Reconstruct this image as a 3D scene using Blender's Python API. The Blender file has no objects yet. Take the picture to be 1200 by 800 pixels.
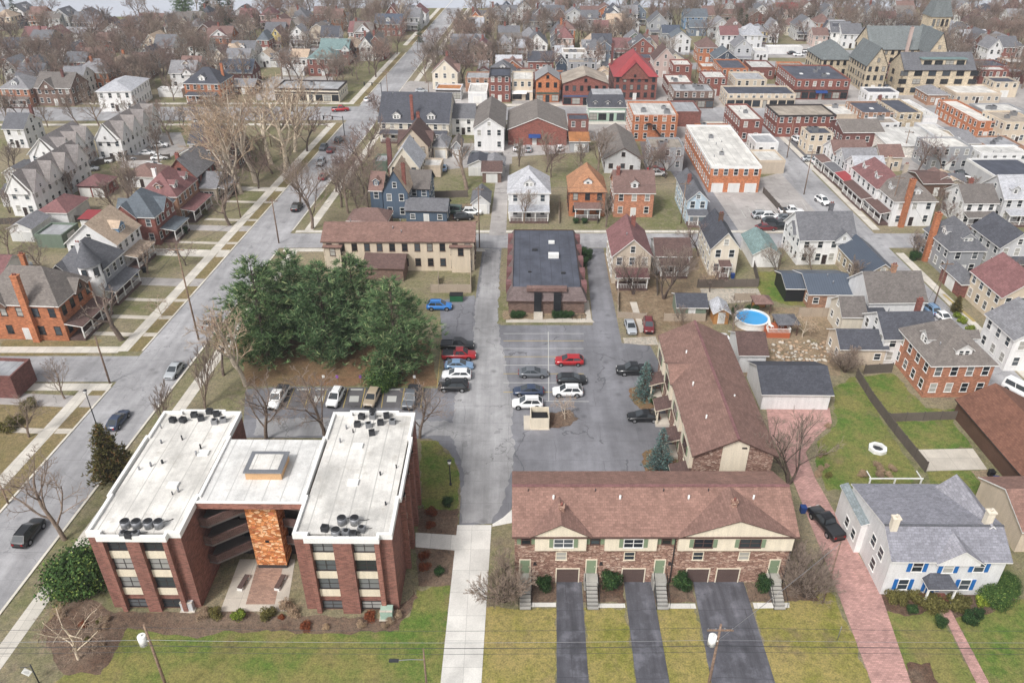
import bpy, math, random
from mathutils import Vector, Matrix
random.seed(7)
S = bpy.context.scene
C = S.collection
R = math.radians
# ---------------------------------------------------------------- camera
F, TH, H = 925.0, R(31.4), 70.0
SN, CS = math.sin(TH), math.cos(TH)
def W(px, py, z=0.0):
    """ground (or height z) point seen at a pixel of the 1200x800 photograph"""
    u, v = px - 600, py - 400
    k = (H - z) / (F*SN + v*CS)
    return Vector((k*u, k*(F*CS - v*SN), z))
def PX(p):
    x, y, z = p
    a, b = y, H - z
    dep = a*CS + b*SN
    return 600 + F*x/dep, 400 + F*(b*CS - a*SN)/dep
cam = bpy.data.cameras.new('camera'); co = bpy.data.objects.new('camera', cam); C.objects.link(co)
co.location = (0, 0, H); co.rotation_euler = (R(90) - TH, 0, 0)
cam.sensor_width = 36; cam.lens = 36*F/1200; cam.clip_start = 1; cam.clip_end = 5000
S.camera = co
# ---------------------------------------------------------------- materials
MT = {}
def lin(c):
    return tuple(((v/255/12.92) if v <= 10 else ((v/255+.055)/1.055)**2.4) for v in c) + (1,)
class NT:
    def __init__(s, m):
        m.use_nodes = True; s.t = m.node_tree; s.n = s.t.nodes; s.l = s.t.links
        s.b = s.n['Principled BSDF']
    def new(s, typ, **kw):
        n = s.n.new(typ)
        for k, v in kw.items():
            if k.startswith('i_'):
                n.inputs[k[2:].replace('_', ' ')].default_value = v
            else: setattr(n, k, v)
        return n
    def link(s, a, b): s.l.new(a, b)
    def noise(s, vec, scale, detail=3, rough=.6):
        n = s.new('ShaderNodeTexNoise'); n.inputs['Scale'].default_value = scale
        n.inputs['Detail'].default_value = detail; n.inputs['Roughness'].default_value = rough
        s.link(vec, n.inputs['Vector']); return n.outputs['Fac']
    def ramp(s, fac, stops):
        r = s.new('ShaderNodeValToRGB'); e = r.color_ramp.elements
        while len(e) < len(stops): e.new(.5)
        for q, (p, c) in zip(e, stops): q.position = p; q.color = c if len(c) == 4 else tuple(c)+(1,)
        s.link(fac, r.inputs['Fac']); return r.outputs['Color']
    def mix(s, fac, a, b, mode='MIX'):
        n = s.new('ShaderNodeMix', data_type='RGBA', blend_type=mode)
        for sock, v in ((n.inputs[0], fac), (n.inputs[6], a), (n.inputs[7], b)):
            if hasattr(v, 'is_output'): s.link(v, sock)
            else: sock.default_value = v
        return n.outputs[2]
    def math(s, op, a, b=0.0):
        n = s.new('ShaderNodeMath', operation=op)
        for sock, v in ((n.inputs[0], a), (n.inputs[1], b)):
            if hasattr(v, 'is_output'): s.link(v, sock)
            else: sock.default_value = v
        return n.outputs[0]
    def bump(s, h, strength=.4, dist=.05):
        b = s.new('ShaderNodeBump'); b.inputs['Strength'].default_value = strength; b.inputs['Distance'].default_value = dist
        s.link(h, b.inputs['Height']); s.link(b.outputs[0], s.b.inputs['Normal'])
def wv2(t, ob):
    n = t.new('ShaderNodeTexNoise'); n.inputs['Scale'].default_value = .3; n.inputs['Detail'].default_value = 3; t.link(ob, n.inputs['Vector'])
    s = t.new('ShaderNodeVectorMath', operation='SCALE'); s.inputs['Scale'].default_value = .9; t.link(n.outputs['Color'], s.inputs[0]); a = t.new('ShaderNodeVectorMath', operation='ADD'); t.link(ob, a.inputs[0]); t.link(s.outputs[0], a.inputs[1]); return a.outputs[0]
def gmul(c, k): return tuple(min(1, x*k) for x in c[:3]) + (1,)
def mat(name, kind, col, rough=.85, var=.25, metal=0.0, **kw):
    """procedural material; col is an sRGB 0-255 triple"""
    if name in MT: return MT[name]
    m = bpy.data.materials.new(name); t = NT(m); b = t.b
    c = lin(col); b.inputs['Roughness'].default_value = rough; b.inputs['Metallic'].default_value = metal
    b.inputs['Specular IOR Level'].default_value = kw.get('spec', .3)
    tc = t.new('ShaderNodeTexCoord'); uv, ob = tc.outputs['UV'], tc.outputs['Object']
    if kind in ('brick', 'shingle', 'siding', 'membrane', 'plain', 'stone', 'metalroof', 'wood'):
        oi = t.new('ShaderNodeObjectInfo').outputs['Random']
        big = t.noise(uv, .35, 4); fine = t.noise(uv, 7, 2)
        if kind == 'brick':
            br = t.new('ShaderNodeTexBrick'); br.inputs['Scale'].default_value = 1
            br.inputs['Brick Width'].default_value = .42; br.inputs['Row Height'].default_value = .14; br.inputs['Mortar Size'].default_value = .012
            br.inputs['Color1'].default_value = gmul(c, 1.25); br.inputs['Color2'].default_value = gmul(c, .62)
            br.inputs['Mortar'].default_value = gmul((c[0]*.6+.12, c[1]*.6+.12, c[2]*.6+.11), 1); t.link(uv, br.inputs['Vector'])
            base = br.outputs['Color']; t.bump(br.outputs['Fac'], -.3, .02)
        elif kind == 'stone':
            v = t.new('ShaderNodeTexVoronoi', feature='F1'); mp = t.new('ShaderNodeMapping'); mp.inputs['Scale'].default_value = kw.get('sc', (1.6, 3.6, 1))
            t.link(uv, mp.inputs['Vector']); t.link(mp.outputs[0], v.inputs['Vector']); v.inputs['Scale'].default_value = 1
            sep = t.new('ShaderNodeSeparateColor'); t.link(v.outputs['Color'], sep.inputs[0])
            base = t.ramp(sep.outputs[0], kw.get('stops', [(0, gmul(c, .55)), (.45, c), (.8, gmul(c, 1.3)), (1, gmul(c, 1.6))]))
            ed = t.new('ShaderNodeTexVoronoi', feature='DISTANCE_TO_EDGE'); t.link(mp.outputs[0], ed.inputs['Vector']); ed.inputs['Scale'].default_value = 1
            base = t.mix(t.math('LESS_THAN', ed.outputs[0], .05), base, gmul(c, .5)); t.bump(ed.outputs[0], .5, .04)
        elif kind == 'shingle':
            br = t.new('ShaderNodeTexBrick'); br.inputs['Scale'].default_value = 1
            br.inputs['Brick Width'].default_value = .5; br.inputs['Row Height'].default_value = .3; br.inputs['Mortar Size'].default_value = .02
            br.inputs['Color1'].default_value = gmul(c, 1.22); br.inputs['Color2'].default_value = gmul(c, .72); br.inputs['Mortar'].default_value = gmul(c, .6)
            t.link(uv, br.inputs['Vector']); base = br.outputs['Color']
            base = t.mix(.35, base, t.ramp(t.noise(uv, 3.5, 4, .7), [(.3, gmul(c, .6)), (.7, gmul(c, 1.3))]))
            t.bump(br.outputs['Fac'], -.35, .03)
        elif kind in ('siding', 'wood'):
            w = t.new('ShaderNodeTexWave', bands_direction='Y' if kind == 'siding' else 'X', wave_profile='SAW')
            w.inputs['Scale'].default_value = 1.7 if kind == 'siding' else 2.2
            t.link(uv, w.inputs['Vector']); base = t.mix(t.math('GREATER_THAN', w.outputs['Fac'], .88), c, gmul(c, .78 if kind == 'siding' else .5))
            t.bump(w.outputs['Fac'], .3, .03)
        elif kind == 'metalroof':
            w = t.new('ShaderNodeTexWave', bands_direction='X', wave_profile='SIN'); w.inputs['Scale'].default_value = .7
            t.link(uv, w.inputs['Vector']); base = t.mix(t.math('GREATER_THAN', w.outputs['Fac'], .93), c, gmul(c, .7)); t.bump(w.outputs['Fac'], .3, .04)
        elif kind == 'membrane':
            base = t.mix(t.ramp(t.noise(uv, .16, 7, .68), [(.4, (0, 0, 0)), (.6, (1, 1, 1))]), gmul(c, .72), gmul(c, 1.06))
            w = t.new('ShaderNodeTexWave', bands_direction='X', wave_profile='SIN'); w.inputs['Scale'].default_value = .16; w.inputs['Distortion'].default_value = .6; w.inputs['Detail Scale'].default_value = .3
            t.link(uv, w.inputs['Vector']); base = t.mix(t.math('GREATER_THAN', w.outputs['Fac'], .99), base, gmul(c, .66))
            st = t.noise(uv, .5, 5, .7); base = t.mix(t.ramp(st, [(.56, (0, 0, 0)), (.74, (.6, .6, .6))]), base, gmul((c[0], c[1]*.93, c[2]*.84), .5))
            t.bump(fine, .1, .02)
        else: base = c
        base = t.mix(.8, base, t.ramp(big, [(.3, (1-var,)*3), (.7, (1+var*.5,)*3)]), 'MULTIPLY')
        base = t.mix(.5, base, t.ramp(fine, [(.25, (.72,)*3), (.75, (1.2,)*3)]), 'MULTIPLY')
        if kw.get('streak', kind in ('shingle', 'membrane', 'brick', 'siding')):
            mp = t.new('ShaderNodeMapping'); mp.inputs['Scale'].default_value = (1.6, .12, 1); t.link(uv, mp.inputs['Vector'])
            base = t.mix(.55, base, t.ramp(t.noise(mp.outputs[0], 1, 4), [(.3, (.8,)*3), (.6, (1.07,)*3)]), 'MULTIPLY')
        base = t.mix(kw.get('rnd', .5), base, t.ramp(oi, [(0, (.72, .72, .74)), (1, (1.2, 1.16, 1.12))]), 'MULTIPLY')
        t.link(base, b.inputs['Base Color'])
    elif kind == 'asphalt':
        big = t.noise(ob, .07, 5, .6); mid = t.noise(ob, .6, 4, .6); fine = t.noise(ob, 9, 2)
        base = t.ramp(big, [(.3, gmul(c, .72)), (.5, c), (.7, gmul(c, 1.3))])
        if 'light' in kw: base = t.mix(t.ramp(t.noise(ob, .5, 4, .6), [(.5, (0, 0, 0)), (.64, (kw['light'],)*3)]), base, gmul(c, 2.4))
        base = t.mix(.7, base, t.ramp(mid, [(.3, (.82,)*3), (.7, (1.16,)*3)]), 'MULTIPLY')
        base = t.mix(.6, base, t.ramp(fine, [(.2, (.75,)*3), (.8, (1.22,)*3)]), 'MULTIPLY')
        pv = t.new('ShaderNodeTexVoronoi', feature='F1', distance='CHEBYCHEV'); pv.inputs['Scale'].default_value = .085; t.link(ob, pv.inputs['Vector']); ps = t.new('ShaderNodeSeparateColor'); t.link(pv.outputs['Color'], ps.inputs[0])
        base = t.mix(t.math('MULTIPLY', t.math('GREATER_THAN', ps.outputs[0], .72), kw.get('patch', .35)), base, gmul(c, .62))
        st = t.noise(ob, .35, 3); base = t.mix(t.math('MULTIPLY', t.math('GREATER_THAN', st, .69), .4), base, gmul(c, .45))
        # tyre-worn streaks along the drive, patches, cracks
        mp = t.new('ShaderNodeMapping'); mp.inputs['Scale'].default_value = kw.get('streakdir', (.55, .03, 1)); t.link(ob, mp.inputs['Vector'])
        base = t.mix(kw.get('wear', .55), base, t.ramp(t.noise(mp.outputs[0], 1, 4), [(.35, (.78,)*3), (.65, (1.25,)*3)]), 'MULTIPLY')
        wv = t.new('ShaderNodeVectorMath', operation='ADD'); nz = t.new('ShaderNodeTexNoise'); nz.inputs['Scale'].default_value = .5; nz.inputs['Detail'].default_value = 4; t.link(ob, nz.inputs['Vector'])
        sc = t.new('ShaderNodeVectorMath', operation='SCALE'); t.link(nz.outputs['Color'], sc.inputs[0]); sc.inputs['Scale'].default_value = 3.0
        t.link(ob, wv.inputs[0]); t.link(sc.outputs[0], wv.inputs[1])
        v = t.new('ShaderNodeTexVoronoi', feature='DISTANCE_TO_EDGE'); v.inputs['Scale'].default_value = kw.get('crk', .13); t.link(wv.outputs[0], v.inputs['Vector'])
        base = t.mix(t.math('MULTIPLY', t.math('MULTIPLY', t.math('LESS_THAN', v.outputs[0], .0065), t.math('GREATER_THAN', t.noise(ob, .11, 2), .49)), kw.get('crack', .6)), base, gmul(c, .38))
        sm = t.new('ShaderNodeTexBrick'); sm.inputs['Scale'].default_value = 1; sm.inputs['Brick Width'].default_value = 13; sm.inputs['Row Height'].default_value = 4.2; sm.inputs['Mortar Size'].default_value = .035; t.link(wv2(t, ob), sm.inputs['Vector'])
        base = t.mix(t.math('MULTIPLY', sm.outputs['Fac'], kw.get('seam', .5)), base, gmul(c, .45))
        sp = t.new('ShaderNodeTexVoronoi', feature='F1'); sp.inputs['Scale'].default_value = .33; t.link(ob, sp.inputs['Vector']); so_ = t.new('ShaderNodeSeparateColor'); t.link(sp.outputs['Color'], so_.inputs[0])
        base = t.mix(t.math('MULTIPLY', t.ramp(sp.outputs['Distance'], [(.06, (.6,)*3), (.22, (0, 0, 0))]), t.math('GREATER_THAN', so_.outputs[1], .6)), base, gmul(c, .42))
        t.link(base, b.inputs['Base Color']); t.bump(fine, .25, .02)
    elif kind == 'concrete':
        big = t.noise(ob, .3, 5); fine = t.noise(ob, 8, 2)
        br = t.new('ShaderNodeTexBrick', offset=0.0); br.inputs['Scale'].default_value = 1; br.inputs['Mortar Size'].default_value = .018
        j = kw.get('joint', (1.6, 1.6)); br.inputs['Brick Width'].default_value, br.inputs['Row Height'].default_value = j
        br.inputs['Color1'].default_value = gmul(c, 1.06); br.inputs['Color2'].default_value = gmul(c, .9); br.inputs['Mortar'].default_value = gmul(c, .55); t.link(ob, br.inputs['Vector'])
        base = t.mix(.8, br.outputs['Color'], t.ramp(big, [(.3, (.76,)*3), (.7, (1.12,)*3)]), 'MULTIPLY')
        base = t.mix(.6, base, t.ramp(fine, [(.25, (.82,)*3), (.75, (1.15,)*3)]), 'MULTIPLY')
        t.link(base, b.inputs['Base Color']); t.bump(fine, .15, .02)
    elif kind == 'pavers':
        br = t.new('ShaderNodeTexBrick'); br.inputs['Scale'].default_value = 1; br.inputs['Mortar Size'].default_value = .014
        br.inputs['Brick Width'].default_value = .4; br.inputs['Row Height'].default_value = .2
        br.inputs['Color1'].default_value = gmul(c, 1.15); br.inputs['Color2'].default_value = gmul(c, .78); br.inputs['Mortar'].default_value = gmul(c, .6); t.link(ob, br.inputs['Vector'])
        base = t.mix(.8, br.outputs['Color'], t.ramp(t.noise(ob, .5, 5), [(.3, (.7, .72, .74)), (.7, (1.15,)*3)]), 'MULTIPLY')
        t.link(base, b.inputs['Base Color'])
    elif kind in ('grass', 'soil'):
        c2 = lin(kw.get('c2', (150, 128, 95))); c3 = lin(kw.get('c3', (95, 78, 62)))
        big = t.noise(ob, kw.get('s1', .06), 6, .6); mid = t.noise(ob, .55, 5, .65); fine = t.noise(ob, 5.5, 4, .75)
        base = t.mix(t.ramp(big, kw.get('r1', [(.4, (0, 0, 0)), (.6, (1, 1, 1))])), c, c2)
        base = t.mix(t.ramp(mid, [(.45, (0, 0, 0)), (.68, (.85,)*3)]), base, c2)
        base = t.mix(t.ramp(t.noise(ob, .23, 5, .7), [(.55, (0, 0, 0)), (.72, (.8,)*3)]), base, c3)
        base = t.mix(.9, base, t.ramp(fine, [(.28, (.42, .45, .4)), (.5, (1,)*3), (.74, (1.55, 1.5, 1.35))]), 'MULTIPLY')
        base = t.mix(.8, base, t.ramp(t.noise(ob, 1.7, 4, .7), [(.32, (.6, .64, .6)), (.5, (1,)*3), (.7, (1.35, 1.28, 1.15))]), 'MULTIPLY')
        t.link(base, b.inputs['Base Color']); t.bump(fine, .8, .12); b.inputs['Specular IOR Level'].default_value = .05
    elif kind == 'leaf':
        oi = t.new('ShaderNodeObjectInfo').outputs['Random']
        g = t.new('ShaderNodeNewGeometry').outputs['Random Per Island']
        big = t.noise(ob, .7, 3)
        base = t.ramp(g, [(0, gmul(c, .55)), (.5, c), (.85, gmul(c, 1.35)), (1, lin(kw['tip']) if 'tip' in kw else gmul(c, 1.6))])
        base = t.mix(.8, base, t.ramp(big, [(.35, (.65,)*3), (.65, (1.25, 1.25, 1.1))]), 'MULTIPLY')
        base = t.mix(.6, base, t.ramp(oi, [(0, (.78, .8, .84)), (1, (1.22, 1.16, 1.08))]), 'MULTIPLY')
        t.link(base, b.inputs['Base Color']); b.inputs['Specular IOR Level'].default_value = .15
    elif kind == 'bark':
        oi = t.new('ShaderNodeObjectInfo').outputs['Random']
        base = t.mix(.8, t.ramp(t.noise(ob, 2.5, 4, .7), [(.3, gmul(c, .55)), (.7, gmul(c, 1.35))]), t.ramp(oi, [(0, (.75, .72, .72)), (.5, (1, .97, .95)), (1, (1.25, 1.2, 1.12))]), 'MULTIPLY')
        t.link(base, b.inputs['Base Color'])
    elif kind == 'glass':
        oi = t.new('ShaderNodeObjectInfo').outputs['Random']
        stops = kw.get('stops', [(0, (.012, .014, .018, 1)), (.45, (.02, .026, .032, 1)), (.6, (.05, .065, .08, 1)), (.78, (.09, .1, .11, 1)), (.86, (.34, .33, .3, 1)), (1, (.4, .39, .36, 1))])
        t.link(t.ramp(oi, stops), b.inputs['Base Color']); b.inputs['Roughness'].default_value = .08; b.inputs['Specular IOR Level'].default_value = .5
    elif kind == 'paint':
        b.inputs['Base Color'].default_value = c; b.inputs['Coat Weight'].default_value = .6; b.inputs['Coat Roughness'].default_value = .06
        base = t.mix(.35, c, t.ramp(t.noise(ob, 1.6, 4), [(.3, (.8,)*3), (.7, (1.1,)*3)]), 'MULTIPLY'); t.link(base, b.inputs['Base Color'])
    elif kind == 'water':
        n = t.noise(ob, kw.get('wsc', 1.5), 4); t.bump(n, .25, .1); b.inputs['Base Color'].default_value = c
        b.inputs['Roughness'].default_value = .12; b.inputs['Specular IOR Level'].default_value = .5
    MT[name] = m; return m
# walls
WALLS = dict(white=(232, 232, 232), cream=(228, 219, 202), tan=(204, 190, 172), beige=(212, 198, 178), grayw=(205, 206, 208), gray=(160, 162, 166), bluegray=(120, 132, 146),
    navy=(70, 82, 98), blue=(120, 150, 180), yellow=(222, 200, 130), mint=(170, 196, 180), redpaint=(130, 58, 52), brown=(112, 88, 76), pinkw=(205, 184, 176), dark=(70, 66, 66), iceblue=(196, 214, 226), greenw=(120, 134, 120), slateblue=(88, 104, 122))
BRICKS = dict(brick=(134, 84, 76), brickred=(142, 84, 74), orange=(188, 118, 80), brownbrick=(122, 98, 88), maroon=(116, 72, 68), tanbrick=(168, 128, 104))
ROOFS = dict(rbrown=(128, 104, 98), rtown=(142, 112, 102), rgray=(138, 138, 142), rlight=(184, 186, 192), rchar=(84, 86, 94), rnavy=(82, 90, 104), rslate=(110, 111, 116), rtan=(190, 170, 150), rgreen=(124, 146, 146),
    rmaroon=(132, 96, 96), rdkbrown=(104, 84, 80), rgb=(122, 116, 112))
for k, v in WALLS.items(): mat(k, 'siding', v, .75, .12)
for k, v in BRICKS.items(): mat(k, 'brick', v, .9, .22)
for k, v in ROOFS.items(): mat(k, 'shingle', v, .9, .2)
mat('rred', 'metalroof', (150, 64, 68), .5, .15); mat('rbluemetal', 'metalroof', (84, 93, 106), .45, .12); mat('rgraymetal', 'metalroof', (150, 150, 152), .5, .2)
mat('rwhite', 'membrane', (220, 218, 213), .75, .2); mat('rflat', 'membrane', (88, 92, 104), .85, .25); mat('rflatgray', 'membrane', (170, 172, 176), .8, .2); mat('rgravel', 'membrane', (172, 162, 150), .95, .25); mat('rorange', 'membrane', (190, 130, 84), .8, .2)
mat('stone', 'stone', (204, 188, 162), .9, .15, sc=(1.4, 3, 1), stops=[(0, lin((182, 164, 138))), (.5, lin((204, 188, 162))), (1, lin((222, 208, 186)))]); mat('fieldstone', 'stone', (214, 146, 92), .85, .12, sc=(2.1, 4.2, 1), stops=[(0, lin((150, 84, 52))), (.35, lin((214, 138, 84))), (.6, lin((236, 170, 116))), (.85, lin((240, 206, 168))), (1, lin((196, 108, 76)))])
mat('townbrick', 'stone', (150, 112, 98), .9, .2, sc=(2.4, 6.5, 1), stops=[(0, lin((126, 96, 86))), (.4, lin((158, 126, 112))), (.75, lin((182, 152, 136))), (1, lin((208, 186, 170)))])
mat('trimw', 'plain', (232, 231, 228), .6, .08, rnd=.15); mat('trimdark', 'plain', (62, 56, 56), .6, .1); mat('trimbrown', 'plain', (92, 70, 64), .7, .1); mat('creampanel', 'siding', (232, 221, 200), .7, .08, rnd=.1)
mat('metalgray', 'plain', (150, 152, 156), .4, .15, .5); mat('metaldark', 'plain', (66, 68, 72), .5, .15, .3); mat('blackplastic', 'plain', (34, 34, 36), .6, .1)
mat('shutblue', 'plain', (38, 104, 172), .5, .08, rnd=.1); mat('shutgreen', 'plain', (128, 144, 118), .6, .08, rnd=.1); mat('garagebrown', 'siding', (96, 80, 76), .6, .1, rnd=.1); mat('doorwhite', 'siding', (224, 224, 222), .6, .06)
mat('doordark', 'plain', (58, 48, 46), .5, .1); mat('woodpole', 'bark', (132, 112, 98)); mat('fencewood', 'wood', (104, 96, 90), .9, .25); mat('fencelight', 'wood', (176, 162, 146), .9, .2); mat('cedar', 'wood', (190, 138, 84), .85, .2); mat('deckorange', 'wood', (196, 108, 74), .85, .15)
mat('glass', 'glass', (0, 0, 0)); mat('blindglass', 'glass', (0, 0, 0), stops=[(0, (.03, .035, .04, 1)), (.35, (.06, .07, .08, 1)), (.6, (.16, .17, .18, 1)), (.8, (.3, .3, .29, 1)), (1, (.4, .39, .37, 1))]); mat('carglass', 'glass', (0, 0, 0), stops=[(0, (.02, .024, .028, 1)), (1, (.07, .08, .09, 1))])  # car glass tint lifted towards blue to carry sky reflection in its colour
mat('tyre', 'plain', (30, 30, 31), .9); mat('rim', 'plain', (170, 172, 175), .3, .1, .7); mat('lampw', 'plain', (235, 235, 232), .3, rnd=.05); mat('lampr', 'plain', (150, 22, 24), .3, rnd=.05)
# ---------------------------------------------------------------- mesh builder
class MB:
    def __init__(s): s.v = []; s.f = []; s.m = []; s.sm = []
    def face(s, pts, m=0, smooth=False):
        i = len(s.v); s.v.extend([tuple(p) for p in pts]); s.f.append(tuple(range(i, i+len(pts)))); s.m.append(m); s.sm.append(smooth)
    def box(s, x0, x1, y0, y1, z0, z1, m=0, skip=''):
        p = lambda a, b, c: (a, b, c)
        if 'b' not in skip: s.face([p(x0, y0, z0), p(x0, y1, z0), p(x1, y1, z0), p(x1, y0, z0)], m)
        if 't' not in skip: s.face([p(x0, y0, z1), p(x1, y0, z1), p(x1, y1, z1), p(x0, y1, z1)], m)
        s.face([p(x0, y0, z0), p(x1, y0, z0), p(x1, y0, z1), p(x0, y0, z1)], m); s.face([p(x1, y1, z0), p(x0, y1, z0), p(x0, y1, z1), p(x1, y1, z1)], m)
        s.face([p(x0, y1, z0), p(x0, y0, z0), p(x0, y0, z1), p(x0, y1, z1)], m); s.face([p(x1, y0, z0), p(x1, y1, z0), p(x1, y1, z1), p(x1, y0, z1)], m)
        return s
    def extrude(s, poly, vec, m=0, ms=None):
        """solid from a planar polygon swept along vec (poly counter-clockwise seen from the tip of -vec side is not required)"""
        a = [Vector(p) for p in poly]; v = Vector(vec); b = [p + v for p in a]; n = Vector((0, 0, 0))
        for i in range(len(a)): n += a[i].cross(a[(i+1) % len(a)])
        if n.dot(v) > 0: a, b = a[::-1], b[::-1]
        s.face(a, m); s.face(b[::-1], m)
        for i in range(len(a)):
            j = (i+1) % len(a); s.face([a[j], a[i], b[i], b[j]], m if ms is None else ms)
        return s
    def slab(s, faces, th, m=0, me=1):
        """thick roof skin from upward faces: top, lowered bottom, and fascia along open edges"""
        key = lambda p: (round(p[0], 3), round(p[1], 3), round(p[2], 3))
        cnt = {}
        def up(f):
            n = Vector((0, 0, 0))
            for i in range(len(f)): n += Vector(f[i]).cross(Vector(f[(i+1) % len(f)]))
            return list(f) if n.z > 0 else list(f)[::-1]
        faces = [up(f) for f in faces]
        for f in faces:
            for i in range(len(f)): cnt[frozenset((key(f[i]), key(f[(i+1) % len(f)])))] = cnt.get(frozenset((key(f[i]), key(f[(i+1) % len(f)]))), 0)+1
        for f in faces:
            s.face(f, m); s.face([(p[0], p[1], p[2]-th) for p in f][::-1], me)
            for i in range(len(f)):
                p, q = f[i], f[(i+1) % len(f)]
                if cnt[frozenset((key(p), key(q)))] == 1: s.face([(p[0], p[1], p[2]-th), (q[0], q[1], q[2]-th), q, p], me)
        return s
    def tube(s, pts, rad, n=6, m=0, cap=False):
        pts = [Vector(p) for p in pts]; rings = []
        for i, p in enumerate(pts):
            d = (pts[min(i+1, len(pts)-1)] - pts[max(i-1, 0)]); d = d.normalized() if d.length > 1e-9 else Vector((0, 0, 1))
            a = d.cross(Vector((0, 0, 1)) if abs(d.z) < .9 else Vector((1, 0, 0))).normalized(); b = d.cross(a)
            r = rad[i] if isinstance(rad, (list, tuple)) else rad
            i0 = len(s.v)
            for k in range(n):
                t = 2*math.pi*k/n; q = p + (a*math.cos(t) + b*math.sin(t))*r; s.v.append((q.x, q.y, q.z))
            rings.append(i0)
        for r0, r1 in zip(rings, rings[1:]):
            for k in range(n):
                s.f.append((r0+k, r1+k, r1+(k+1) % n, r0+(k+1) % n)); s.m.append(m); s.sm.append(True)
        if cap:
            s.f.append(tuple(rings[-1]+k for k in range(n))[::-1]); s.m.append(m); s.sm.append(False)
            s.f.append(tuple(rings[0]+k for k in range(n))); s.m.append(m); s.sm.append(False)
        return s
    def cyl(s, x, y, z0, z1, r, n=12, m=0, r2=None):
        return s.tube([(x, y, z1), (x, y, z0)], [r if r2 is None else r2, r], n, m, True)
    def mesh(s, name, mats, uv=True):
        me = bpy.data.meshes.new(name); me.from_pydata(s.v, [], s.f)
        for q in mats: me.materials.append(MT[q] if isinstance(q, str) else q)
        me.polygons.foreach_set('material_index', s.m); me.polygons.foreach_set('use_smooth', s.sm)
        if uv:
            l = me.uv_layers.new(name='uv').data; co = [0.0]*(2*len(me.loops)); vs = me.vertices; lp = me.loops
            for p in me.polygons:
                n = p.normal
                if abs(n.z) > .96: ua, va = (1, 0, 0), (0, 1, 0)
                else:
                    k = math.hypot(n.x, n.y) or 1; ua = (-n.y/k, n.x/k, 0); va = (-n.z*n.x/k, -n.z*n.y/k, k)
                for li in p.loop_indices:
                    q = vs[lp[li].vertex_index].co
                    co[2*li] = q.x*ua[0]+q.y*ua[1]; co[2*li+1] = q.x*va[0]+q.y*va[1]+q.z*va[2]
            l.foreach_set('uv', co)
        me.update(); return me
    def build(s, name, mats, parent=None, uv=True, loc=None, rz=0):
        return put(name, s.mesh(name, mats if isinstance(mats, (list, tuple)) else [mats], uv), parent, loc, rz)
def put(name, me, parent=None, loc=None, rz=0, sc=None):
    o = bpy.data.objects.new(name, me); C.objects.link(o)
    if parent is not None: o.parent = parent
    if loc is not None: o.location = loc
    if rz: o.rotation_euler = (0, 0, rz)
    if sc is not None: o.scale = sc
    return o
THINGS = []
def tag(o, label, cat, group=None):
    o['label'] = label; o['category'] = cat
    if group: o['group'] = group
    THINGS.append(o); return o
def thing(name, label, cat, loc=(0, 0, 0), rz=0, group=None):
    return tag(put(name, None, None, loc, rz), label, cat, group)
def copy_tree(o, parent=None):
    c = o.copy(); C.objects.link(c); c.parent = parent
    for ch in list(o.children): copy_tree(ch, c)
    return c
def struct(o, kind='structure'): o['kind'] = kind; return o
LV = {}
def ground(name, pts, m, z, px=True):
    """flat sheet laid over the ground, outline given in ground pixels (or metres)"""
    if px:   # what leaves the photo at the bottom runs on to the front street
        n = len(pts); ext = []
        for i, p in enumerate(pts):
            if p[1] == 802:
                q = next((pts[(i+s) % n] for s in (1, -1) if pts[(i+s) % n][1] < 802), p); k = (858-802)/max(40, 802-q[1]); p = (p[0]+(p[0]-q[0])*min(k, .6), 858)
            ext.append(p)
        pts = ext
    P = [W(*p) for p in pts] if px else [Vector((p[0], p[1], 0)) for p in pts]
    if px and name in ('mulch_bed', 'lawn', 'worn_lane', 'leaf_litter', 'yard', 'dirt_path', 'pine_needle_bed', 'island_bed', 'rock_garden', 'planting_bed'):   # ragged natural edges
        g = random.Random(len(pts)*31+int(P[0].x*7)); Q = []
        for a, c in zip(P, P[1:]+P[:1]):
            L = (c-a).length; k = max(1, min(60, int(L/.5))); n = Vector((-(c-a).y, (c-a).x, 0))/max(L, .01); o = 0
            for i in range(k): o = o*.6+g.gauss(0, .13); Q.append(a.lerp(c, i/k)+n*(o if i else 0))
        P = Q
    ar = sum(P[i].x*P[(i+1) % len(P)].y - P[(i+1) % len(P)].x*P[i].y for i in range(len(P)))
    if ar < 0: P.reverse()
    k = LV.get(z, 0); LV[z] = k+1
    z += k*.0006
    b = MB(); b.face([(p.x, p.y, z) for p in P])
    return struct(b.build(name, m, None, False))
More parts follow.
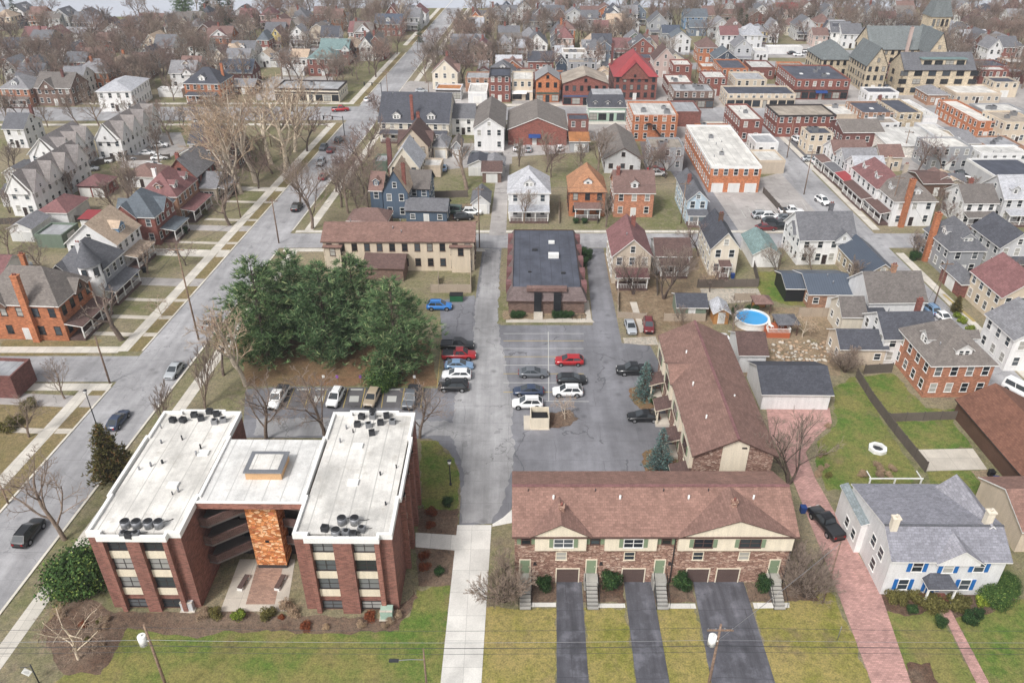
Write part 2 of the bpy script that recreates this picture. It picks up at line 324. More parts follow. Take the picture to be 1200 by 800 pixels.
# ---------------------------------------------------------------- building kit
_WM = {}
TRIM = {'w': 'trimw', 'd': 'trimdark', 'b': 'trimbrown', 'c': 'creampanel'}
def win_mesh(w, h, st, split):
    """frame and pane meshes of a window, origin at the middle of its bottom edge, facing -y"""
    k = (round(w, 2), round(h, 2), st, split)
    if k in _WM: return _WM[k]
    t = .09 if w < 1.6 else .08
    f = MB(); p = MB()
    f.box(-w/2-t, -w/2, -.06, .03, -.02, h+t); f.box(w/2, w/2+t, -.06, .03, -.02, h+t); f.box(-w/2, w/2, -.06, .03, h, h+t)
    f.box(-w/2, w/2, -.045, .02, h*.48, h*.48+.07); n = max(1, round(w/1.05))
    for i in range(1, n): f.box(-w/2+w*i/n-.04, -w/2+w*i/n+.04, -.05, .02, 0, h)
    p.box(-w/2, w/2, -.02, .012, 0, h)
    s = MB().box(-w/2-t-.05, w/2+t+.05, -.13, .03, -.1, -.02)
    if split: r = (f.mesh('window', [TRIM[st]]), p.mesh('pane', ['glass']), s.mesh('sill', [TRIM[st]]))
    else:
        s.box(-w/2-t, w/2+t, -.06, .03, -.02, 0)
        b = MB()
        for src, m in ((f, 0), (s, 0), (p, 1)):
            o = len(b.v); b.v += src.v; b.f += [tuple(i+o for i in q) for q in src.f]; b.m += [m]*len(src.f); b.sm += src.sm
        r = (b.mesh('window', [TRIM[st], 'glass']),)
    _WM[k] = r; return r
def window(par, x, y, z, rz, w=1.0, h=1.5, st='w', near=True, shut=None, glass=None):
    r = win_mesh(w, h, st, near); o = put('window', r[0], par, (x, y, z), rz)
    if near:
        g = put('pane', r[1], o); put('sill', r[2], o)
        if glass: g.material_slots[0].link = 'OBJECT'; g.material_slots[0].material = MT[glass]
    if shut:
        for s in (-1, 1):
            k = ('sh', round(h, 2), shut)
            if k not in _WM:
                b = MB().box(-.21, .21, -.07, .01, -.02, h+.04); _WM[k] = b.mesh('shutter', [shut])
            dx = s*(w/2+.34); put('shutter', _WM[k], par, (x+dx*math.cos(rz), y+dx*math.sin(rz), z), rz)
    return o
def door(par, x, y, z, rz, w=.95, h=2.1, m='doordark', st='trimw', name='door'):
    k = ('door', w, h, m, st)
    if k not in _WM:
        f = MB(); f.box(-w/2, w/2, -.03, .02, 0, h, 0); f.box(-w/2-.12, -w/2, -.07, .02, 0, h+.12, 1); f.box(w/2, w/2+.12, -.07, .02, 0, h+.12, 1); f.box(-w/2, w/2, -.07, .02, h, h+.12, 1)
        if w > 2: [f.box(-w/2+.1+i*(w-.2)/4+.04, -w/2+.1+(i+1)*(w-.2)/4-.04, -.045, -.02, .12+j*h/4, h/4-.03+j*h/4, 0) for i in range(4) for j in range(4)]
        else: f.box(-w*.32, w*.32, -.05, -.02, .25, .9, 0); f.box(-w*.32, w*.32, -.05, -.02, 1.1, h-.2, 0); f.box(w*.36, w*.42, -.09, -.03, 1, 1.1, 1)
        _WM[k] = f.mesh('door', [m, st])
    return put(name, _WM[k], par, (x, y, z), rz)
def chimney(par, x, y, z0, z1, m='brickred', w=.75, pots=1):
    b = MB().box(x-w/2, x+w/2, y-w*.4, y+w*.4, z0, z1-.18); b.box(x-w/2-.08, x+w/2+.08, y-w*.4-.08, y+w*.4+.08, z1-.18, z1)
    o = b.build('chimney', [m], par)
    c = MB()
    for i in range(pots): c.cyl(x-.2*(pots-1)+i*.4, y, z1, z1+.35, .13, 8)
    c.build('chimney_pot', ['brickred' if m != 'cream' else 'cream'], o); return o
def dormer(par, x, y, z, rz, wd, hh, rise, dep, wallm, roofm, win=1, name='dormer', st='w', near=True, trim='trimw'):
    b = MB(); b.extrude([(-wd/2, 0, 0), (wd/2, 0, 0), (wd/2, 0, hh), (0, 0, hh+rise), (-wd/2, 0, hh)], (0, dep, 0))
    o = b.build(name, [wallm], par, True, (x, y, z), rz)
    q = MB(); e = .25; s = rise/(wd/2)
    q.slab([[(-wd/2-e, -e, hh-s*e+.05), (0, -e, hh+rise+.05), (0, dep, hh+rise+.05), (-wd/2-e, dep, hh-s*e+.05)], [(0, -e, hh+rise+.05), (wd/2+e, -e, hh-s*e+.05), (wd/2+e, dep, hh-s*e+.05), (0, dep, hh+rise+.05)]], .1)
    q.build('dormer_roof', [roofm, trim], o)
    if win:
        ww = min(.6, (wd-.7)/win-.2)
        for i in range(win):
            m = win_mesh(ww, max(.7, hh*.6), st, False); put('window', m[0], o, ((i-(win-1)/2)*(ww+.3), 0, .3 if hh > 1 else .75), 0)
    return o
def porch(par, x, y, rz, w, dp, ht, roofm, n=3, deckm='rdkbrown', postm='trimw', rail=True, slope=.5):
    """porch against a wall: local x along the wall, -y outwards"""
    r = put('porch', MB().box(-w/2, w/2, -dp, -.01, 0, .5).mesh('porch', [deckm]), par, (x, y, 0), rz)
    q = MB(); q.slab([[(-w/2-.25, -dp-.3, ht), (w/2+.25, -dp-.3, ht), (w/2+.25, 0, ht+slope), (-w/2-.25, 0, ht+slope)]], .16); q.build('porch_roof', [roofm, postm], r)
    for i in range(n):
        px = -w/2+.12+(w-.24)*i/(n-1) if n > 1 else 0
        put('porch_post', MB().box(-.09, .09, -.09, .09, .5, ht).mesh('porch_post', [postm]), r, (px, -dp+.12, 0))
    if rail and n > 1:
        b = MB(); b.box(-w/2, w/2, -dp+.08, -dp+.14, 1.3, 1.37)
        k = int(w/.3)
        for i in range(k): b.box(-w/2+w*i/k, -w/2+w*i/k+.05, -dp+.09, -dp+.13, .5, 1.3)
        b.build('railing', [postm], r)
    return r
def roof_faces(rt, w, d, h, rh, o=.35):
    a, b_, c, e = -w/2-o, w/2+o, -o, d+o
    if rt in ('x', 'g'):
        s = rh/(d/2); z = h-s*o*.6; r = h+rh; return [[(a, c, z), (b_, c, z), (b_, d/2, r), (a, d/2, r)], [(a, d/2, r), (b_, d/2, r), (b_, e, z), (a, e, z)]]
    if rt == 'y':
        s = rh/(w/2); z = h-s*o*.6; r = h+rh; return [[(a, e, z), (a, c, z), (0, c, r), (0, e, r)], [(0, e, r), (0, c, r), (b_, c, z), (b_, e, z)]]
    if rt == 'b':
        z = h-.1; k = w*.32; r1, r = h+rh*.65, h+rh
        return [[(a, e, z), (a, c, z), (-k, c, r1), (-k, e, r1)], [(-k, e, r1), (-k, c, r1), (0, c, r), (0, e, r)], [(0, e, r), (0, c, r), (k, c, r1), (k, e, r1)], [(k, e, r1), (k, c, r1), (b_, c, z), (b_, e, z)]]
    if rt == 'h':
        z = h-.1; r = h+rh
        if w >= d: k = min(w/2-d*.42, w/2*.85); k = max(k, .3); p, q = (-k, d/2, r), (k, d/2, r); return [[(a, c, z), (b_, c, z), q, p], [(b_, c, z), (b_, e, z), q], [(b_, e, z), (a, e, z), p, q], [(a, e, z), (a, c, z), p]]
        k = w*.42; p, q = (0, k, r), (0, d-k, r); return [[(a, c, z), (b_, c, z), p], [(b_, c, z), (b_, e, z), q, p], [(b_, e, z), (a, e, z), q], [(a, e, z), (a, c, z), p, q]]
    if rt == 's': return [[(a, c, h), (b_, c, h), (b_, e, h+rh), (a, e, h+rh)]]
def yaw_of(X, Y):
    if X < -18: return R(-3.6)
    if X > 62 and Y < 245: return R(1.5)
    return R(-.8)
def shell(par, w, d, h, rt, rh, wall, roof, trim='trimw', o=.35, para=.45, coping=None):
    """walls and roof of a building, front along y = 0"""
    wl = MB(); rf = MB()
    if rt == 'f':
        wl.box(-w/2, w/2, 0, d, 0, h-para, 0, 't'); t = .25
        wo = wl.build('wall', [wall], par)
        rf.box(-w/2+t, w/2-t, t, d-t, h-para-.2, h-para+.03); ro = rf.build('roof', [roof], par)
        q = MB(); z0, z1 = h-para, h
        for b in ((-w/2-.03, w/2+.03, -.03, t), (-w/2-.03, w/2+.03, d-t, d+.03)): q.box(*b, z0-.15, z1)
        for b in ((-w/2-.03, -w/2+t, t, d-t), (w/2-t, w/2+.03, t, d-t)): q.box(*b, z0-.15, z1)
        q.build('parapet', [coping or wall], par); return wo, ro
    if rt == 'm':
        wl.box(-w/2, w/2, 0, d, 0, h, 0, 't'); wo = wl.build('wall', [wall], par); i = rh*.28; a, b, c, e = -w/2-.3, w/2+.3, -.3, d+.3; A, B_, C_, E = -w/2+i, w/2-i, i, d-i
        rf.slab([[(a, c, h), (b, c, h), (B_, C_, h+rh), (A, C_, h+rh)], [(b, c, h), (b, e, h), (B_, E, h+rh), (B_, C_, h+rh)], [(b, e, h), (a, e, h), (A, E, h+rh), (B_, E, h+rh)], [(a, e, h), (a, c, h), (A, C_, h+rh), (A, E, h+rh)]], .15)
        rf.face([(A, C_, h+rh+.01), (B_, C_, h+rh+.01), (B_, E, h+rh+.01), (A, E, h+rh+.01)], 2); return wo, rf.build('roof', [roof, trim, 'rflatgray'], par)
    hh = h-.06
    if rt == 'x': wl.extrude([(-w/2, 0, 0), (-w/2, d, 0), (-w/2, d, hh), (-w/2, d/2, hh+rh-.05), (-w/2, 0, hh)], (w, 0, 0))
    elif rt == 'y': wl.extrude([(-w/2, 0, 0), (w/2, 0, 0), (w/2, 0, hh), (0, 0, hh+rh-.05), (-w/2, 0, hh)], (0, d, 0))
    elif rt == 'b': wl.extrude([(-w/2, 0, 0), (w/2, 0, 0), (w/2, 0, hh), (w*.32, 0, hh+rh*.65-.1), (0, 0, hh+rh-.1), (-w*.32, 0, hh+rh*.65-.1), (-w/2, 0, hh)], (0, d, 0))
    elif rt == 's': wl.extrude([(-w/2, 0, 0), (-w/2, d, 0), (-w/2, d, hh+rh), (-w/2, 0, hh)], (w, 0, 0))
    else: wl.box(-w/2, w/2, 0, d, 0, hh)
    wo = wl.build('wall', [wall], par)
    rf.slab(roof_faces(rt, w, d, h, rh, o), .18); return wo, rf.build('roof', [roof, trim], par)
def wins(par, w, d, h, faces, st, near, rows=None, sp=2.5, skip0='', ww=.95, wh=1.5, rng=random, shut=None, door_at=None):
    ns = max(1, round((h-.2)/2.9)); fl = (h-.1)/ns
    for fc in faces:
        L = w if fc in 'fb' else d; n = max(1, int(L/sp+.3))
        for k in range(ns):
            if rows is not None and k not in rows: continue
            if k == 0 and fc in skip0: continue
            for i in range(n):
                u = -L/2 + L*(i+.5)/n; z = k*fl + fl*.36
                if door_at and fc == door_at[0] and k == 0 and abs(u-door_at[1]) < 1.1: continue
                if fc == 'f': window(par, u, 0, z, 0, ww, wh, st, near, shut)
                elif fc == 'e': window(par, w/2, d/2+u, z, R(90), ww, wh, st, near, shut)
                elif fc == 'w': window(par, -w/2, d/2+u, z, R(-90), ww, wh, st, near, shut)
                else: window(par, u, d, z, R(180), ww, wh, st, near, shut)
LAND = []     # landmarks for the labels of trees and cars: (pixel x, pixel y, short name)
PEND = []   # things that get their label from what they stand by
FOOT = []     # footprints, so that trees keep off
def ac_unit(par, x, y, z, s=1.0, name='rooftop_unit'):
    b = MB().box(x-.6*s, x+.6*s, y-.5*s, y+.5*s, z, z+.9*s); b.cyl(x, y, z+.9*s, z+.98*s, .38*s, 12, 1); o = b.build(name, ['metalgray', 'blackplastic'], par); return o
def house(xl, y, xr, h, d, rt, rh, wall, roof, opts, label, short=None, cat='house', name=None, yaw=None, group=None):
    P, Q = W(xl, y, h), W(xr, y, h); X = (P.x+Q.x)/2; rz = yaw_of(X, P.y) if yaw is None else R(yaw)
    T = opts.split(); tk = {}
    for t in T: tk.setdefault(t.split('@')[0], []).append(t.split('@')[1] if '@' in t else '')
    o = .35 if rt not in 'f' else 0
    w = (Q.x-P.x) - 2*o; w = max(w, 2)
    near = P.y < 205
    if label is None:
        r = put(name or cat.replace(' ', '_'), None, None, (X, P.y+o, 0), rz); PEND.append((r, short, cat, group)); short = None
    else: r = thing(name or cat.replace(' ', '_'), label, cat, (X, P.y+o, 0), rz, group)
    for i in range(5):
        c_ = Matrix.Rotation(rz, 3, 'Z') @ Vector((-w/2+w*i/4, 0, 0))
    FOOT.append((X, P.y+o, rz, w/2, d)); 
    if short: LAND.append((*PX((X, P.y+d*.3, h*.6)), short))
    trim = {'td': 'trimdark', 'tb': 'trimbrown'}.get(next((t for t in T if t in ('td', 'tb')), ''), 'trimw')
    st = {'trimdark': 'd', 'trimbrown': 'b'}.get(trim, 'w')
    if 'wd' in tk: st = 'd'
    if 'ww' in tk: st = 'w'
    shell(r, w, d, h, rt, rh, wall, roof, trim, o, coping=tk.get('cop', [None])[0])
    east, west = X < 14, X > -14
    if near: east = west = True
    fc = ('f' if 'nf' not in tk else '') + ('e' if east and 'ne' not in tk else '') + ('w' if west and 'nw' not in tk else '') + ('b' if P.y < 170 else '')
    sf = 'sf' in tk
    dx = float(tk['d'][0]) if 'd' in tk else (0 if 'gar' not in tk else None)
    if 'now' not in tk:
        wins(r, w, d, h, fc, st, near, None, 2.5, 'f' if (sf or 'gar' in tk) else '', wh=1.5 if h > 4 else 1.1, door_at=('f', dx*w/2) if dx is not None else None, shut=tk.get('sh', [None])[0])
    if rt == 'y' and rh > 1.8 and 'now' not in tk: window(r, 0, 0, h+rh*.18, 0, .8, min(1.2, rh*.35), st, near)
    if rt == 'x' and rh > 1.8 and 'now' not in tk:
        if 'e' in fc: window(r, w/2, d/2, h+rh*.15, R(90), .8, min(1.2, rh*.4), st, near)
        if 'w' in fc: window(r, -w/2, d/2, h+rh*.15, R(-90), .8, min(1.2, rh*.4), st, near)
    if dx is not None and 'nod' not in tk and not sf: door(r, dx*w/2, 0, .1, 0, 1, 2.1, 'doordark' if wall in ('white', 'cream', 'grayw', 'beige', 'tan') else 'doorwhite')
    if sf:
        n = max(2, int(w/2.6))
        for i in range(n):
            u = -w/2 + w*(i+.5)/n
            if i == n//2: door(r, u, 0, .05, 0, 1.1, 2.3, 'glass', 'trimdark', 'shop_door')
            else: put('shop_window', win_mesh(w/n-.5, 1.9, 'd', False)[0], r, (u, 0, .5))
        MB().box(-w/2+.1, w/2-.1, -.14, .02, 2.75, 3.3).build('fascia', [tk['sf'][0] or 'trimdark'], r)
    for v in tk.get('aw', []):
        m, u, l = v.split(','); u = float(u)*w/2; l = float(l)
        b = MB(); b.slab([[(-l/2, -1.3, 2.5), (l/2, -1.3, 2.5), (l/2, 0, 3.2), (-l/2, 0, 3.2)]], .08, 0, 0); b.build('awning', [m], r, True, (u, 0, 0))
    for v in tk.get('gar', []):
        n = int(v or 1)
        for i in range(n): door(r, -w/2+w*(i+.5)/n, 0, .02, 0, min(2.6, w/n-.5), 2.2, 'doorwhite', 'trimw', 'garage_door')
    for v in tk.get('gare', []):
        for i in range(int(v)): door(r, w/2, d*(i+.5)/int(v), .02, R(90), 2.5, 2.2, 'doorwhite', 'trimw', 'garage_door')
    for v in tk.get('garw', []):
        for i in range(int(v)): door(r, -w/2, d*(i+.5)/int(v), .02, R(-90), 2.5, 2.2, 'doorwhite', 'trimw', 'garage_door')
    def rz_at(fx, fy):
        x_, y_ = -w/2+w*fx, d*fy
        if rt == 'x': return h + rh*(1-abs(y_-d/2)/(d/2))
        if rt in 'yb': return h + rh*(1-abs(x_)/(w/2))
        if rt == 'h': return h + rh*min(1, min(y_, d-y_, w/2-abs(x_))/(min(w, d)/2))
        return h-.4 if rt == 'f' else h+rh
    for v in tk.get('c', []):
        m, fx, fy = v.split(','); fx, fy = float(fx), float(fy); z = rz_at(min(max(fx, .02), .98), min(max(fy, 0), 1))
        ext = fx <= 0 or fx >= 1 or fy <= 0
        top = max(h+rh+.9, z+1.2) if rt != 'f' else z+1.6
        chimney(r, -w/2+w*fx+(.35 if fx >= 1 else -.35 if fx <= 0 else 0), d*fy-(.35 if fy <= 0 else 0), 0 if ext else z-.6, top, m, 1.1 if ext else .8, 2)
    for key, f2 in (('df', 'f'), ('de', 'e'), ('dw', 'w')):
        for v in tk.get(key, []):
            q = v.split(','); n = int(q[0]); wd = float(q[1]) if len(q) > 1 else 1.5; nw = int(q[2]) if len(q) > 2 else 1; dm = q[3] if len(q) > 3 else ('white' if wall in ('white', 'brick', 'orange', 'brickred', 'navy', 'brickorange') else wall)
            L = w if f2 == 'f' else d; half = (d if f2 == 'f' else w)/2
            if rt == 'h': half = min(w, d)/2
            sl = rh/(rh*.28) if rt == 'm' else rh/half; t0 = .9 if rt != 'm' else .05
            for i in range(n):
                u = -L/2+L*(i+.5)/n; z = h+sl*t0*.9-.1 if rt != 'm' else h+.25
                hh, ri = 1.4, wd*.36; dep = min((hh+ri)/sl+.2, half-.2) if rt != 'm' else 1.3
                if f2 == 'f': dormer(r, u, t0, z, 0, wd, hh, ri, dep, dm, roof, nw, 'dormer', 'w', near, trim)
                elif f2 == 'e': dormer(r, w/2-t0, d/2+u, z, R(90), wd, hh, ri, dep, dm, roof, nw, 'dormer', 'w', near, trim)
                else: dormer(r, -w/2+t0, d/2-u, z, R(-90), wd, hh, ri, dep, dm, roof, nw, 'dormer', 'w', near, trim)
    for key, f2 in (('gf', 'f'), ('ge', 'e'), ('gw', 'w')):
        for v in tk.get(key, []):
            q = v.split(','); n = int(q[0]); gw = float(q[1]); pos = float(q[2]) if len(q) > 2 and q[2] else None; wm = q[3] if len(q) > 3 and q[3] else wall
            L = w if f2 == 'f' else d; half = (d if f2 == 'f' else w)/2; ri = min(gw*(float(q[4]) if len(q) > 4 else .5), rh*.95)
            for i in range(n):
                u = -L/2+L*(i+.5)/n if pos is None else pos*L/2
                a = (r, u, -.42, h-.8, 0) if f2 == 'f' else (r, w/2+.42, d/2+u, h-.8, R(90)) if f2 == 'e' else (r, -w/2-.42, d/2-u, h-.8, R(-90))
                dormer(*a, gw, .8, ri, half*(ri/rh)+.7, wm, roof, 0 if gw < 3 else 1, 'gable', st, near, trim)
    for key, f2 in (('pf', 'f'), ('pe', 'e'), ('pw', 'w')):
        for v in tk.get(key, []):
            q = v.split(',') if v else []; L = w if f2 == 'f' else d; fr = float(q[0]) if q and q[0] else .9; pm = q[1] if len(q) > 1 else roof; n = int(q[2]) if len(q) > 2 else max(2, int(L*fr/2.4)+1); dp = float(q[3]) if len(q) > 3 else 2.2
            a = (0, 0, 0) if f2 == 'f' else (w/2, d/2, R(90)) if f2 == 'e' else (-w/2, d/2, R(-90))
            porch(r, a[0], a[1], a[2], L*fr, dp, 2.9, pm, n)
    for v in tk.get('ac', []):
        for i in range(int(v)): ac_unit(r, random.uniform(-w*.3, w*.3), random.uniform(d*.2, d*.8), h-.43, random.uniform(.8, 1.4))
    for v in tk.get('pipe', []):
        for i in range(int(v)):
            fx, fy = random.uniform(.15, .85), random.uniform(.2, .8); z = rz_at(fx, fy); MB().cyl(-w/2+w*fx, d*fy, z-.1, z+.6, .09, 8).build('vent_pipe', ['metalgray'], r)
    for v in tk.get('sky', []):
        n = int(v or 1)
        for i in range(n):
            fx = (i+.5)/n; MB().box(-w/2+w*fx-.5, -w/2+w*fx+.5, d*.4, d*.4+1.3, h-.45, h-.2).build('skylight', ['lampw'], r)
    return r

def merge(r, par):
    """parts of a wing go to the thing it belongs to"""
    A = Matrix.Translation(par.location) @ Matrix.Rotation(par.rotation_euler.z, 4, 'Z'); B = Matrix.Translation(r.location) @ Matrix.Rotation(r.rotation_euler.z, 4, 'Z')
    M = A.inverted() @ B; dz = r.rotation_euler.z - par.rotation_euler.z
    for ch in list(r.children):
        ch.parent = par; ch.location = M @ ch.location; ch.rotation_euler.z += dz
    THINGS.remove(r); bpy.data.objects.remove(r); return par
def rows(t):
    last = None
    for q in t:
        if q[0] == '+': merge(house(*q[1:], 'wing'), last)
        else: last = house(*q)
def blocked(p, m=1.6):
    y = p.y
    if RL(y)-5.2 < p.x < RR(y)+5.2 or Y3A-3 < y < Y3B+1 or YXA-1 < y < YXB+1 or (65 < p.x < 82 and y < 250) or (345 < y < 355 and p.x > -34) or (318 < y < 330 and p.x > 60): return True
    for X, Y, rz, hw, d in FOOT:
        dx, dy = p.x-X, p.y-Y; c, s = math.cos(-rz), math.sin(-rz); u, v = dx*c-dy*s, dx*s+dy*c
        if -hw-m < u < hw+m and -m < v < d+m: return True
    return False
EXPO = 0.7
# ---------------------------------------------------------------- ground sheets
mat('lawn', 'grass', (112, 114, 80), c2=(142, 132, 112), c3=(120, 108, 98), s1=.045)
mat('lawngreen', 'grass', (92, 116, 56), c2=(132, 127, 80), c3=(126, 112, 86), s1=.13)
mat('lawnbright', 'grass', (90, 115, 56), c2=(128, 125, 78), c3=(128, 114, 90), s1=.2)
mat('lawndry', 'grass', (126, 126, 66), c2=(156, 142, 94), c3=(126, 110, 92), s1=.12)
mat('leaflitter', 'grass', (142, 126, 98), c2=(124, 114, 82), c3=(112, 110, 72)); mat('mulch', 'soil', (96, 76, 66), c2=(124, 108, 96), c3=(84, 70, 62)); mat('needles', 'soil', (136, 104, 82), c2=(120, 102, 80), c3=(112, 104, 72))
mat('dirt', 'soil', (128, 110, 92), c2=(150, 134, 114), c3=(112, 108, 80)); mat('gravelyard', 'soil', (168, 160, 150), c2=(186, 178, 168), c3=(140, 130, 120))
mat('road', 'asphalt', (156, 155, 157), wear=.5, crack=.4, patch=.15); mat('worn', 'asphalt', (150, 149, 150), wear=.7, patch=.2); mat('lot', 'asphalt', (122, 122, 127), wear=.45, crk=.07); mat('drive', 'asphalt', (84, 84, 90), wear=1.0, crack=.1, patch=0, streakdir=(1.3, .12, 1), light=.4); mat('stall', 'asphalt', (106, 104, 106), wear=.3)
mat('townpave', 'asphalt', (168, 163, 160), wear=.2, patch=.3); mat('concrete', 'concrete', (206, 200, 190), joint=(1.5, 1.5)); mat('slabdrive', 'concrete', (216, 213, 207), joint=(2.45, 3.2)); mat('pad', 'concrete', (196, 188, 176), joint=(3, 3))
mat('pinkpavers', 'pavers', (188, 148, 140)); mat('kerb', 'concrete', (214, 208, 196), joint=(40, 3)); mat('yellowpaint', 'plain', (186, 166, 104), .7, .3); mat('whitepaint', 'plain', (194, 194, 190), .7, .35, rnd=.1)
b = MB(); b.face([(-900, -150, 0), (900, -150, 0), (900, 1300, 0), (-900, 1300, 0)]); struct(b.build('ground', 'lawn', None, False))
# main road on the left: straight edges in metres
def RL(y): return -68.9 + .0703*y - .4
def RR(y): return RL(y) + 9.4
def strip(name, f0, f1, ya, yb, m, z): return ground(name, [(f0(ya), ya), (f1(ya), ya), (f1(yb), yb), (f0(yb), yb)], m, z, False)
Y3A, Y3B = 248, 265            # the shopping street
YXA, YXB = 152.5, 160          # the small cross street
YLA, YLB = 102.5, 110          # the side street on the left
Z1, Z2, Z3, Z4, Z5 = .004, .02, .03, .045, .06
for ya, yb in ((-20, 600),): strip('road', RL, RR, ya, yb, 'road', Z3)
ground('road', [(-330, 246), (-52, 248), (-42.3, 248), (210, 246), (210, 262), (-42, 264), (-52, 264), (-330, 262)], 'road', Z3, False)
ground('road', [(RR(155)-.2, YXA), (140, YXA), (140, YXB), (RR(158)-.2, YXB)], 'road', Z3, False)
ground('road', [(-240, YLA), (RL(YLA)+.2, YLA), (RL(YLB)+.2, YLB), (-240, YLB)], 'road', Z3, False)
ground('road', [(60, 318), (250, 318), (250, 330), (60, 330)], 'road', Z3, False)      # street by the school
ground('road', [(-200, 352), (-60, 352), (-60, 362), (-200, 362)], 'road', Z3, False)
ground('road', [(-34, 345), (230, 345), (230, 355), (-34, 355)], 'road', Z3, False)
ground('road', [(73, 60), (81.5, 60), (79.5, 152), (78.3, 246), (69.5, 246), (71, 152)], 'road', Z3, False)        # street on the right
# pavements beside the main road
for (ya, yb) in ((-20, YLA-1.5), (YLB+1.5, 245), (267, 350), (365, 560)):
    strip('sidewalk', lambda y: RL(y)-4.6, lambda y: RL(y)-2.6, ya, yb, 'concrete', Z2)
    strip('kerb', lambda y: RL(y)-.32, lambda y: RL(y)-.003, ya, yb, 'kerb', .12)
    strip('verge', lambda y: RL(y)-2.59, lambda y: RL(y)-.33, ya, yb, 'leaflitter', Z1)
for (ya, yb) in ((-20, YXA-1.5), (YXB+1.5, 246), (267, 344), (357, 560)):
    strip('sidewalk', lambda y: RR(y)+2.6, lambda y: RR(y)+4.5, ya, yb, 'concrete', Z2)
    strip('kerb', lambda y: RR(y)+.003, lambda y: RR(y)+.32, ya, yb, 'kerb', .12)
    strip('verge', lambda y: RR(y)+.33, lambda y: RR(y)+2.59, ya, yb, 'lawn', Z1)
ground('sidewalk', [(RL(YLA)-.4, YLA-.4), (RL(YLA)-.4, YLA-2.4), (-160, YLA-2.4), (-160, YLA-.4)], 'concrete', Z2, False)
ground('sidewalk', [(RL(YLB)-4, YLB+1), (RL(YLB)-4, YLB+3), (-160, YLB+3), (-160, YLB+1)], 'concrete', Z2, False)
ground('sidewalk', [(RR(155)+1, YXA-.3), (-4, YXA-.3), (-4, YXA-1.8), (RR(155)+1, YXA-1.8)], 'concrete', Z2, False)
ground('sidewalk', [(RR(160)+1, YXB+.4), (68, YXB+.4), (68, YXB+1.8), (RR(160)+1, YXB+1.8)], 'concrete', Z2, False)
ground('sidewalk', [(-40, 264.5), (68, 264.5), (68, 267.5), (-40, 267.5)], 'concrete', Z2, False); ground('sidewalk', [(-40, 243.5), (68, 243.5), (68, 246.4), (-40, 246.4)], 'concrete', Z2, False)
ground('sidewalk', [(81.9, 60), (83.6, 60), (81.6, 150), (79.9, 150)], 'concrete', Z2, False); ground('sidewalk', [(79.8, 162), (81.5, 162), (80.3, 244), (78.8, 244)], 'concrete', Z2, False)
ground('sidewalk', [(-330, 243), (-55, 244.5), (-55, 242.5), (-330, 241)], 'concrete', Z2, False); ground('sidewalk', [(-330, 266), (-55, 267), (-55, 269), (-330, 268)], 'concrete', Z2, False)
ground('kerb_marking', [(1140, 377), (1144, 377), (1107, 345), (1104, 345)], 'yellowpaint', .05)
ground('road', [(-75, 33), (100, 33), (100, 42.5), (-75, 42.5)], 'road', Z3, False); ground('sidewalk', [(-61, 45), (70, 45), (70, 46.4), (-61, 46.4)], 'concrete', Z2, False); ground('kerb', [(-61, 42.51), (72, 42.51), (72, 42.8), (-61, 42.8)], 'kerb', .018, False)
# front walks and drives of the houses left of the road: (pixel y on the pavement, reach in metres, width, material)
for (yp, reach, wd, m) in ((505, 12, 1.2, 'pad'), (470, 14, 3, 'townpave'), (392, 12, 1.2, 'pad'), (372, 9, 1.2, 'pad'), (352, 12, 1.1, 'pad'), (331, 24, 3.2, 'townpave'), (297, 22, 3.4, 'concrete'), (285, 9, 1.1, 'pad'), (268, 24, 3, 'townpave'), (258, 8, 1.2, 'pad'), (237, 8, 1.2, 'pad'), (222, 22, 2.8, 'concrete')):
    y = W(600, yp).y; x = RL(y)-4.55
    ground('front_walk' if wd < 2 else 'driveway', [(x, y-wd/2), (x, y+wd/2), (x-reach, y+wd/2+reach*.07), (x-reach, y-wd/2+reach*.07)], m, .012, False)
    ground('driveway_apron', [(RL(y)-2.5, y-wd/2), (RL(y)-2.5, y+wd/2), (RL(y)-.4, y+wd/2), (RL(y)-.4, y-wd/2)], m, .012, False)
# parking lots, lanes, drives
ground('parking_lot', [(515, 352), (556, 346), (562, 372), (588, 381), (697, 381), (728, 402), (762, 405), (775, 430), (792, 553), (760, 585), (604, 585), (592, 612), (538, 616), (540, 580), (538, 550), (526, 528), (505, 514), (400, 513), (284, 513), (288, 456), (330, 453), (512, 455), (520, 430)], 'lot', .0255)
ground('worn_lane', [(568, 292), (586, 292), (584, 380), (592, 420), (600, 470), (602, 540), (590, 585), (576, 613), (541, 613), (541, 575), (541, 540), (527, 505), (540, 450), (554, 400), (556, 370)], 'worn', .0275)
ground('worn_lane', [(300, 490), (520, 492), (545, 500), (530, 510), (400, 511), (300, 511)], 'worn', .0272)
ground('parking_bays', [(330, 454), (505, 455), (505, 478), (326, 478)], 'stall', .028)
ground('lane', [(566, 290), (588, 290), (585, 325), (580, 385), (552, 410), (553, 380), (560, 330)], 'lot', .024); ground('lane', [(583, 195), (597, 195), (593, 276), (573, 276)], 'townpave', Z2); ground('lane', [(588, 165), (599, 165), (597, 195), (583, 195)], 'townpave', .021)
ground('lane', [(686, 291), (707, 291), (714, 330), (729, 404), (695, 384)], 'lot', .024)
ground('driveway', [(536, 615), (576, 615), (564, 802), (516, 802)], 'slabdrive', Z4); ground('driveway_edge', [(577, 614), (590, 606), (603, 594), (603, 612), (577, 617)], 'slabdrive', .052)
ground('driveway', [(652, 681), (681.5, 681), (690, 802), (652.5, 802)], 'drive', Z4); ground('driveway', [(731, 681), (763.5, 681), (785, 802), (746, 802)], 'drive', Z4); ground('driveway', [(812, 681), (871, 681), (909, 802), (834, 802)], 'drive', Z4)
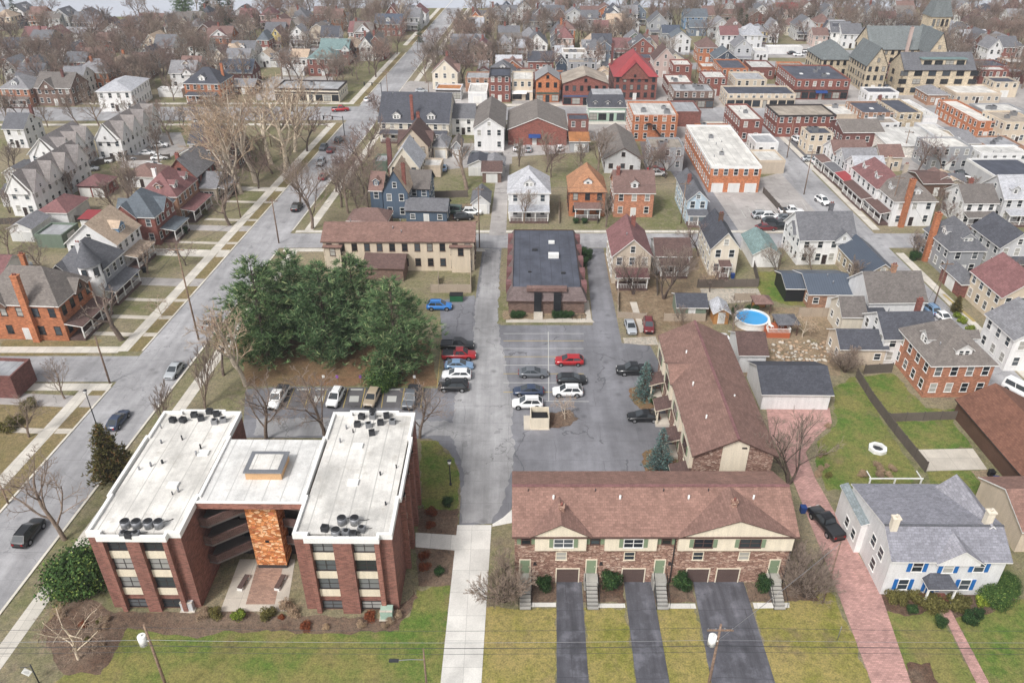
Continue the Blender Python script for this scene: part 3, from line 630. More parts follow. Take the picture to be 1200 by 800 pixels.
ground('brick_driveway', [(898, 478), (972, 478), (975, 496), (957, 512), (944, 530), (955, 560), (982, 607), (1031, 692), (1068, 802), (1022, 802), (975, 677), (940, 590), (922, 545), (902, 510)], 'pinkpavers', Z4)
ground('brick_path', [(1099, 707), (1110, 707), (1160, 802), (1145, 802)], 'pinkpavers', Z4); ground('patio_slab', [(1066, 527), (1140, 525.5), (1157, 550), (1084, 552)], 'pad', Z4)
ground('path', [(487, 624), (535, 627), (534, 645), (487, 641)], 'slabdrive', Z4)
ground('courtyard', [(281, 655), (346, 655), (336, 716), (258, 716)], 'pad', Z2); ground('courtyard_pavers', [(301, 662), (332, 662), (322, 708), (288, 708)], mat('patiobrick', 'pavers', (168, 138, 122)), Z4)
ground('path', [(593, 378), (697, 378), (693, 374), (690, 352), (684, 352), (684, 370), (593, 372)], 'pad', .034); ground('planting_bed', [(590, 364), (686, 364), (686, 373), (590, 374)], 'dirt', .03)
# verges, beds and lawns
ground('leaf_litter', [(-60, 470), (60, 462), (118, 462), (80, 510), (-60, 680)], 'leaflitter', .003); ground('leaf_litter', [(0, 400), (120, 398), (100, 416), (0, 418)], 'leaflitter', .003); ground('lawn', [(100, 620), (180, 520), (190, 560), (100, 700), (60, 730), (40, 760)], 'leaflitter', .0035)
ground('lawn', [(140, 718), (215, 735), (300, 737), (400, 737), (480, 722), (488, 690), (528, 684), (517, 802), (60, 802)], 'lawngreen', .003); ground('lawn', [(492, 517), (510, 516), (527, 532), (537, 552), (538, 590), (535, 596), (496, 596)], 'lawnbright', .03)
ground('mulch_bed', [(488, 596), (537, 596), (536, 616), (530, 686), (490, 686)], 'mulch', .028); ground('mulch_bed', [(94, 690), (130, 716), (250, 718), (300, 718), (458, 723), (484, 690), (490, 700), (468, 738), (400, 742), (330, 738), (215, 745), (150, 735), (118, 790), (75, 790), (48, 740)], 'mulch', .022)
ground('lawn', [(566, 712), (652, 712), (652, 802), (564, 802)], 'lawndry', .003); ground('lawn', [(682, 712), (732, 712), (746, 802), (690, 802)], 'lawndry', .003); ground('lawn', [(764, 712), (814, 712), (834, 802), (785, 802)], 'lawndry', .003); ground('lawn', [(878, 690), (975, 690), (1022, 802), (909, 802)], 'lawndry', .003)
ground('lawn', [(1035, 706), (1098, 712), (1145, 802), (1066, 802)], 'lawngreen', .003); ground('lawn', [(1112, 712), (1215, 700), (1250, 802), (1160, 802)], 'lawngreen', .003); ground('mulch_bed', [(1030, 693), (1100, 693), (1102, 712), (1060, 722), (1036, 716)], 'mulch', .012); ground('mulch_bed', [(1110, 693), (1180, 693), (1182, 712), (1112, 726)], 'mulch', .012)
ground('mulch_bed', [(1062, 778), (1090, 776), (1100, 800), (1075, 802)], 'mulch', .012)
ground('mulch_bed', [(612, 684), (652, 684), (651.5, 704), (610, 706)], 'mulch', .012); ground('mulch_bed', [(682, 684), (731, 684), (734, 705), (683, 705)], 'mulch', .012); ground('mulch_bed', [(764, 684), (812, 684), (815, 706), (766, 706)], 'mulch', .012); ground('mulch_bed', [(872, 684), (955, 684), (960, 704), (878, 706)], 'mulch', .012)
for q in ([(609, 706), (651.6, 706), (651.6, 711), (609, 711)], [(688, 707), (732, 707), (733, 712), (688, 712)], [(772, 707), (814.5, 707), (816, 713), (772, 713)], [(882, 706), (925, 706), (925, 712), (884, 713)]): ground('path', q, 'slabdrive', .05)
ground('lawn', [(975, 455), (1003, 440), (1016, 462), (1075, 560), (1050, 575), (970, 575), (955, 540), (960, 515), (980, 497)], 'lawnbright', .003); ground('lawn', [(1003, 440), (1047, 438), (1060, 452), (1085, 478), (1130, 481), (1120, 484), (1040, 486)], 'lawnbright', .003); ground('lawn', [(1045, 494), (1118, 492), (1140, 525), (1068, 527)], 'lawnbright', .003); ground('lawn', [(1086, 553), (1138, 551), (1172, 590), (1100, 592)], 'lawnbright', .003)
ground('dirt_path', [(1137, 552), (1156, 550), (1192, 592), (1172, 592)], 'dirt', .02)
ground('pine_needle_bed', [(262, 452), (270, 400), (330, 385), (420, 390), (505, 400), (512, 452)], 'needles', .006); ground('lawn', [(215, 470), (262, 405), (285, 420), (286, 512), (205, 512)], 'lawn', .004)
ground('island_bed', [(642, 484), (668, 480), (678, 490), (668, 499), (642, 503)], 'mulch', .05); ground('island_bed', [(738, 455), (750, 448), (778, 455), (785, 478), (752, 480), (738, 466)], 'needles', .05); ground('island_bed', [(752, 532), (768, 524), (795, 530), (795, 552), (756, 553)], 'needles', .05)
ground('yard', [(700, 300), (712, 340), (757, 410), (770, 400), (830, 395), (860, 300), (800, 292), (708, 296)], 'dirt', .006); ground('concrete_yard', [(820, 338), (888, 338), (895, 352), (828, 358)], 'gravelyard', .012); ground('path', [(738, 354), (746, 354), (756, 388), (750, 390)], 'pad', .02); ground('parking_apron', [(730, 396), (768, 394), (772, 404), (732, 404)], 'gravelyard', .018)
ground('lawn', [(888, 318), (905, 318), (1000, 318), (1000, 356), (925, 358), (888, 345)], 'lawngreen', .003); ground('lawn', [(936, 371), (976, 371), (976, 381), (938, 381)], mat('lawnlush', 'grass', (72, 116, 44), c2=(80, 122, 50), c3=(90, 110, 60)), .004); ground('rock_garden', [(895, 400), (975, 385), (985, 420), (900, 425)], 'gravelyard', .005); ground('yard', [(858, 360), (990, 360), (985, 440), (868, 440)], 'dirt', .003)
ground('parking_lot', [(826, 224), (905, 205), (930, 198), (1003, 252), (985, 262), (928, 272), (866, 273)], 'townpave', .022); ground('lane', [(778, 190), (812, 190), (868, 274), (838, 274)], 'lot', .024); ground('parking_lot', [(750, 166), (800, 166), (822, 200), (756, 200)], 'stall', .026)
ground('parking_lot', [(905, 178), (930, 160), (1000, 160), (985, 192), (942, 196)], 'stall', .026); ground('parking_lot', [(1095, 190), (1120, 175), (1200, 180), (1230, 220), (1120, 205), (1110, 200)], 'townpave', .022); ground('parking_lot', [(1010, 96), (1150, 96), (1170, 108), (1020, 108)], 'townpave', .024)
ground('parking_lot', [(505, 168), (600, 168), (600, 192), (510, 200)], 'townpave', .022); ground('parking_lot', [(600, 166), (690, 166), (690, 178), (600, 184)], 'townpave', .022); ground('parking_lot', [(520, 240), (562, 238), (560, 262), (518, 262)], 'dirt', .02); ground('parking_lot', [(155, 158), (212, 155), (220, 175), (170, 197), (140, 197)], 'townpave', .022); ground('driveway', [(90, 163), (108, 163), (112, 200), (80, 200)], 'drive', .026)
ground('parking_lot', [(892, 52), (955, 52), (960, 68), (880, 68)], 'townpave', .024); ground('parking_lot', [(690, 68), (720, 68), (720, 85), (688, 85)], 'townpave', .024); ground('parking_lot', [(870, 72), (910, 72), (920, 88), (876, 88)], 'townpave', .024); ground('parking_lot', [(600, 70), (622, 70), (620, 88), (598, 88)], 'townpave', .024); ground('parking_lot', [(480, 95), (575, 100), (575, 122), (440, 120)], 'townpave', .022); ground('paved_yard', [(300, 98), (320, 90), (390, 90), (398, 118), (300, 118)], 'townpave', .022)
ground('paved_yard', [(780, 100), (1200, 95), (1240, 200), (930, 200), (790, 200)], 'townpave', .016); ground('paved_yard', [(600, 80), (790, 80), (790, 165), (600, 165)], 'townpave', .016)
ground('river', [(-890, 462), (-275, 440), (-130, 438), (-95, 466), (890, 480), (890, 900), (-890, 900)], mat('river', 'water', (196, 200, 212), wsc=.08), .05, False)
# painted lines of the car park
def line(x0, y0, x1, y1, wd=.12, m='whitepaint', z=.04):
    a, c = W(x0, y0), W(x1, y1); n = (c-a).normalized(); s = Vector((-n.y, n.x, 0))*wd/2
    ground('parking_line', [(a+s)[:2], (c+s)[:2], (c-s)[:2], (a-s)[:2]], m, z, False)
for k, y in enumerate((391, 399.5, 408.5, 418, 428, 438, 448.5, 459.5)): line(590, y, 684, y, .13, 'yellowpaint' if k % 2 else 'whitepaint')
line(642.5, 389, 643, 470, .14); line(637, 470, 690, 470.5)
for x0, x1 in ((345, 336), (364, 357), (383, 377), (408, 402), (428, 423), (450, 447), (474, 470), (496, 493)): line(x0, 455, x1, 478, .13, 'yellowpaint')
for x in (355, 377, 418, 462): line(x-7, 456.5, x+7, 456.5, .35)
for x in (375, 416, 460): ground('parking_symbol', [(x-6, 464), (x+5, 464), (x+4, 471), (x-7, 471)], 'whitepaint', .041)
for i in range(8): line(756+i*.9, 172+i*3.4, 768+i*1.2, 172+i*3.4)
for i in range(9): line(868+i*9, 246-i*1.2, 874+i*9, 256-i*1.2)
line(518, 397, 512, 455, .12, 'yellowpaint')
for y in (406, 418, 431, 444, 457): line(518, y, 551, y, .12, 'yellowpaint')
mat('darkbrown', 'wood', (98, 74, 62), .8, .2); mat('rrust', 'shingle', (124, 88, 74), .9, .2); mat('rslateblue', 'shingle', (104, 112, 120), .9, .2); mat('rtanorange', 'shingle', (186, 138, 106), .9, .2); mat('reddoor', 'siding', (126, 50, 48), .6, .1)
mat('brickorange', 'brick', (184, 126, 98), .9, .22); mat('screen', 'plain', (38, 40, 44), .4)
# houses between the main road and the car park, left of the road, and right of the car park.
# (left x, eave y, right x) in photo pixels at eave height h, then depth, roof kind, rise, wall, roof, extras, label, short name
rows([
 (-34, 357, 70, 7, 10, 'h', 4.6, 'orange', 'rgb', 'gf@1,5,-.62,brown c@orange,.62,0 c@orange,.36,.75 pe@.95,rdkbrown,4,2.8 wd ge@1,3.6,.3,brown', 'large orange brick Victorian house with gray slate roof and brown porch, left edge', 'the large orange brick Victorian'),
 (55, 322, 114, 6.5, 10, 'h', 4.4, 'gray', 'rslate', 'gf@1,4,-.55,dark pe@.9,rslate,4,2.4 c@white,.65,.2', 'gray Victorian house with a round white turret and slate roof', 'the turreted gray Victorian'),
 (73, 286, 138, 6.2, 9.5, 'y', 4.2, 'white', 'rtan', 'de@1,2.6,2,blue pe@.75,rtan,4,2.8 nod', 'white and pale blue house with a tan gable roof and a white columned porch', 'the white house with tan gable roof'),
 (128, 254, 182, 6.5, 9.5, 'h', 4.2, 'brickred', 'rslateblue', 'gf@1,5,-.4 ge@1,4.5,.2,brickred pe@.7,rslateblue,3,3 gw@1,4,0', 'red brick house with steep blue slate roof and slate porch by the road', 'the blue slate roofed brick house'),
 (160, 230, 208, 6.5, 11, 'h', 4.2, 'tanbrick', 'rmaroon', 'de@2,1.8,1,white pe@.9,rmaroon,4,3 c@white,.35,.3 df@1,1.6,1', 'tan brick house under a broad maroon hipped roof with a brick porch', 'the maroon roofed tan brick house'),
 (191, 207, 231, 6.2, 12, 'y', 4.2, 'brickred', 'rgray', 'c@brickred,.45,.1 pe@.8,rgray,3,2.5 tb', 'dark red brick gable house with pale gray roof behind the maroon roofed house', 'the gray roofed brick gable house'),
 (226, 220, 254, 3.4, 9, 'x', 2.4, 'tan', 'rgray', 'pe@.9', 'low tan house with a gray ridge roof beside bare street trees', None),
 (144, 207, 184, 3, 8, 'h', 1.9, 'white', 'rbrown', 'now', 'low white outbuilding with brown hipped roof behind the brick houses', None, 'outbuilding'),
 (87, 218, 122, 3, 6.5, 'h', 1.7, 'redpaint', 'rmaroon', 'gar@2 td', 'dark red garage with maroon hipped roof on the green back lawn', 'the dark red garage', 'garage'),
 (40, 249, 79, 3.2, 9, 'h', 2, 'white', 'rmaroon', 'gare@2 nod now', 'white garage with maroon roof and two side doors', 'the maroon roofed white garage', 'garage'),
 (90, 257, 108, 2.3, 4, 's', .4, 'white', 'rred', 'now nod td', 'small shed with a bright coral red roof', None, 'shed'),
 (39, 275, 72, 3, 6.5, 'f', 0, 'greenw', 'rflatgray', 'gare@1 nod now', 'flat gray roofed garage with a weathered green front', None, 'garage'),
 (-38, 322, 2, 3.4, 8.5, 'x', 2, 'white', 'rmaroon', 'now', 'white garage with dark red roof at the left edge of the photo', None, 'garage'),
 (-60, 440, 13, 4, 5, 'f', 0, 'maroon', 'rflatgray', 'now nod', 'flat roofed red brick building cut by the left edge', 'the brick building at the left edge', 'building'),
 (446, 225, 479, 6.5, 10, 'y', 5, 'slateblue', 'rtan', 'c@brickred,.85,.15 nod td ww', 'slate blue Victorian house with a pink trimmed gable and several wings', 'the slate blue Victorian'),
 ('+', 431, 223, 449, 6, 8, 'x', 3, 'slateblue', 'rbrown', 'df@1,1.3,1 nod ww'), ('+', 473, 247, 525, 3.2, 6, 'x', 1.8, 'slateblue', 'rslate', 'td ww'), ('+', 477, 221, 504, 5.6, 8, 'x', 3, 'slateblue', 'rgb', 'nod ww td'), ('+', 405, 259, 455, 2.8, 6, 'h', 1.8, 'brown', 'rbrown', 'now nod'),
 (551, 238, 575, 2.8, 7.5, 'y', 1.8, 'grayw', 'rslate', 'gar@1 now', 'small gray gabled garage with one white door by the lane', 'the small gray lane garage', 'garage'),
 (594, 226, 646, 6.4, 10.5, 'h', 4, 'white', 'rlight', 'pf@.95,rlight,4,2.6 df@1,2.2,2', 'white two storey house with pale hipped roof and full front porch', 'the white house with full front porch'),
 (666, 225, 712, 6, 10, 'h', 4.6, 'orange', 'rtanorange', 'df@1,1.9,1 pf@.7,rbrown,3,2.6 tb wd', 'orange brick house with an orange hipped roof and small front dormer', 'the orange roofed brick house'),
 (719, 226, 769, 6, 9.5, 'x', 3.6, 'brickorange', 'rbrown', 'c@brickred,.1,.4 df@1,1.6,1 d@.0', 'orange brick house with brown ridge roof and white framed windows', 'the brown roofed orange brick house'),
 (805, 235, 832, 5.6, 15, 'y', 2.2, 'iceblue', 'rslate', 'pf@.95,rslate,3,2.4 c@brickred,.3,.5', 'long pale blue gable house with a dark porch beside the lane', 'the long pale blue house'),
 (717, 300, 766, 6, 12, 'y', 3.4, 'tan', 'rmaroon', 'pf@.8,rmaroon,3,3 c@brickred,.62,.7 pipe@1', 'tan gable house with maroon roof and dark wooden porch steps', 'the maroon roofed tan house'),
 (768, 300, 812, 4, 8, 'x', 2, 'white', 'rdkbrown', 'pf@.8', 'low white house half hidden by a bare bushy tree', None),
 (833, 291, 869, 6, 12, 'y', 3.2, 'cream', 'rchar', 'pf@.35,rdkbrown,2,1.8 c@brown,.5,.55', 'cream gable house with a black shingle roof', 'the cream house with black roof'),
 (882, 298, 917, 3, 9.5, 'y', 1.6, 'white', 'rgreen', 'now nod', 'white garage with a pale green gable roof', 'the green roofed white garage', 'garage'),
 (937, 281, 1006, 5.6, 9.5, 'x', 4, 'white', 'rslate', 'gf@1,3.2,.55 c@rslate,.7,.7 gw@1,4,0', 'white house with slate ridge roof and a small white front gable', 'the white house with slate ridge roof'),
 (1013, 322, 1056, 4.2, 13, 'y', 2.2, 'stone', 'rbluemetal', 'nod', 'stone building with a blue gray metal gable roof along the right street', 'the blue metal roofed stone building', 'building'),
 (948, 345, 1003, 3, 9.5, 'x', 1.7, 'tanbrick', 'rbluemetal', 'pipe@2', 'low pink brick house with blue metal roof and screened porch', 'the low blue roofed house'),
 ('+', 921, 338, 947, 2.9, 7, 'x', 1.2, 'screen', 'rbluemetal', 'now nod'),
 (1018, 354, 1089, 5, 9, 'x', 3.6, 'white', 'rgb', 'c@tanbrick,.52,.5 now nod', 'white house with brown gray ridge roof and stone chimney', 'the white house with stone chimney'),
 ('+', 1020, 371, 1042, 3.4, 4, 's', .8, 'tan', 'rchar', 'nod'),
 (987, 371, 1018, 4, 6, 'x', 2.2, 'cream', 'rgb', 'nod nf', 'small cream cottage with brown gray roof behind the garden', None, 'cottage'),
 (985, 409, 1043, 3.3, 6, 'x', 1.8, 'tan', 'rchar', 'nod sky@1', 'tan garage with charcoal roof and two skylights behind the rock garden', 'the tan garage with skylights', 'garage'),
 (1036, 397, 1103, 5, 8, 'x', 2.6, 'white', 'rchar', 'c@brickred,.92,.8 nod pipe@2', 'white house with charcoal roof left of the dormered brick house', None),
 (1091, 428, 1172, 6, 10.5, 'h', 4.2, 'brickorange', 'rgb', 'df@1,2.4,2 dw@1,2.2,2 de@1,2,1 nod pipe@2', 'square orange brick house with gray hipped roof and white dormers', 'the square dormered brick house'),
 (1235, 600, 1336, 3, 23, 'y', 2.6, 'darkbrown', 'rrust', 'now td nod', 'long brown garage building with rust brown roof at the right edge', 'the long brown garage', 'garage'),
 (1198, 622, 1290, 3.6, 9, 'x', 2.2, 'tan', 'rtown', 'now', 'tan house with pinkish brown roof at the right edge', None),
 (893, 462, 978, 3, 8.5, 'x', 2.1, 'white', 'rchar', 'now nod', 'wide white garage with dark charcoal roof facing the brick patio', 'the wide white garage', 'garage'),
 (866, 416, 902, 3.5, 7, 'x', 2, 'white', 'rdkbrown', 'now nod', 'small white house with dark brown roof in front of the round pool', 'the small white house by the pool'),
 (1113, 294, 1158, 5.5, 10.5, 'h', 4, 'gray', 'rslate', 'df@1,2.2,2 dw@1,1.8,2,white c@orange,0,.65', 'gray house with slate hipped roof and a tall orange chimney', 'the gray house with orange chimney'),
 (1127, 333, 1151, 3, 7.5, 'h', 1.6, 'brick', 'rslate', 'garw@1 nod now', 'red brick garage with white door and slate roof', None, 'garage'),
 (1172, 290, 1218, 5.5, 10.5, 'y', 3, 'grayw', 'rchar', 'pf@.9', 'pale gray gable house with dark slate roof on the right', None),
 (1174, 348, 1242, 5.5, 10, 'y', 3.6, 'beige', 'rmaroon', 'c@orange,.6,.3 nod', 'beige house with dark maroon gable roof and brown window frames', 'the beige house with maroon roof'),
 (1188, 398, 1260, 6, 8, 'y', 3, 'white', 'rgray', '', 'plain white house cut by the right edge below the beige one', None),
 (977, 181, 1019, 5.5, 7.5, 'x', 2.6, 'white', 'rbrown', 'pw@.7,rbrown', 'white row house with rusty brown ridge roof, farthest of the row on the right street', 'the farthest row house'),
 (990, 191, 1032, 5.5, 7.5, 'x', 2.6, 'grayw', 'rgray', 'pw@.9,rslate', 'pale gray row house with gray ridge roof and slate porch', None),
 (1003, 201, 1041, 5.5, 7.5, 'x', 2.6, 'white', 'rlight', 'pw@.95,rred', 'white row house with a bright red porch roof', 'the row house with red porch'),
 (1027, 221, 1064, 6, 14, 'h', 3.6, 'white', 'rmaroon', 'dw@2,1.8,1 pw@.8,rdkbrown,5 c@tan,.85,.6', 'long white house with maroon hipped roof, two dormers and a brown porch', 'the long white maroon roofed house'),
 (1048, 236, 1101, 6, 10.5, 'h', 4.2, 'white', 'rgb', 'df@1,2.2,2 dw@1,1.8,2 c@orange,.27,0 pw@.9,rdkbrown,4 c@tan,.6,.9', 'white foursquare house with gray hipped roof and orange front chimney', 'the white foursquare with orange chimney'),
 (1130, 238, 1173, 5.5, 8.5, 'x', 2.8, 'white', 'rgb', 'pf@.9,rgb c@brickred,.38,.55', 'white house with gray ridge roof, brick chimney and front porch roof', None),
 (1177, 233, 1232, 6, 9.5, 'x', 3.8, 'grayw', 'rlight', 'df@2,1.8,1 pf@.8', 'pale house with silvery roof and dormers at the right edge', None),
 (1082, 215, 1119, 3.5, 9, 'x', 1.1, 'brown', 'rdkbrown', 'now', 'low brown shed behind the white foursquare', None, 'shed'),
 (1032, 184, 1061, 4, 7, 'x', 2.2, 'tan', 'rbrown', '', 'small tan house with brown roof behind the row houses', None),
 (836, 367, 858, 2.4, 4, 'y', .9, 'cedar', 'rlight', 'now', 'cedar garden shed with pale metal roof left of the pool', 'the cedar shed', 'shed'),
 (793, 360, 831, 2.6, 5, 'x', 1.3, 'greenw', 'rchar', 'now', 'gray green shed with a curved charcoal roof', 'the gray green shed', 'shed'),
])
mat('rtaupe', 'shingle', (146, 140, 138), .9, .2); mat('whitebrick', 'brick', (226, 222, 216), .9, .1); mat('blueaw', 'plain', (40, 70, 130), .6); mat('redaw', 'plain', (150, 60, 60), .6); mat('greenfront', 'siding', (70, 92, 84), .7); mat('bluefront', 'siding', (84, 96, 130), .7)
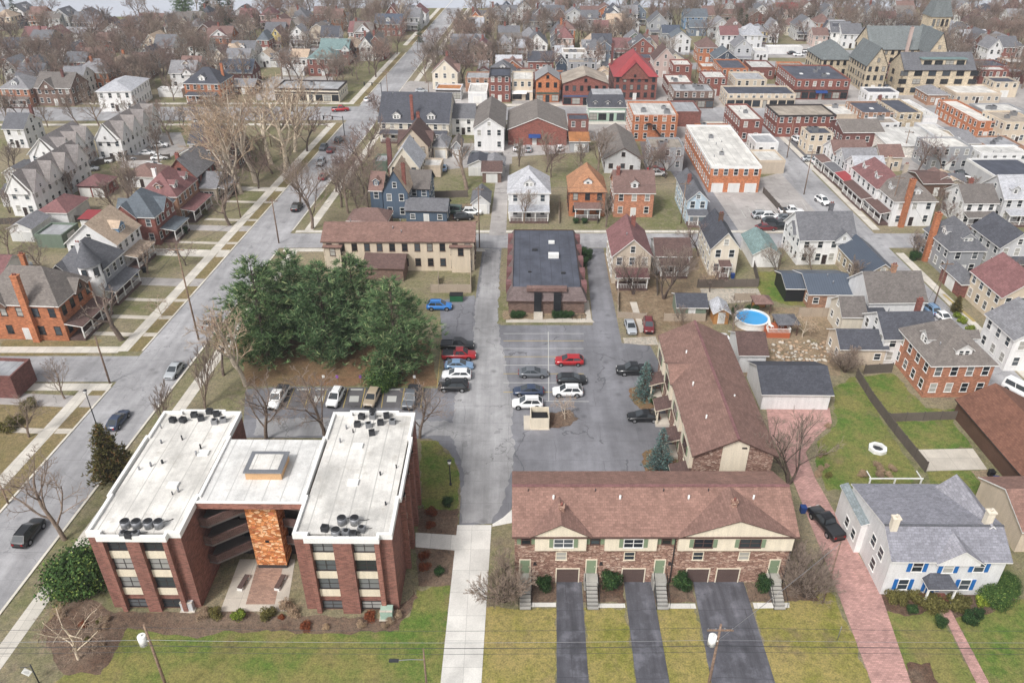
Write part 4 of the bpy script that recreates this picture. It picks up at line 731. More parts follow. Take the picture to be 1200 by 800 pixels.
# the shopping street and the blocks behind it
rows([
 (886, 167, 913, 4.4, 8, 'f', 0, 'white', 'rflatgray', 'nod', 'small white flat block beside the long white roofed orange building', None, 'building'),
 (890, 188, 921, 3.6, 9, 'f', 0, 'tan', 'rwhite', 'nod now', 'low tan flat block by the right hand car park entrance', None, 'building'),
 (600, 93, 624.5, 7, 12, 'f', 0, 'beige', 'rwhite', 'sf@trimw aw@trimw,-.3,5', 'beige stone fronted shop with white ground floor awning', 'the beige stone shop', 'shop', 'shop_building'),
 (627, 94, 657, 7.4, 11, 'y', 2.6, 'orange', 'rgraymetal', 'sf@greenfront tb wd', 'orange brick gabled shop with dark green shop front', 'the orange gabled shop', 'shop', 'shop_building'),
 (659, 98, 714, 7.2, 14, 'y', 2.6, 'brickred', 'rgravel', 'sf@bluefront tb wd', 'wide brick shop with stepped gable and blue shop front', 'the wide brick shop with blue front', 'shop', 'shop_building'),
 (719, 90, 772, 7.8, 19, 'h', 6.5, 'brickred', 'rred', 'gf@1,9,-.05,brickred wd td c@maroon,.03,.8', 'tall brick hall under a steep red metal roof', 'the red roofed brick hall', 'hall', 'brick_hall'),
 (689, 126, 735, 4.4, 9, 'm', 3.6, 'mint', 'rchar', 'df@3,1.2,1,rchar sf@trimw', 'mint green shop with a dark mansard roof and white dormers', 'the mint green mansard shop', 'shop', 'shop_building'),
 (594, 152, 666, 4.6, 20, 'y', 3.4, 'brickred', 'rgb', 'aw@blueaw,-.1,3.4 now d@-.1 gar@0', 'red brick hall with a broad gray gable roof and blue awning', 'the broad gabled brick hall', 'hall', 'brick_hall'),
 (666, 140, 690, 6.4, 6, 'f', 0, 'brick', 'rflat', 'nod', 'narrow two storey red brick building with dark flat roof', None, 'building'),
 (667, 166, 692, 3.2, 5.5, 's', .9, 'gray', 'rorange', 'now gar@1', 'low gray extension with an orange roof in front of the narrow brick building', None, 'building'),
 (708, 186, 753, 4, 22, 'y', 2.8, 'grayw', 'rgb', 'tb d@.5', 'long pale shed with curved gray roof behind the shops', 'the long gray roofed shed', 'shed', 'storage_shed'),
 (742, 135, 795, 7.6, 15, 'f', 0, 'orange', 'rwhite', 'ac@3 nod', 'orange brick block with bright white flat roof and black fire stairs', 'the white roofed orange brick block', 'building'),
 (834, 195, 893, 6.6, 35, 'f', 0, 'orange', 'rwhite', 'ac@2 gar@3 pipe@5 cop@trimw', 'very long orange brick building with a white flat roof', 'the long white roofed orange building', 'building'),
 (868, 140, 895, 6.6, 17, 'f', 0, 'brickred', 'rwhite', 'pipe@3 d@0 ac@1', 'narrow red brick block with white flat roof and chimney pipe', 'the narrow white roofed brick block', 'building'),
 (791, 131, 822, 4.6, 13, 'f', 0, 'brick', 'rflatgray', 'now nod', 'low brick annex with a pale gray flat roof', None, 'building'),
 (790, 107, 838, 5.6, 11, 'f', 0, 'brownbrick', 'rflatgray', 'sf@trimdark ac@5', 'brown brick shop with flat gray roof full of dark air units', 'the shop with dark roof units', 'shop', 'shop_building'),
 (846, 80, 877, 6.6, 15, 'f', 0, 'orange', 'rflat', 'sf', 'orange two storey corner building with dark flat roof', 'the orange corner building', 'building'),
 (838, 69, 866, 4.6, 10, 'y', 3, 'navy', 'rslateblue', '', 'navy gabled house behind the orange corner building', None),
 (853, 110, 933, 4.6, 11, 'f', 0, 'beige', 'rflat', 'sf@beige', 'long beige single storey shop with dark flat roof', 'the long beige shop', 'shop', 'shop_building'),
 (933, 93, 997, 6.8, 22, 'f', 0, 'brickred', 'rflat', 'ac@3 aw@blueaw,0,4 sky@2 sf', 'large red brick building with dark flat roof and blue door awning', 'the large dark roofed brick building', 'building'),
 (912, 135, 981, 6.4, 12, 'f', 0, 'brickred', 'rgravel', 'cop@trimdark d@.5', 'red brick building with gravel roof and dark roof edge', 'the gravel roofed brick building', 'building'),
 (963, 134, 1011, 3.4, 11, 'f', 0, 'tan', 'rwhite', 'now nod ac@1', 'low tan building with white flat roof beside the gravel roofed one', None, 'building'),
 (1011, 132, 1051, 4.8, 13, 'f', 0, 'tanbrick', 'rflat', 'sky@1 aw@trimw,-.2,4', 'tan brick building with dark roof, single skylight and white awning', None, 'building'),
 (1053, 132, 1082, 5.4, 16, 'f', 0, 'stone', 'rflat', 'c@brickred,.1,.95', 'stone fronted block with dark flat roof and brick chimney', None, 'building'),
 (1083, 136, 1100, 4.4, 19, 'f', 0, 'white', 'rwhite', 'pipe@2', 'narrow white building with a white flat roof', None, 'building'),
 (988, 155, 1038, 4.4, 12, 'x', 2, 'maroon', 'rgb', 'nod', 'dark red barn like workshop with gray roof', 'the dark red workshop', 'workshop'),
 (1041, 171, 1104, 3.4, 13, 's', 1.2, 'whitebrick', 'rwhite', 'now nod', 'long whitewashed building with sloping white roof', 'the long whitewashed building', 'building'),
 (1056, 160, 1093, 3.8, 7, 'f', 0, 'gray', 'rflatgray', 'ac@2 nod', 'small gray flat building with patched pale roof', None, 'building'),
 (1101, 162, 1126, 4.6, 15, 'f', 0, 'grayw', 'rwhite', 'gar@1 now', 'pale gray garage block with white roof and large door', 'the pale garage block', 'garage'),
 (1127, 168, 1151, 4, 15, 'x', 1.2, 'tan', 'rgray', 'now d@.5', 'tan brick shed with long gray roof beside the pale garage block', None, 'shed'),
 (1147, 142, 1171, 5.4, 24, 'f', 0, 'orange', 'rwhite', 'd@0', 'long orange brick block with white roof on the right', 'the orange block on the right', 'building'),
 (1121, 109, 1174, 3.6, 12, 'f', 0, 'tan', 'rwhite', '', 'low tan building with wide white roof near the school', None, 'building'),
 (1088, 111, 1114, 3.6, 10, 'h', 1.6, 'tanbrick', 'rgray', '', 'tan brick house with gray hipped roof in front of the school', None),
 (1156, 131, 1204, 4, 10, 'f', 0, 'gray', 'rwhite', 'now ac@2', 'gray flat building with white roof at the right edge', None, 'building'),
 (1178, 143, 1218, 6.4, 12, 'f', 0, 'beige', 'rgravel', 'ac@2', 'tall beige building cut by the right edge', None, 'building'),
 (1158, 172, 1202, 3.4, 10, 'f', 0, 'tanbrick', 'rflatgray', 'ac@3 gar@1 now', 'low brick workshop with pale roof and dark air units', None, 'workshop'),
 (1168, 207, 1232, 4.6, 14, 'f', 0, 'grayw', 'rflat', 'now cop@trimw', 'warehouse with a wide dark gray flat roof at the right edge', 'the dark roofed warehouse', 'warehouse'),
 (442, 144, 527, 5.6, 17, 'x', 6.5, 'cream', 'rchar', 'df@2,2.2,2,white pf@.95,rchar,8,2.2 c@brickred,.48,.05 pipe@3', 'large cream building with a huge charcoal roof and white columns', 'the charcoal roofed columned building', 'building'),
 (528, 139, 557, 5, 10, 'x', 3, 'white', 'rslate', '', 'white house with slate roof beside the columned building', None),
 (554, 150, 592, 6.6, 23, 'y', 2.8, 'white', 'rgb', 'nod', 'long white gable building with a taupe roof', 'the long white gable building', 'building'),
 (573, 89, 598, 8.6, 12, 'f', 0, 'brickred', 'rflat', 'cop@trimdark', 'three storey red brick block at the corner of the shops', 'the three storey brick block', 'building'),
 (464, 171, 503, 5.6, 11, 'y', 4.6, 'tan', 'rdkbrown', 'c@brickred,.5,.95 tb gw@1,5,0 ge@1,4,.2', 'steep brown gabled house with tall brick chimney', 'the steep brown gabled house'),
 (454, 196, 492, 5.2, 10, 'y', 5, 'cream', 'rlight', 'c@maroon,0,.3 wd', 'steep gray gabled house with ornate cream gable', 'the steep gray gabled house'),
 (494, 194, 516, 3, 6, 'f', 0, 'tan', 'rwhite', 'nod now', 'flat white roofed extension next to the steep gray gable', None, 'building'),
 (437, 189, 453, 3, 6, 'f', 0, 'greenw', 'rflatgray', 'nod', 'small flat gray building left of the steep gray gable', None, 'building'),
 (506, 172, 525, 3.4, 8, 'h', 1.8, 'cream', 'rgray', 'gar@1', 'small cream garage with gray hipped roof', None, 'garage'),
 (528, 172, 542, 3.2, 7, 'y', 1.6, 'gray', 'rgb', 'gar@1', 'small dark gray gabled garage behind the big bare tree', None, 'garage'),
 (505, 85, 537, 6, 9, 'y', 4.2, 'cream', 'rbrown', 'ge@1,4,0 c@brickred,.5,.8', 'cream house with brown cross gable roof behind the filling station', 'the cream cross gabled house'),
 (510, 104, 540, 3.8, 7, 'f', 0, 'white', 'rorange', 'sf', 'small white filling station with rusty red roof', 'the filling station', 'filling station', 'filling_station'),
 (527, 53, 567, 5.8, 9, 'x', 3.4, 'cream', 'rgray', 'df@1,2,1 pf@.8', 'cream house with broad gray roof and porch beyond the filling station', None),
 (581, 52, 601, 5.4, 8, 'h', 3, 'grayw', 'rgray', 'pf', 'pale gray house with hipped roof and dark porch', None),
 (358, 69, 395, 6.4, 10, 'h', 3.2, 'brickred', 'rgreen', 'ww', 'red brick house with pale green hipped roof', 'the green roofed brick house'),
 ('+', 373, 58, 409, 6, 9, 'x', 3.2, 'brickred', 'rgreen', 'gf@1,3,.8,white'),
 (394, 55, 421, 5, 10, 'h', 3, 'tanbrick', 'rtan', '', 'tan brick house with tan hipped roof behind the green roofed one', None),
 (419, 55, 437, 5.6, 10, 'y', 3.6, 'white', 'rslateblue', 'c@brickred,.2,.8', 'white gabled house with blue slate roof by the main road', None),
 (320, 104, 397, 4.4, 12, 'f', 0, 'cream', 'rflatgray', 'sf@trimdark cop@trimdark ac@2', 'long flat roofed shop with a dark fascia band', 'the flat shop with dark fascia', 'shop', 'shop_building'),
 (300, 67, 317, 4, 8, 'y', 2, 'white', 'rtan', '', 'small white gable house with tan roof left of the flat shop', None),
 (318, 67, 333, 4, 8, 'y', 2, 'white', 'rlight', '', 'small white gable house with pale roof behind the flat shop', None),
 (339, 67, 361, 4.4, 8, 'x', 2.2, 'white', 'rtan', '', 'white house with tan ridge roof left of the green roofed brick house', None),
 (330, 80, 356, 2.8, 6, 'f', 0, 'white', 'rwhite', 'gar@2 now', 'low white garage behind the flat shop', None, 'garage'),
 (438, 28, 471, 5.5, 9, 'x', 3.6, 'brickred', 'rnavy', 'df@1,2,1', 'brick house with navy roof beside the far main road', None),
 (450, 17, 467, 6, 8, 'y', 4, 'brickred', 'rmaroon', '', 'tall red brick gable house far along the main road', None),
 (300, 47, 315, 5.4, 9, 'h', 3, 'brickred', 'rslateblue', '', 'dark red house with blue gray roof near the yellow house', None),
 (315, 43, 331, 5.6, 8, 'y', 3.4, 'yellow', 'rbrown', 'pf', 'yellow gable house with brown roof', 'the yellow gable house'),
 (337, 41, 359, 5.8, 8, 'y', 3.4, 'white', 'rgray', 'pf', 'white gable house with gray roof right of the yellow one', None),
 (361, 39, 383, 5.8, 8, 'b', 3.6, 'tan', 'rgb', 'pf', 'tan gambrel roofed house in the far street', None),
 (366, 17, 384, 5, 9, 'x', 3, 'brickred', 'rbrown', '', 'brick house with brown roof among far bare trees', None),
])
rows([
 (111, 107, 153, 6.6, 17, 'h', 2, 'white', 'rlight', '', 'long white apartment house with pale gray hipped roof', 'the long white apartment house', 'apartment house', 'apartment_house', 3),
 (108, 163, 142, 6.2, 23, 'y', 4.2, 'white', 'rtaupe', 'ge@4,5.4,,white,.75 gf@1,5.5,-.1,white,.75', 'row of white gabled townhouses nearest the gravel car park', 'the right hand white townhouse row', 'townhouses', 'townhouse_row'),
 (4, 224, 38, 6.2, 24, 'y', 4.2, 'white', 'rtaupe', 'ge@4,5.6,,white,.75 gf@1,5,-.1,white,.7', 'row of white gabled townhouses nearest the left edge', 'the left hand white townhouse row', 'townhouses', 'townhouse_row'),
 (30, 181, 74, 6.2, 15, 'y', 4.2, 'white', 'rtaupe', 'ge@3,4.8,,white,.75 gf@1,5,0,white,.75', 'cluster of white gabled townhouses behind the nearest row', None, 'townhouses', 'townhouse_row'),
 (0, 151, 28, 5.6, 9, 'x', 3.2, 'white', 'rslate', 'c@maroon,.75,.9 c@maroon,.95,.7', 'white house with slate roof and two dark red chimneys', None),
 (83, 85, 127, 6.2, 12, 'h', 3.4, 'orange', 'rgray', 'c@orange,.4,.4 gf@1,4,-.7', 'wide golden brick house with gray hipped roof', 'the wide golden brick house'),
 ('+', 121, 78, 145, 6.8, 12, 'h', 2.6, 'orange', 'rtan', 'c@orange,.5,.7'),
 (38, 103, 83, 6, 11, 'x', 3.8, 'brownbrick', 'rgb', 'c@maroon,.7,.35 gf@1,5,-.3', 'brown brick house with gray roof and tall chimney on the far street', None),
 (-4, 104, 34, 6, 11, 'h', 3.2, 'brickorange', 'rgray', 'pf@.9,rgb df@1,2,2', 'orange brick house with white porch at the far left', None),
 (213, 98, 258, 6.2, 12, 'h', 4, 'orange', 'rchar', 'pf@.8,rchar,4,3 df@1,2,1 c@orange,.9,.6', 'orange brick house with dark hipped roof and dark front porch', 'the dark hipped orange house'),
 (255, 85, 296, 4.4, 9, 'x', 3.8, 'maroon', 'rnavy', 'df@4,1.5,1', 'house with a navy roof and four small dormers', None),
 (270, 101, 298, 3, 8, 'x', 1.6, 'brown', 'rgray', '', 'low house with flat pitched gray roof in front of the navy dormered one', None),
 (184, 104, 213, 2.9, 3.2, 'f', 0, 'white', 'rwhite', 'now nod', 'long white trailer like shed by the far street', None, 'shed'),
 (204, 87, 233, 4, 8, 'x', 2.2, 'cream', 'rgreen', 'c@brickred,.3,.5 c@brickred,.8,.5', 'cream house with pale green roof and two chimneys', None),
 (150, 76, 172, 5.5, 9, 'x', 3.4, 'brownbrick', 'rdkbrown', 'pf@.9,rslate', 'dark brown brick house with pillared porch', None),
 (160, 66, 181, 5, 9, 'y', 3, 'gray', 'rchar', '', 'house with black gable roof behind the dark brown brick house', None),
 (138, 57, 156, 5, 8, 'y', 3, 'white', 'rlight', '', 'white gable house with bluish white front on the far left', None),
 (148, 47, 165, 5, 8, 'h', 2.6, 'tan', 'rtan', '', 'tan stucco house with tan hipped roof on the far left', None),
 (68, 40, 98, 3.6, 10, 'x', 2, 'white', 'rlight', '', 'long low white house beneath the far left woods', None),
 (84, 62, 98, 6, 8, 'h', 3, 'orange', 'rbrown', '', 'tall orange house half behind a huge bare tree', None),
 (0, 80, 19, 5.5, 9, 'y', 3.2, 'grayw', 'rgray', '', 'gray white gable house at the far left edge', None),
 (20, 80, 45, 5.5, 9, 'y', 3.2, 'white', 'rslateblue', '', 'white gable house with blue gray roof at the far left', None),
 (21, 61, 41, 5, 8, 'y', 3, 'white', 'rbrown', '', 'white gable house with brown roof at the far left', None),
 (246, 68, 266, 5.5, 8, 'y', 3.2, 'tan', 'rbrown', '', 'tan gable house near the navy dormered house', None),
 (268, 61, 298, 5.6, 9, 'x', 3.4, 'grayw', 'rslate', 'df@1,2,1,white', 'pale gray house with slate roof and one white dormer', None),
 (240, 43, 262, 5, 8, 'x', 2.8, 'redpaint', 'rbrown', '', 'dark red house with brown roof in the far blocks', None),
 (258, 38, 275, 5, 9, 'y', 2.8, 'white', 'rgb', '', 'white gable house with taupe roof in the far row', None, 'house', None, None, 'small gable houses in the far row'),
 (276, 37, 292, 5, 9, 'y', 2.8, 'tan', 'rtan', '', 'beige gable house with pale brown roof in the far row', None, 'house', None, None, 'small gable houses in the far row'),
 (218, 31, 237, 5, 8, 'h', 2.6, 'cream', 'rgray', '', 'cream house with gray hipped roof left of the far dark conifers', None),
 (162, 26, 218, 4, 9, 'f', 0, 'tan', 'rtan', 'now', 'long low tan building above the river bank', None, 'building'),
 (653, 35, 675, 8, 9, 'h', 3, 'orange', 'rbrown', 'c@orange,.2,.4', 'tall orange brick house among bare trees behind the shops', None),
 (696, 33, 714, 5, 8, 'x', 2.6, 'brickred', 'rmaroon', '', 'low red brick house with maroon roof beyond the shops', None),
 (725, 30, 751, 4.6, 10, 'h', 3.4, 'brickred', 'rchar', '', 'red brick house with wide dark hipped roof beyond the shops', None),
 (760, 27, 784, 6.6, 9, 'y', 4, 'gray', 'rslate', 'pf@.8', 'tall gray Victorian house with white porch in the far centre', None),
 (601, 56, 624, 4.6, 9, 'x', 2.4, 'redpaint', 'rlight', 'pf@.9,rlight', 'dark red house with a pale metal roof and white porch', None),
 (618, 72, 650, 4.4, 9, 'x', 2.8, 'brickred', 'rchar', 'ww', 'red brick house with charcoal roof behind the orange gabled shop', None),
 (651, 76, 665, 4.4, 7, 'y', 2.4, 'navy', 'rchar', '', 'small navy gabled house behind the shops', None),
 (650, 62, 673, 3.4, 8, 'x', 2, 'white', 'rlight', '', 'low white house with pale roof behind the shops', None),
 (694, 58, 728, 3.2, 9, 'h', 2.4, 'brickred', 'rgreen', 'gar@2', 'brick bungalow with pale green gray roof', None),
 (733, 47, 755, 5.5, 8, 'y', 3, 'greenw', 'rgray', '', 'gray green gable house behind the red roofed hall', None),
 (766, 71, 794, 6.2, 10, 'y', 4.4, 'pinkw', 'rdkbrown', 'df@1,1.5,1', 'pale pink house with steep dark gable right of the red roofed hall', 'the pale pink steep gabled house'),
 (785, 46, 811, 5.5, 9, 'y', 3, 'white', 'rslateblue', '', 'white gable house with blue roof right of centre in the far blocks', None),
 (776, 39, 798, 4.5, 9, 'x', 2.6, 'gray', 'rnavy', '', 'house with navy ridge roof beside the white blue roofed house', None),
 (818, 56, 843, 6, 9, 'h', 3, 'orange', 'rbrown', '', 'round cornered orange house with brown hipped roof', None),
 (861, 55, 883, 7, 9, 'y', 3, 'grayw', 'rgray', 'pf@.9,rgray,3,2 pf@.9', 'tall pale gray house with balconies right of the orange corner building', None),
 (885, 60, 901, 3.8, 8, 'f', 0, 'white', 'rwhite', '', 'small white flat roofed shop beside the far car park', None, 'shop'),
 (802, 20, 830, 5.8, 9, 'x', 3, 'blue', 'rslateblue', 'pf', 'light blue house with blue roof in the far right blocks', None),
 (808, 32, 829, 4, 8, 'x', 2.6, 'bluegray', 'rslateblue', '', 'low slate blue house in front of the light blue one', None),
 (833, 11, 853, 5.4, 8, 'y', 3, 'white', 'rlight', '', 'white gable house with pale roof near the top of the photo', None),
 (880, 37, 901, 5, 8, 'h', 2.6, 'yellow', 'rgray', 'pf', 'pale yellow house with gray hipped roof on the far right', None),
 (901, 18, 919, 5.4, 8, 'x', 2.8, 'white', 'rgray', 'pf', 'white house with porch near the top right trees', None),
 (910, 11, 936, 5, 8, 'x', 2.6, 'pinkw', 'rred', '', 'pale house with a pink red roof near the top of the photo', None),
 (901, 34, 915, 6, 9, 'y', 3.4, 'white', 'rgray', '', 'narrow white gable house left of the far parked cars', None),
 (922, 30, 936, 4.5, 8, 'h', 2.4, 'cream', 'rbrown', '', 'small cream house with brown roof behind the parked cars', None),
 (957, 27, 976, 5.4, 9, 'h', 3, 'orange', 'rbrown', '', 'golden brick house left of the dark mansard', None),
 (972, 39, 999, 5.4, 11, 'm', 3.8, 'dark', 'rchar', 'df@3,1.2,1,white', 'dark mansard house with white dormers behind the school', 'the dark mansard house'),
 (953, 42, 972, 4.6, 8, 'x', 2.6, 'pinkw', 'rbrown', '', 'pinkish house with brown roof beside the dark mansard', None),
 (900, 55, 941, 3, 4, 'f', 0, 'white', 'rwhite', 'now nod', 'long white low building behind the far car park', None, 'building'),
 (1112, 43, 1127, 5, 8, 'y', 3, 'cream', 'rgray', '', 'cream gable house right of the church tower', None),
 (1128, 46, 1160, 5.4, 10, 'x', 3, 'white', 'rlight', 'c@brickred,.5,.6', 'white house with silvery roof right of the school', None),
 (1159, 57, 1177, 6.4, 9, 'y', 3.4, 'white', 'rgray', '', 'tall white gable house at the far right', None),
 (1183, 20, 1206, 5.4, 9, 'x', 3, 'white', 'rgray', '', 'white house cut by the top right edge', None),
 (1162, 30, 1180, 5, 8, 'h', 2.6, 'pinkw', 'rmaroon', '', 'pinkish house with maroon roof in the top right trees', None),
 (477, 45, 495, 5, 8, 'x', 2.6, 'brickred', 'rgb', '', 'low brick house with taupe roof just left of the far main road', None) if 0 else
 (555, 22, 577, 5.6, 9, 'x', 3, 'cream', 'rslate', '', 'cream house with slate roof deep in the central trees', None),
 (585, 12, 601, 5.6, 9, 'y', 3, 'blue', 'rnavy', '', 'blue house with navy roof near the top centre', None),
 (612, 25, 636, 5.4, 9, 'h', 2.8, 'gray', 'rgray', '', 'gray house with hipped roof in the central far trees', None),
 (560, 80, 573, 4, 7, 'x', 2, 'gray', 'rflatgray', '', 'small gray house beside the three storey brick block', None),
 (540, 30, 553, 5, 8, 'h', 2.6, 'tan', 'rbrown', '', 'small tan house with brown roof right of the far main road', None),
 (680, 16, 702, 5.4, 9, 'x', 2.8, 'white', 'rbrown', '', 'white house with brown roof at the top centre', None),
 (1030, 22, 1052, 5, 9, 'x', 2.6, 'white', 'rmaroon', '', 'white house with maroon roof in the trees left of the church tower', None),
 (405, 30, 425, 5.4, 8, 'h', 2.8, 'brownbrick', 'rgb', '', 'brown brick house left of the far main road', None),
 (190, 55, 212, 5, 8, 'x', 2.6, 'white', 'rgray', '', 'white house with gray roof in the far left trees', None),
 (110, 48, 132, 5, 8, 'x', 2.6, 'brickred', 'rbrown', '', 'red brick house with brown roof in the far left trees', None),
 (48, 22, 70, 5, 8, 'x', 2.6, 'grayw', 'rgb', '', 'pale house with taupe roof at the top left', None),
])
def hat(X, Y, py):
    """height at (X, Y) that shows at photo row py"""
    lo, hi = 0, 60
    for _ in range(40):
        m = (lo+hi)/2
        if PX((X, Y, m))[1] > py: lo = m
        else: hi = m
    return lo
def part(b, name, mats, par, **k): return b.build(name, mats, par, True, **k)
# ================================================================= brick apartment building with two white roofed blocks
BX, BY = -28.0, 58.0
ap = thing('apartment_building', 'brick apartment building of two white roofed blocks joined around an orange stone shaft', 'apartment building', (BX, BY, 0), R(-.6))
FOOT.append((BX, BY, 0, 15.8, 22)); LAND.append((290, 600, 'the white roofed brick apartments'))
mat('apbrick', 'brick', (146, 98, 86), .9, .15); mat('darkwall', 'plain', (70, 66, 66), .8); mat('shadewall', 'plain', (62, 56, 54), .8)
def block(x0, x1, inner, outer_bays):
    HT = 11.35
    part(MB().box(x0, x1, .6, 21.3, 0, HT-.7, 0, 't'), 'wall', ['apbrick'], ap)
    xl, xr = x0+1.25, x1-1.25; bw = 2.35; cp = (xr-xl-2*bw-1.0)
    xs = [(xl, xl+.5), (xl+.5+bw, xl+.5+bw+cp), (xr-.5, xr)]
    for a, b in xs: part(MB().box(a, b, 0, .598, 0, HT-.7, 0, 't'), 'pier', ['apbrick'], ap)
    bays = [(xl+.5, xl+.5+bw), (xl+.5+bw+cp, xr-.5)]
    for a, b in bays:
        part(MB().box(a+.002, b-.002, .15, .597, 10.45, HT-.7, 0, 't'), 'pier', ['apbrick'], ap)
        for k, z in enumerate((8.95, 6.2, 3.45, .35)):
            hh = 1.4 if k < 3 else 1.0
            window(ap, (a+b)/2, .58, z, 0, bw-.3, hh, 'd', True, None, 'blindglass')
            if k < 3: part(MB().box(a+.03, b-.03, .44, .59, z-1.2, z-.14), 'panel', ['creampanel'], ap)
    for s, yy in (((x1, 1), outer_bays), ((x0, -1), outer_bays if inner != 'w' else [])) if inner else ():
        X, sg = s
        if (inner == 'w' and sg > 0) or (inner == 'e' and sg < 0):
            for y in yy:
                for yb in (y-1.75, y+1.35): part(MB().box(min(X, X+sg*.6), max(X, X+sg*.6), yb, yb+.4, 0, HT-.7, 0, 't'), 'pier', ['apbrick'], ap)
                for z in (8.95, 6.2, 3.45, .7):
                    window(ap, X+sg*.02, y, z, R(90*sg), 2.3, 1.4, 'd', True)
                    part(MB().box(min(X, X+sg*.12), max(X, X+sg*.12), y-1.3, y+1.3, z-1.2, z-.14), 'panel', ['creampanel'], ap)
    # roof membrane, stepped white coping
    part(MB().box(x0+.3, x1-.3, .9, 21, HT-.9, HT-.32), 'roof', ['rwhite'], ap)
    q = MB(); o = [(x0-.06, .54), (xl-.05, .54), (xl-.05, -.06), (xr+.05, -.06), (xr+.05, .54), (x1+.06, .54), (x1+.06, 6), (x1+.3, 6), (x1+.3, 16.5), (x1+.06, 16.5), (x1+.06, 21.36), (x1-2, 21.36), (x1-2, 21.7), (x0+2, 21.7), (x0+2, 21.36), (x0-.06, 21.36), (x0-.06, 16.5), (x0-.3, 16.5), (x0-.3, 6), (x0-.06, 6)]
    cx = (x0+x1)/2; cy = 11
    inn = [(x+(.34 if x < cx else -.34), y+(.34 if y < cy else -.34)) for x, y in o]; n = len(o); z0, z1 = HT-.72, HT
    for i in range(n):
        j = (i+1) % n; A, B_, a, b = o[i], o[j], inn[i], inn[j]
        q.face([(*A, z1), (*B_, z1), (*b, z1), (*a, z1)]); q.face([(*A, z0), (*B_, z0), (*B_, z1), (*A, z1)]); q.face([(*b, z0), (*a, z0), (*a, z1), (*b, z1)]); q.face([(*B_, z0), (*A, z0), (*a, z0), (*b, z0)])
    part(q, 'coping', ['whitecoping'], ap)
mat('hatchtan', 'plain', (196, 160, 122), .8, .2); mat('stepgray', 'plain', (172, 170, 164), .8, .25); mat('riser', 'plain', (92, 90, 88), .8, .2); mat('whitecoping', 'plain', (236, 235, 232), .6, .06, rnd=.1)
block(-15.6, -6.0, 'e', (8.2, 11.9, 15.6)); block(5.6, 15.7, 'w', (8.2, 11.9, 15.6))
HT = 11.35
part(MB().box(-5.99, 5.59, 8.6, 15.9, 0, HT-.6, 0, 't'), 'wall', ['shadewall'], ap); part(MB().box(-5.99, 5.59, 5.2, 16.1, HT-.59, HT-.25), 'roof', [mat('rwhitelink', 'membrane', (240, 239, 235), .75, .1)], ap)  # link wall coloured dark to paint the shade of the balcony recess
part(MB().box(-5.99, 5.59, 5.05, 5.19, HT-.95, HT-.12), 'coping', ['apbrick'], ap); part(MB().box(-5.99, 5.59, 5.0, 5.35, HT-.118, HT-.05), 'coping', ['whitecoping'], ap)
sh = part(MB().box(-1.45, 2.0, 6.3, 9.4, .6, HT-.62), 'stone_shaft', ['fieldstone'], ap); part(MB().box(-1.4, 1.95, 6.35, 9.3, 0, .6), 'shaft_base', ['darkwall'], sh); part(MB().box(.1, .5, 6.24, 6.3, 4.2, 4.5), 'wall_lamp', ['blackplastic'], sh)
mat('hatchtan', 'plain', (196, 160, 122), .8, .2)
hb = part(MB().box(-1.7, 2.3, 9, 12.4, HT-.25, HT+.75, 0, 't'), 'roof_hatch', ['hatchtan'], ap); q = MB().box(-1.85, 2.45, 8.85, 12.55, HT+.751, HT+.9); part(q, 'hatch_cover', ['metalgray'], hb); part(MB().box(-1.3, 1.9, 9.4, 12, HT+.901, HT+.93), 'hatch_glass', ['rwhite'], hb)
mat('shadebrick', 'brick', (98, 72, 68), .9, .2); mat('floorgray', 'plain', (112, 108, 106), .8, .2)  # parapet brick and slab darkened in colour for the shaded recess
for z in (2.85, 5.6, 8.35):
    for pts in (((-5.98, 4.7), (-5.0, 4.5), (-1.47, 7.0), (-1.47, 8.58), (-5.98, 8.58)), ((5.58, 7.2), (4.8, 7.1), (2.02, 7.6), (2.02, 8.58), (5.58, 8.58))):
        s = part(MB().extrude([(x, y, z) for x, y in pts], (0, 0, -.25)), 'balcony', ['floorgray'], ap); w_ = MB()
        for a, b in zip(pts[:2], pts[1:3]):
            A, B_ = Vector((*a, 0)), Vector((*b, 0)); d_ = (B_-A).normalized(); nn = Vector((-d_.y, d_.x, 0))*(.2 if pts[0][0] < 0 else -.2)
            w_.extrude([(*(A)[:2], z), (*(B_)[:2], z), (*(B_+nn)[:2], z), (*(A+nn)[:2], z)], (0, 0, 1.0))
        part(w_, 'parapet', ['shadebrick'], s)
    for x in (-4.2, -2.6): window(ap, x, 8.58, z+.1 if z > 3 else z, 0, 1.2, 1.9, 'd', False)
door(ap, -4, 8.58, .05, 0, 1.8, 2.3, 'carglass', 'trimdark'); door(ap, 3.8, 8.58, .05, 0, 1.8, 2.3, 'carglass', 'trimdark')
for x, y in ((-9.5, 4), (10.3, 4.6), (-8, 9.5), (9.7, 11)):
    part(MB().box(x-.6, x+.6, y+4-.45, y+4+.45, HT-.33, HT-.08), 'skylight', ['lampw'], ap)
for k in range(16):
    x = random.choice((random.uniform(-14.8, -7), random.uniform(6.5, 14.8))); y = random.uniform(4, 19)
    part(MB().cyl(x, y, HT-.33, HT+random.uniform(.1, .35), random.uniform(.06, .14), 8), 'vent_pipe', [random.choice(['metalgray', 'metaldark', 'blackplastic'])], ap)
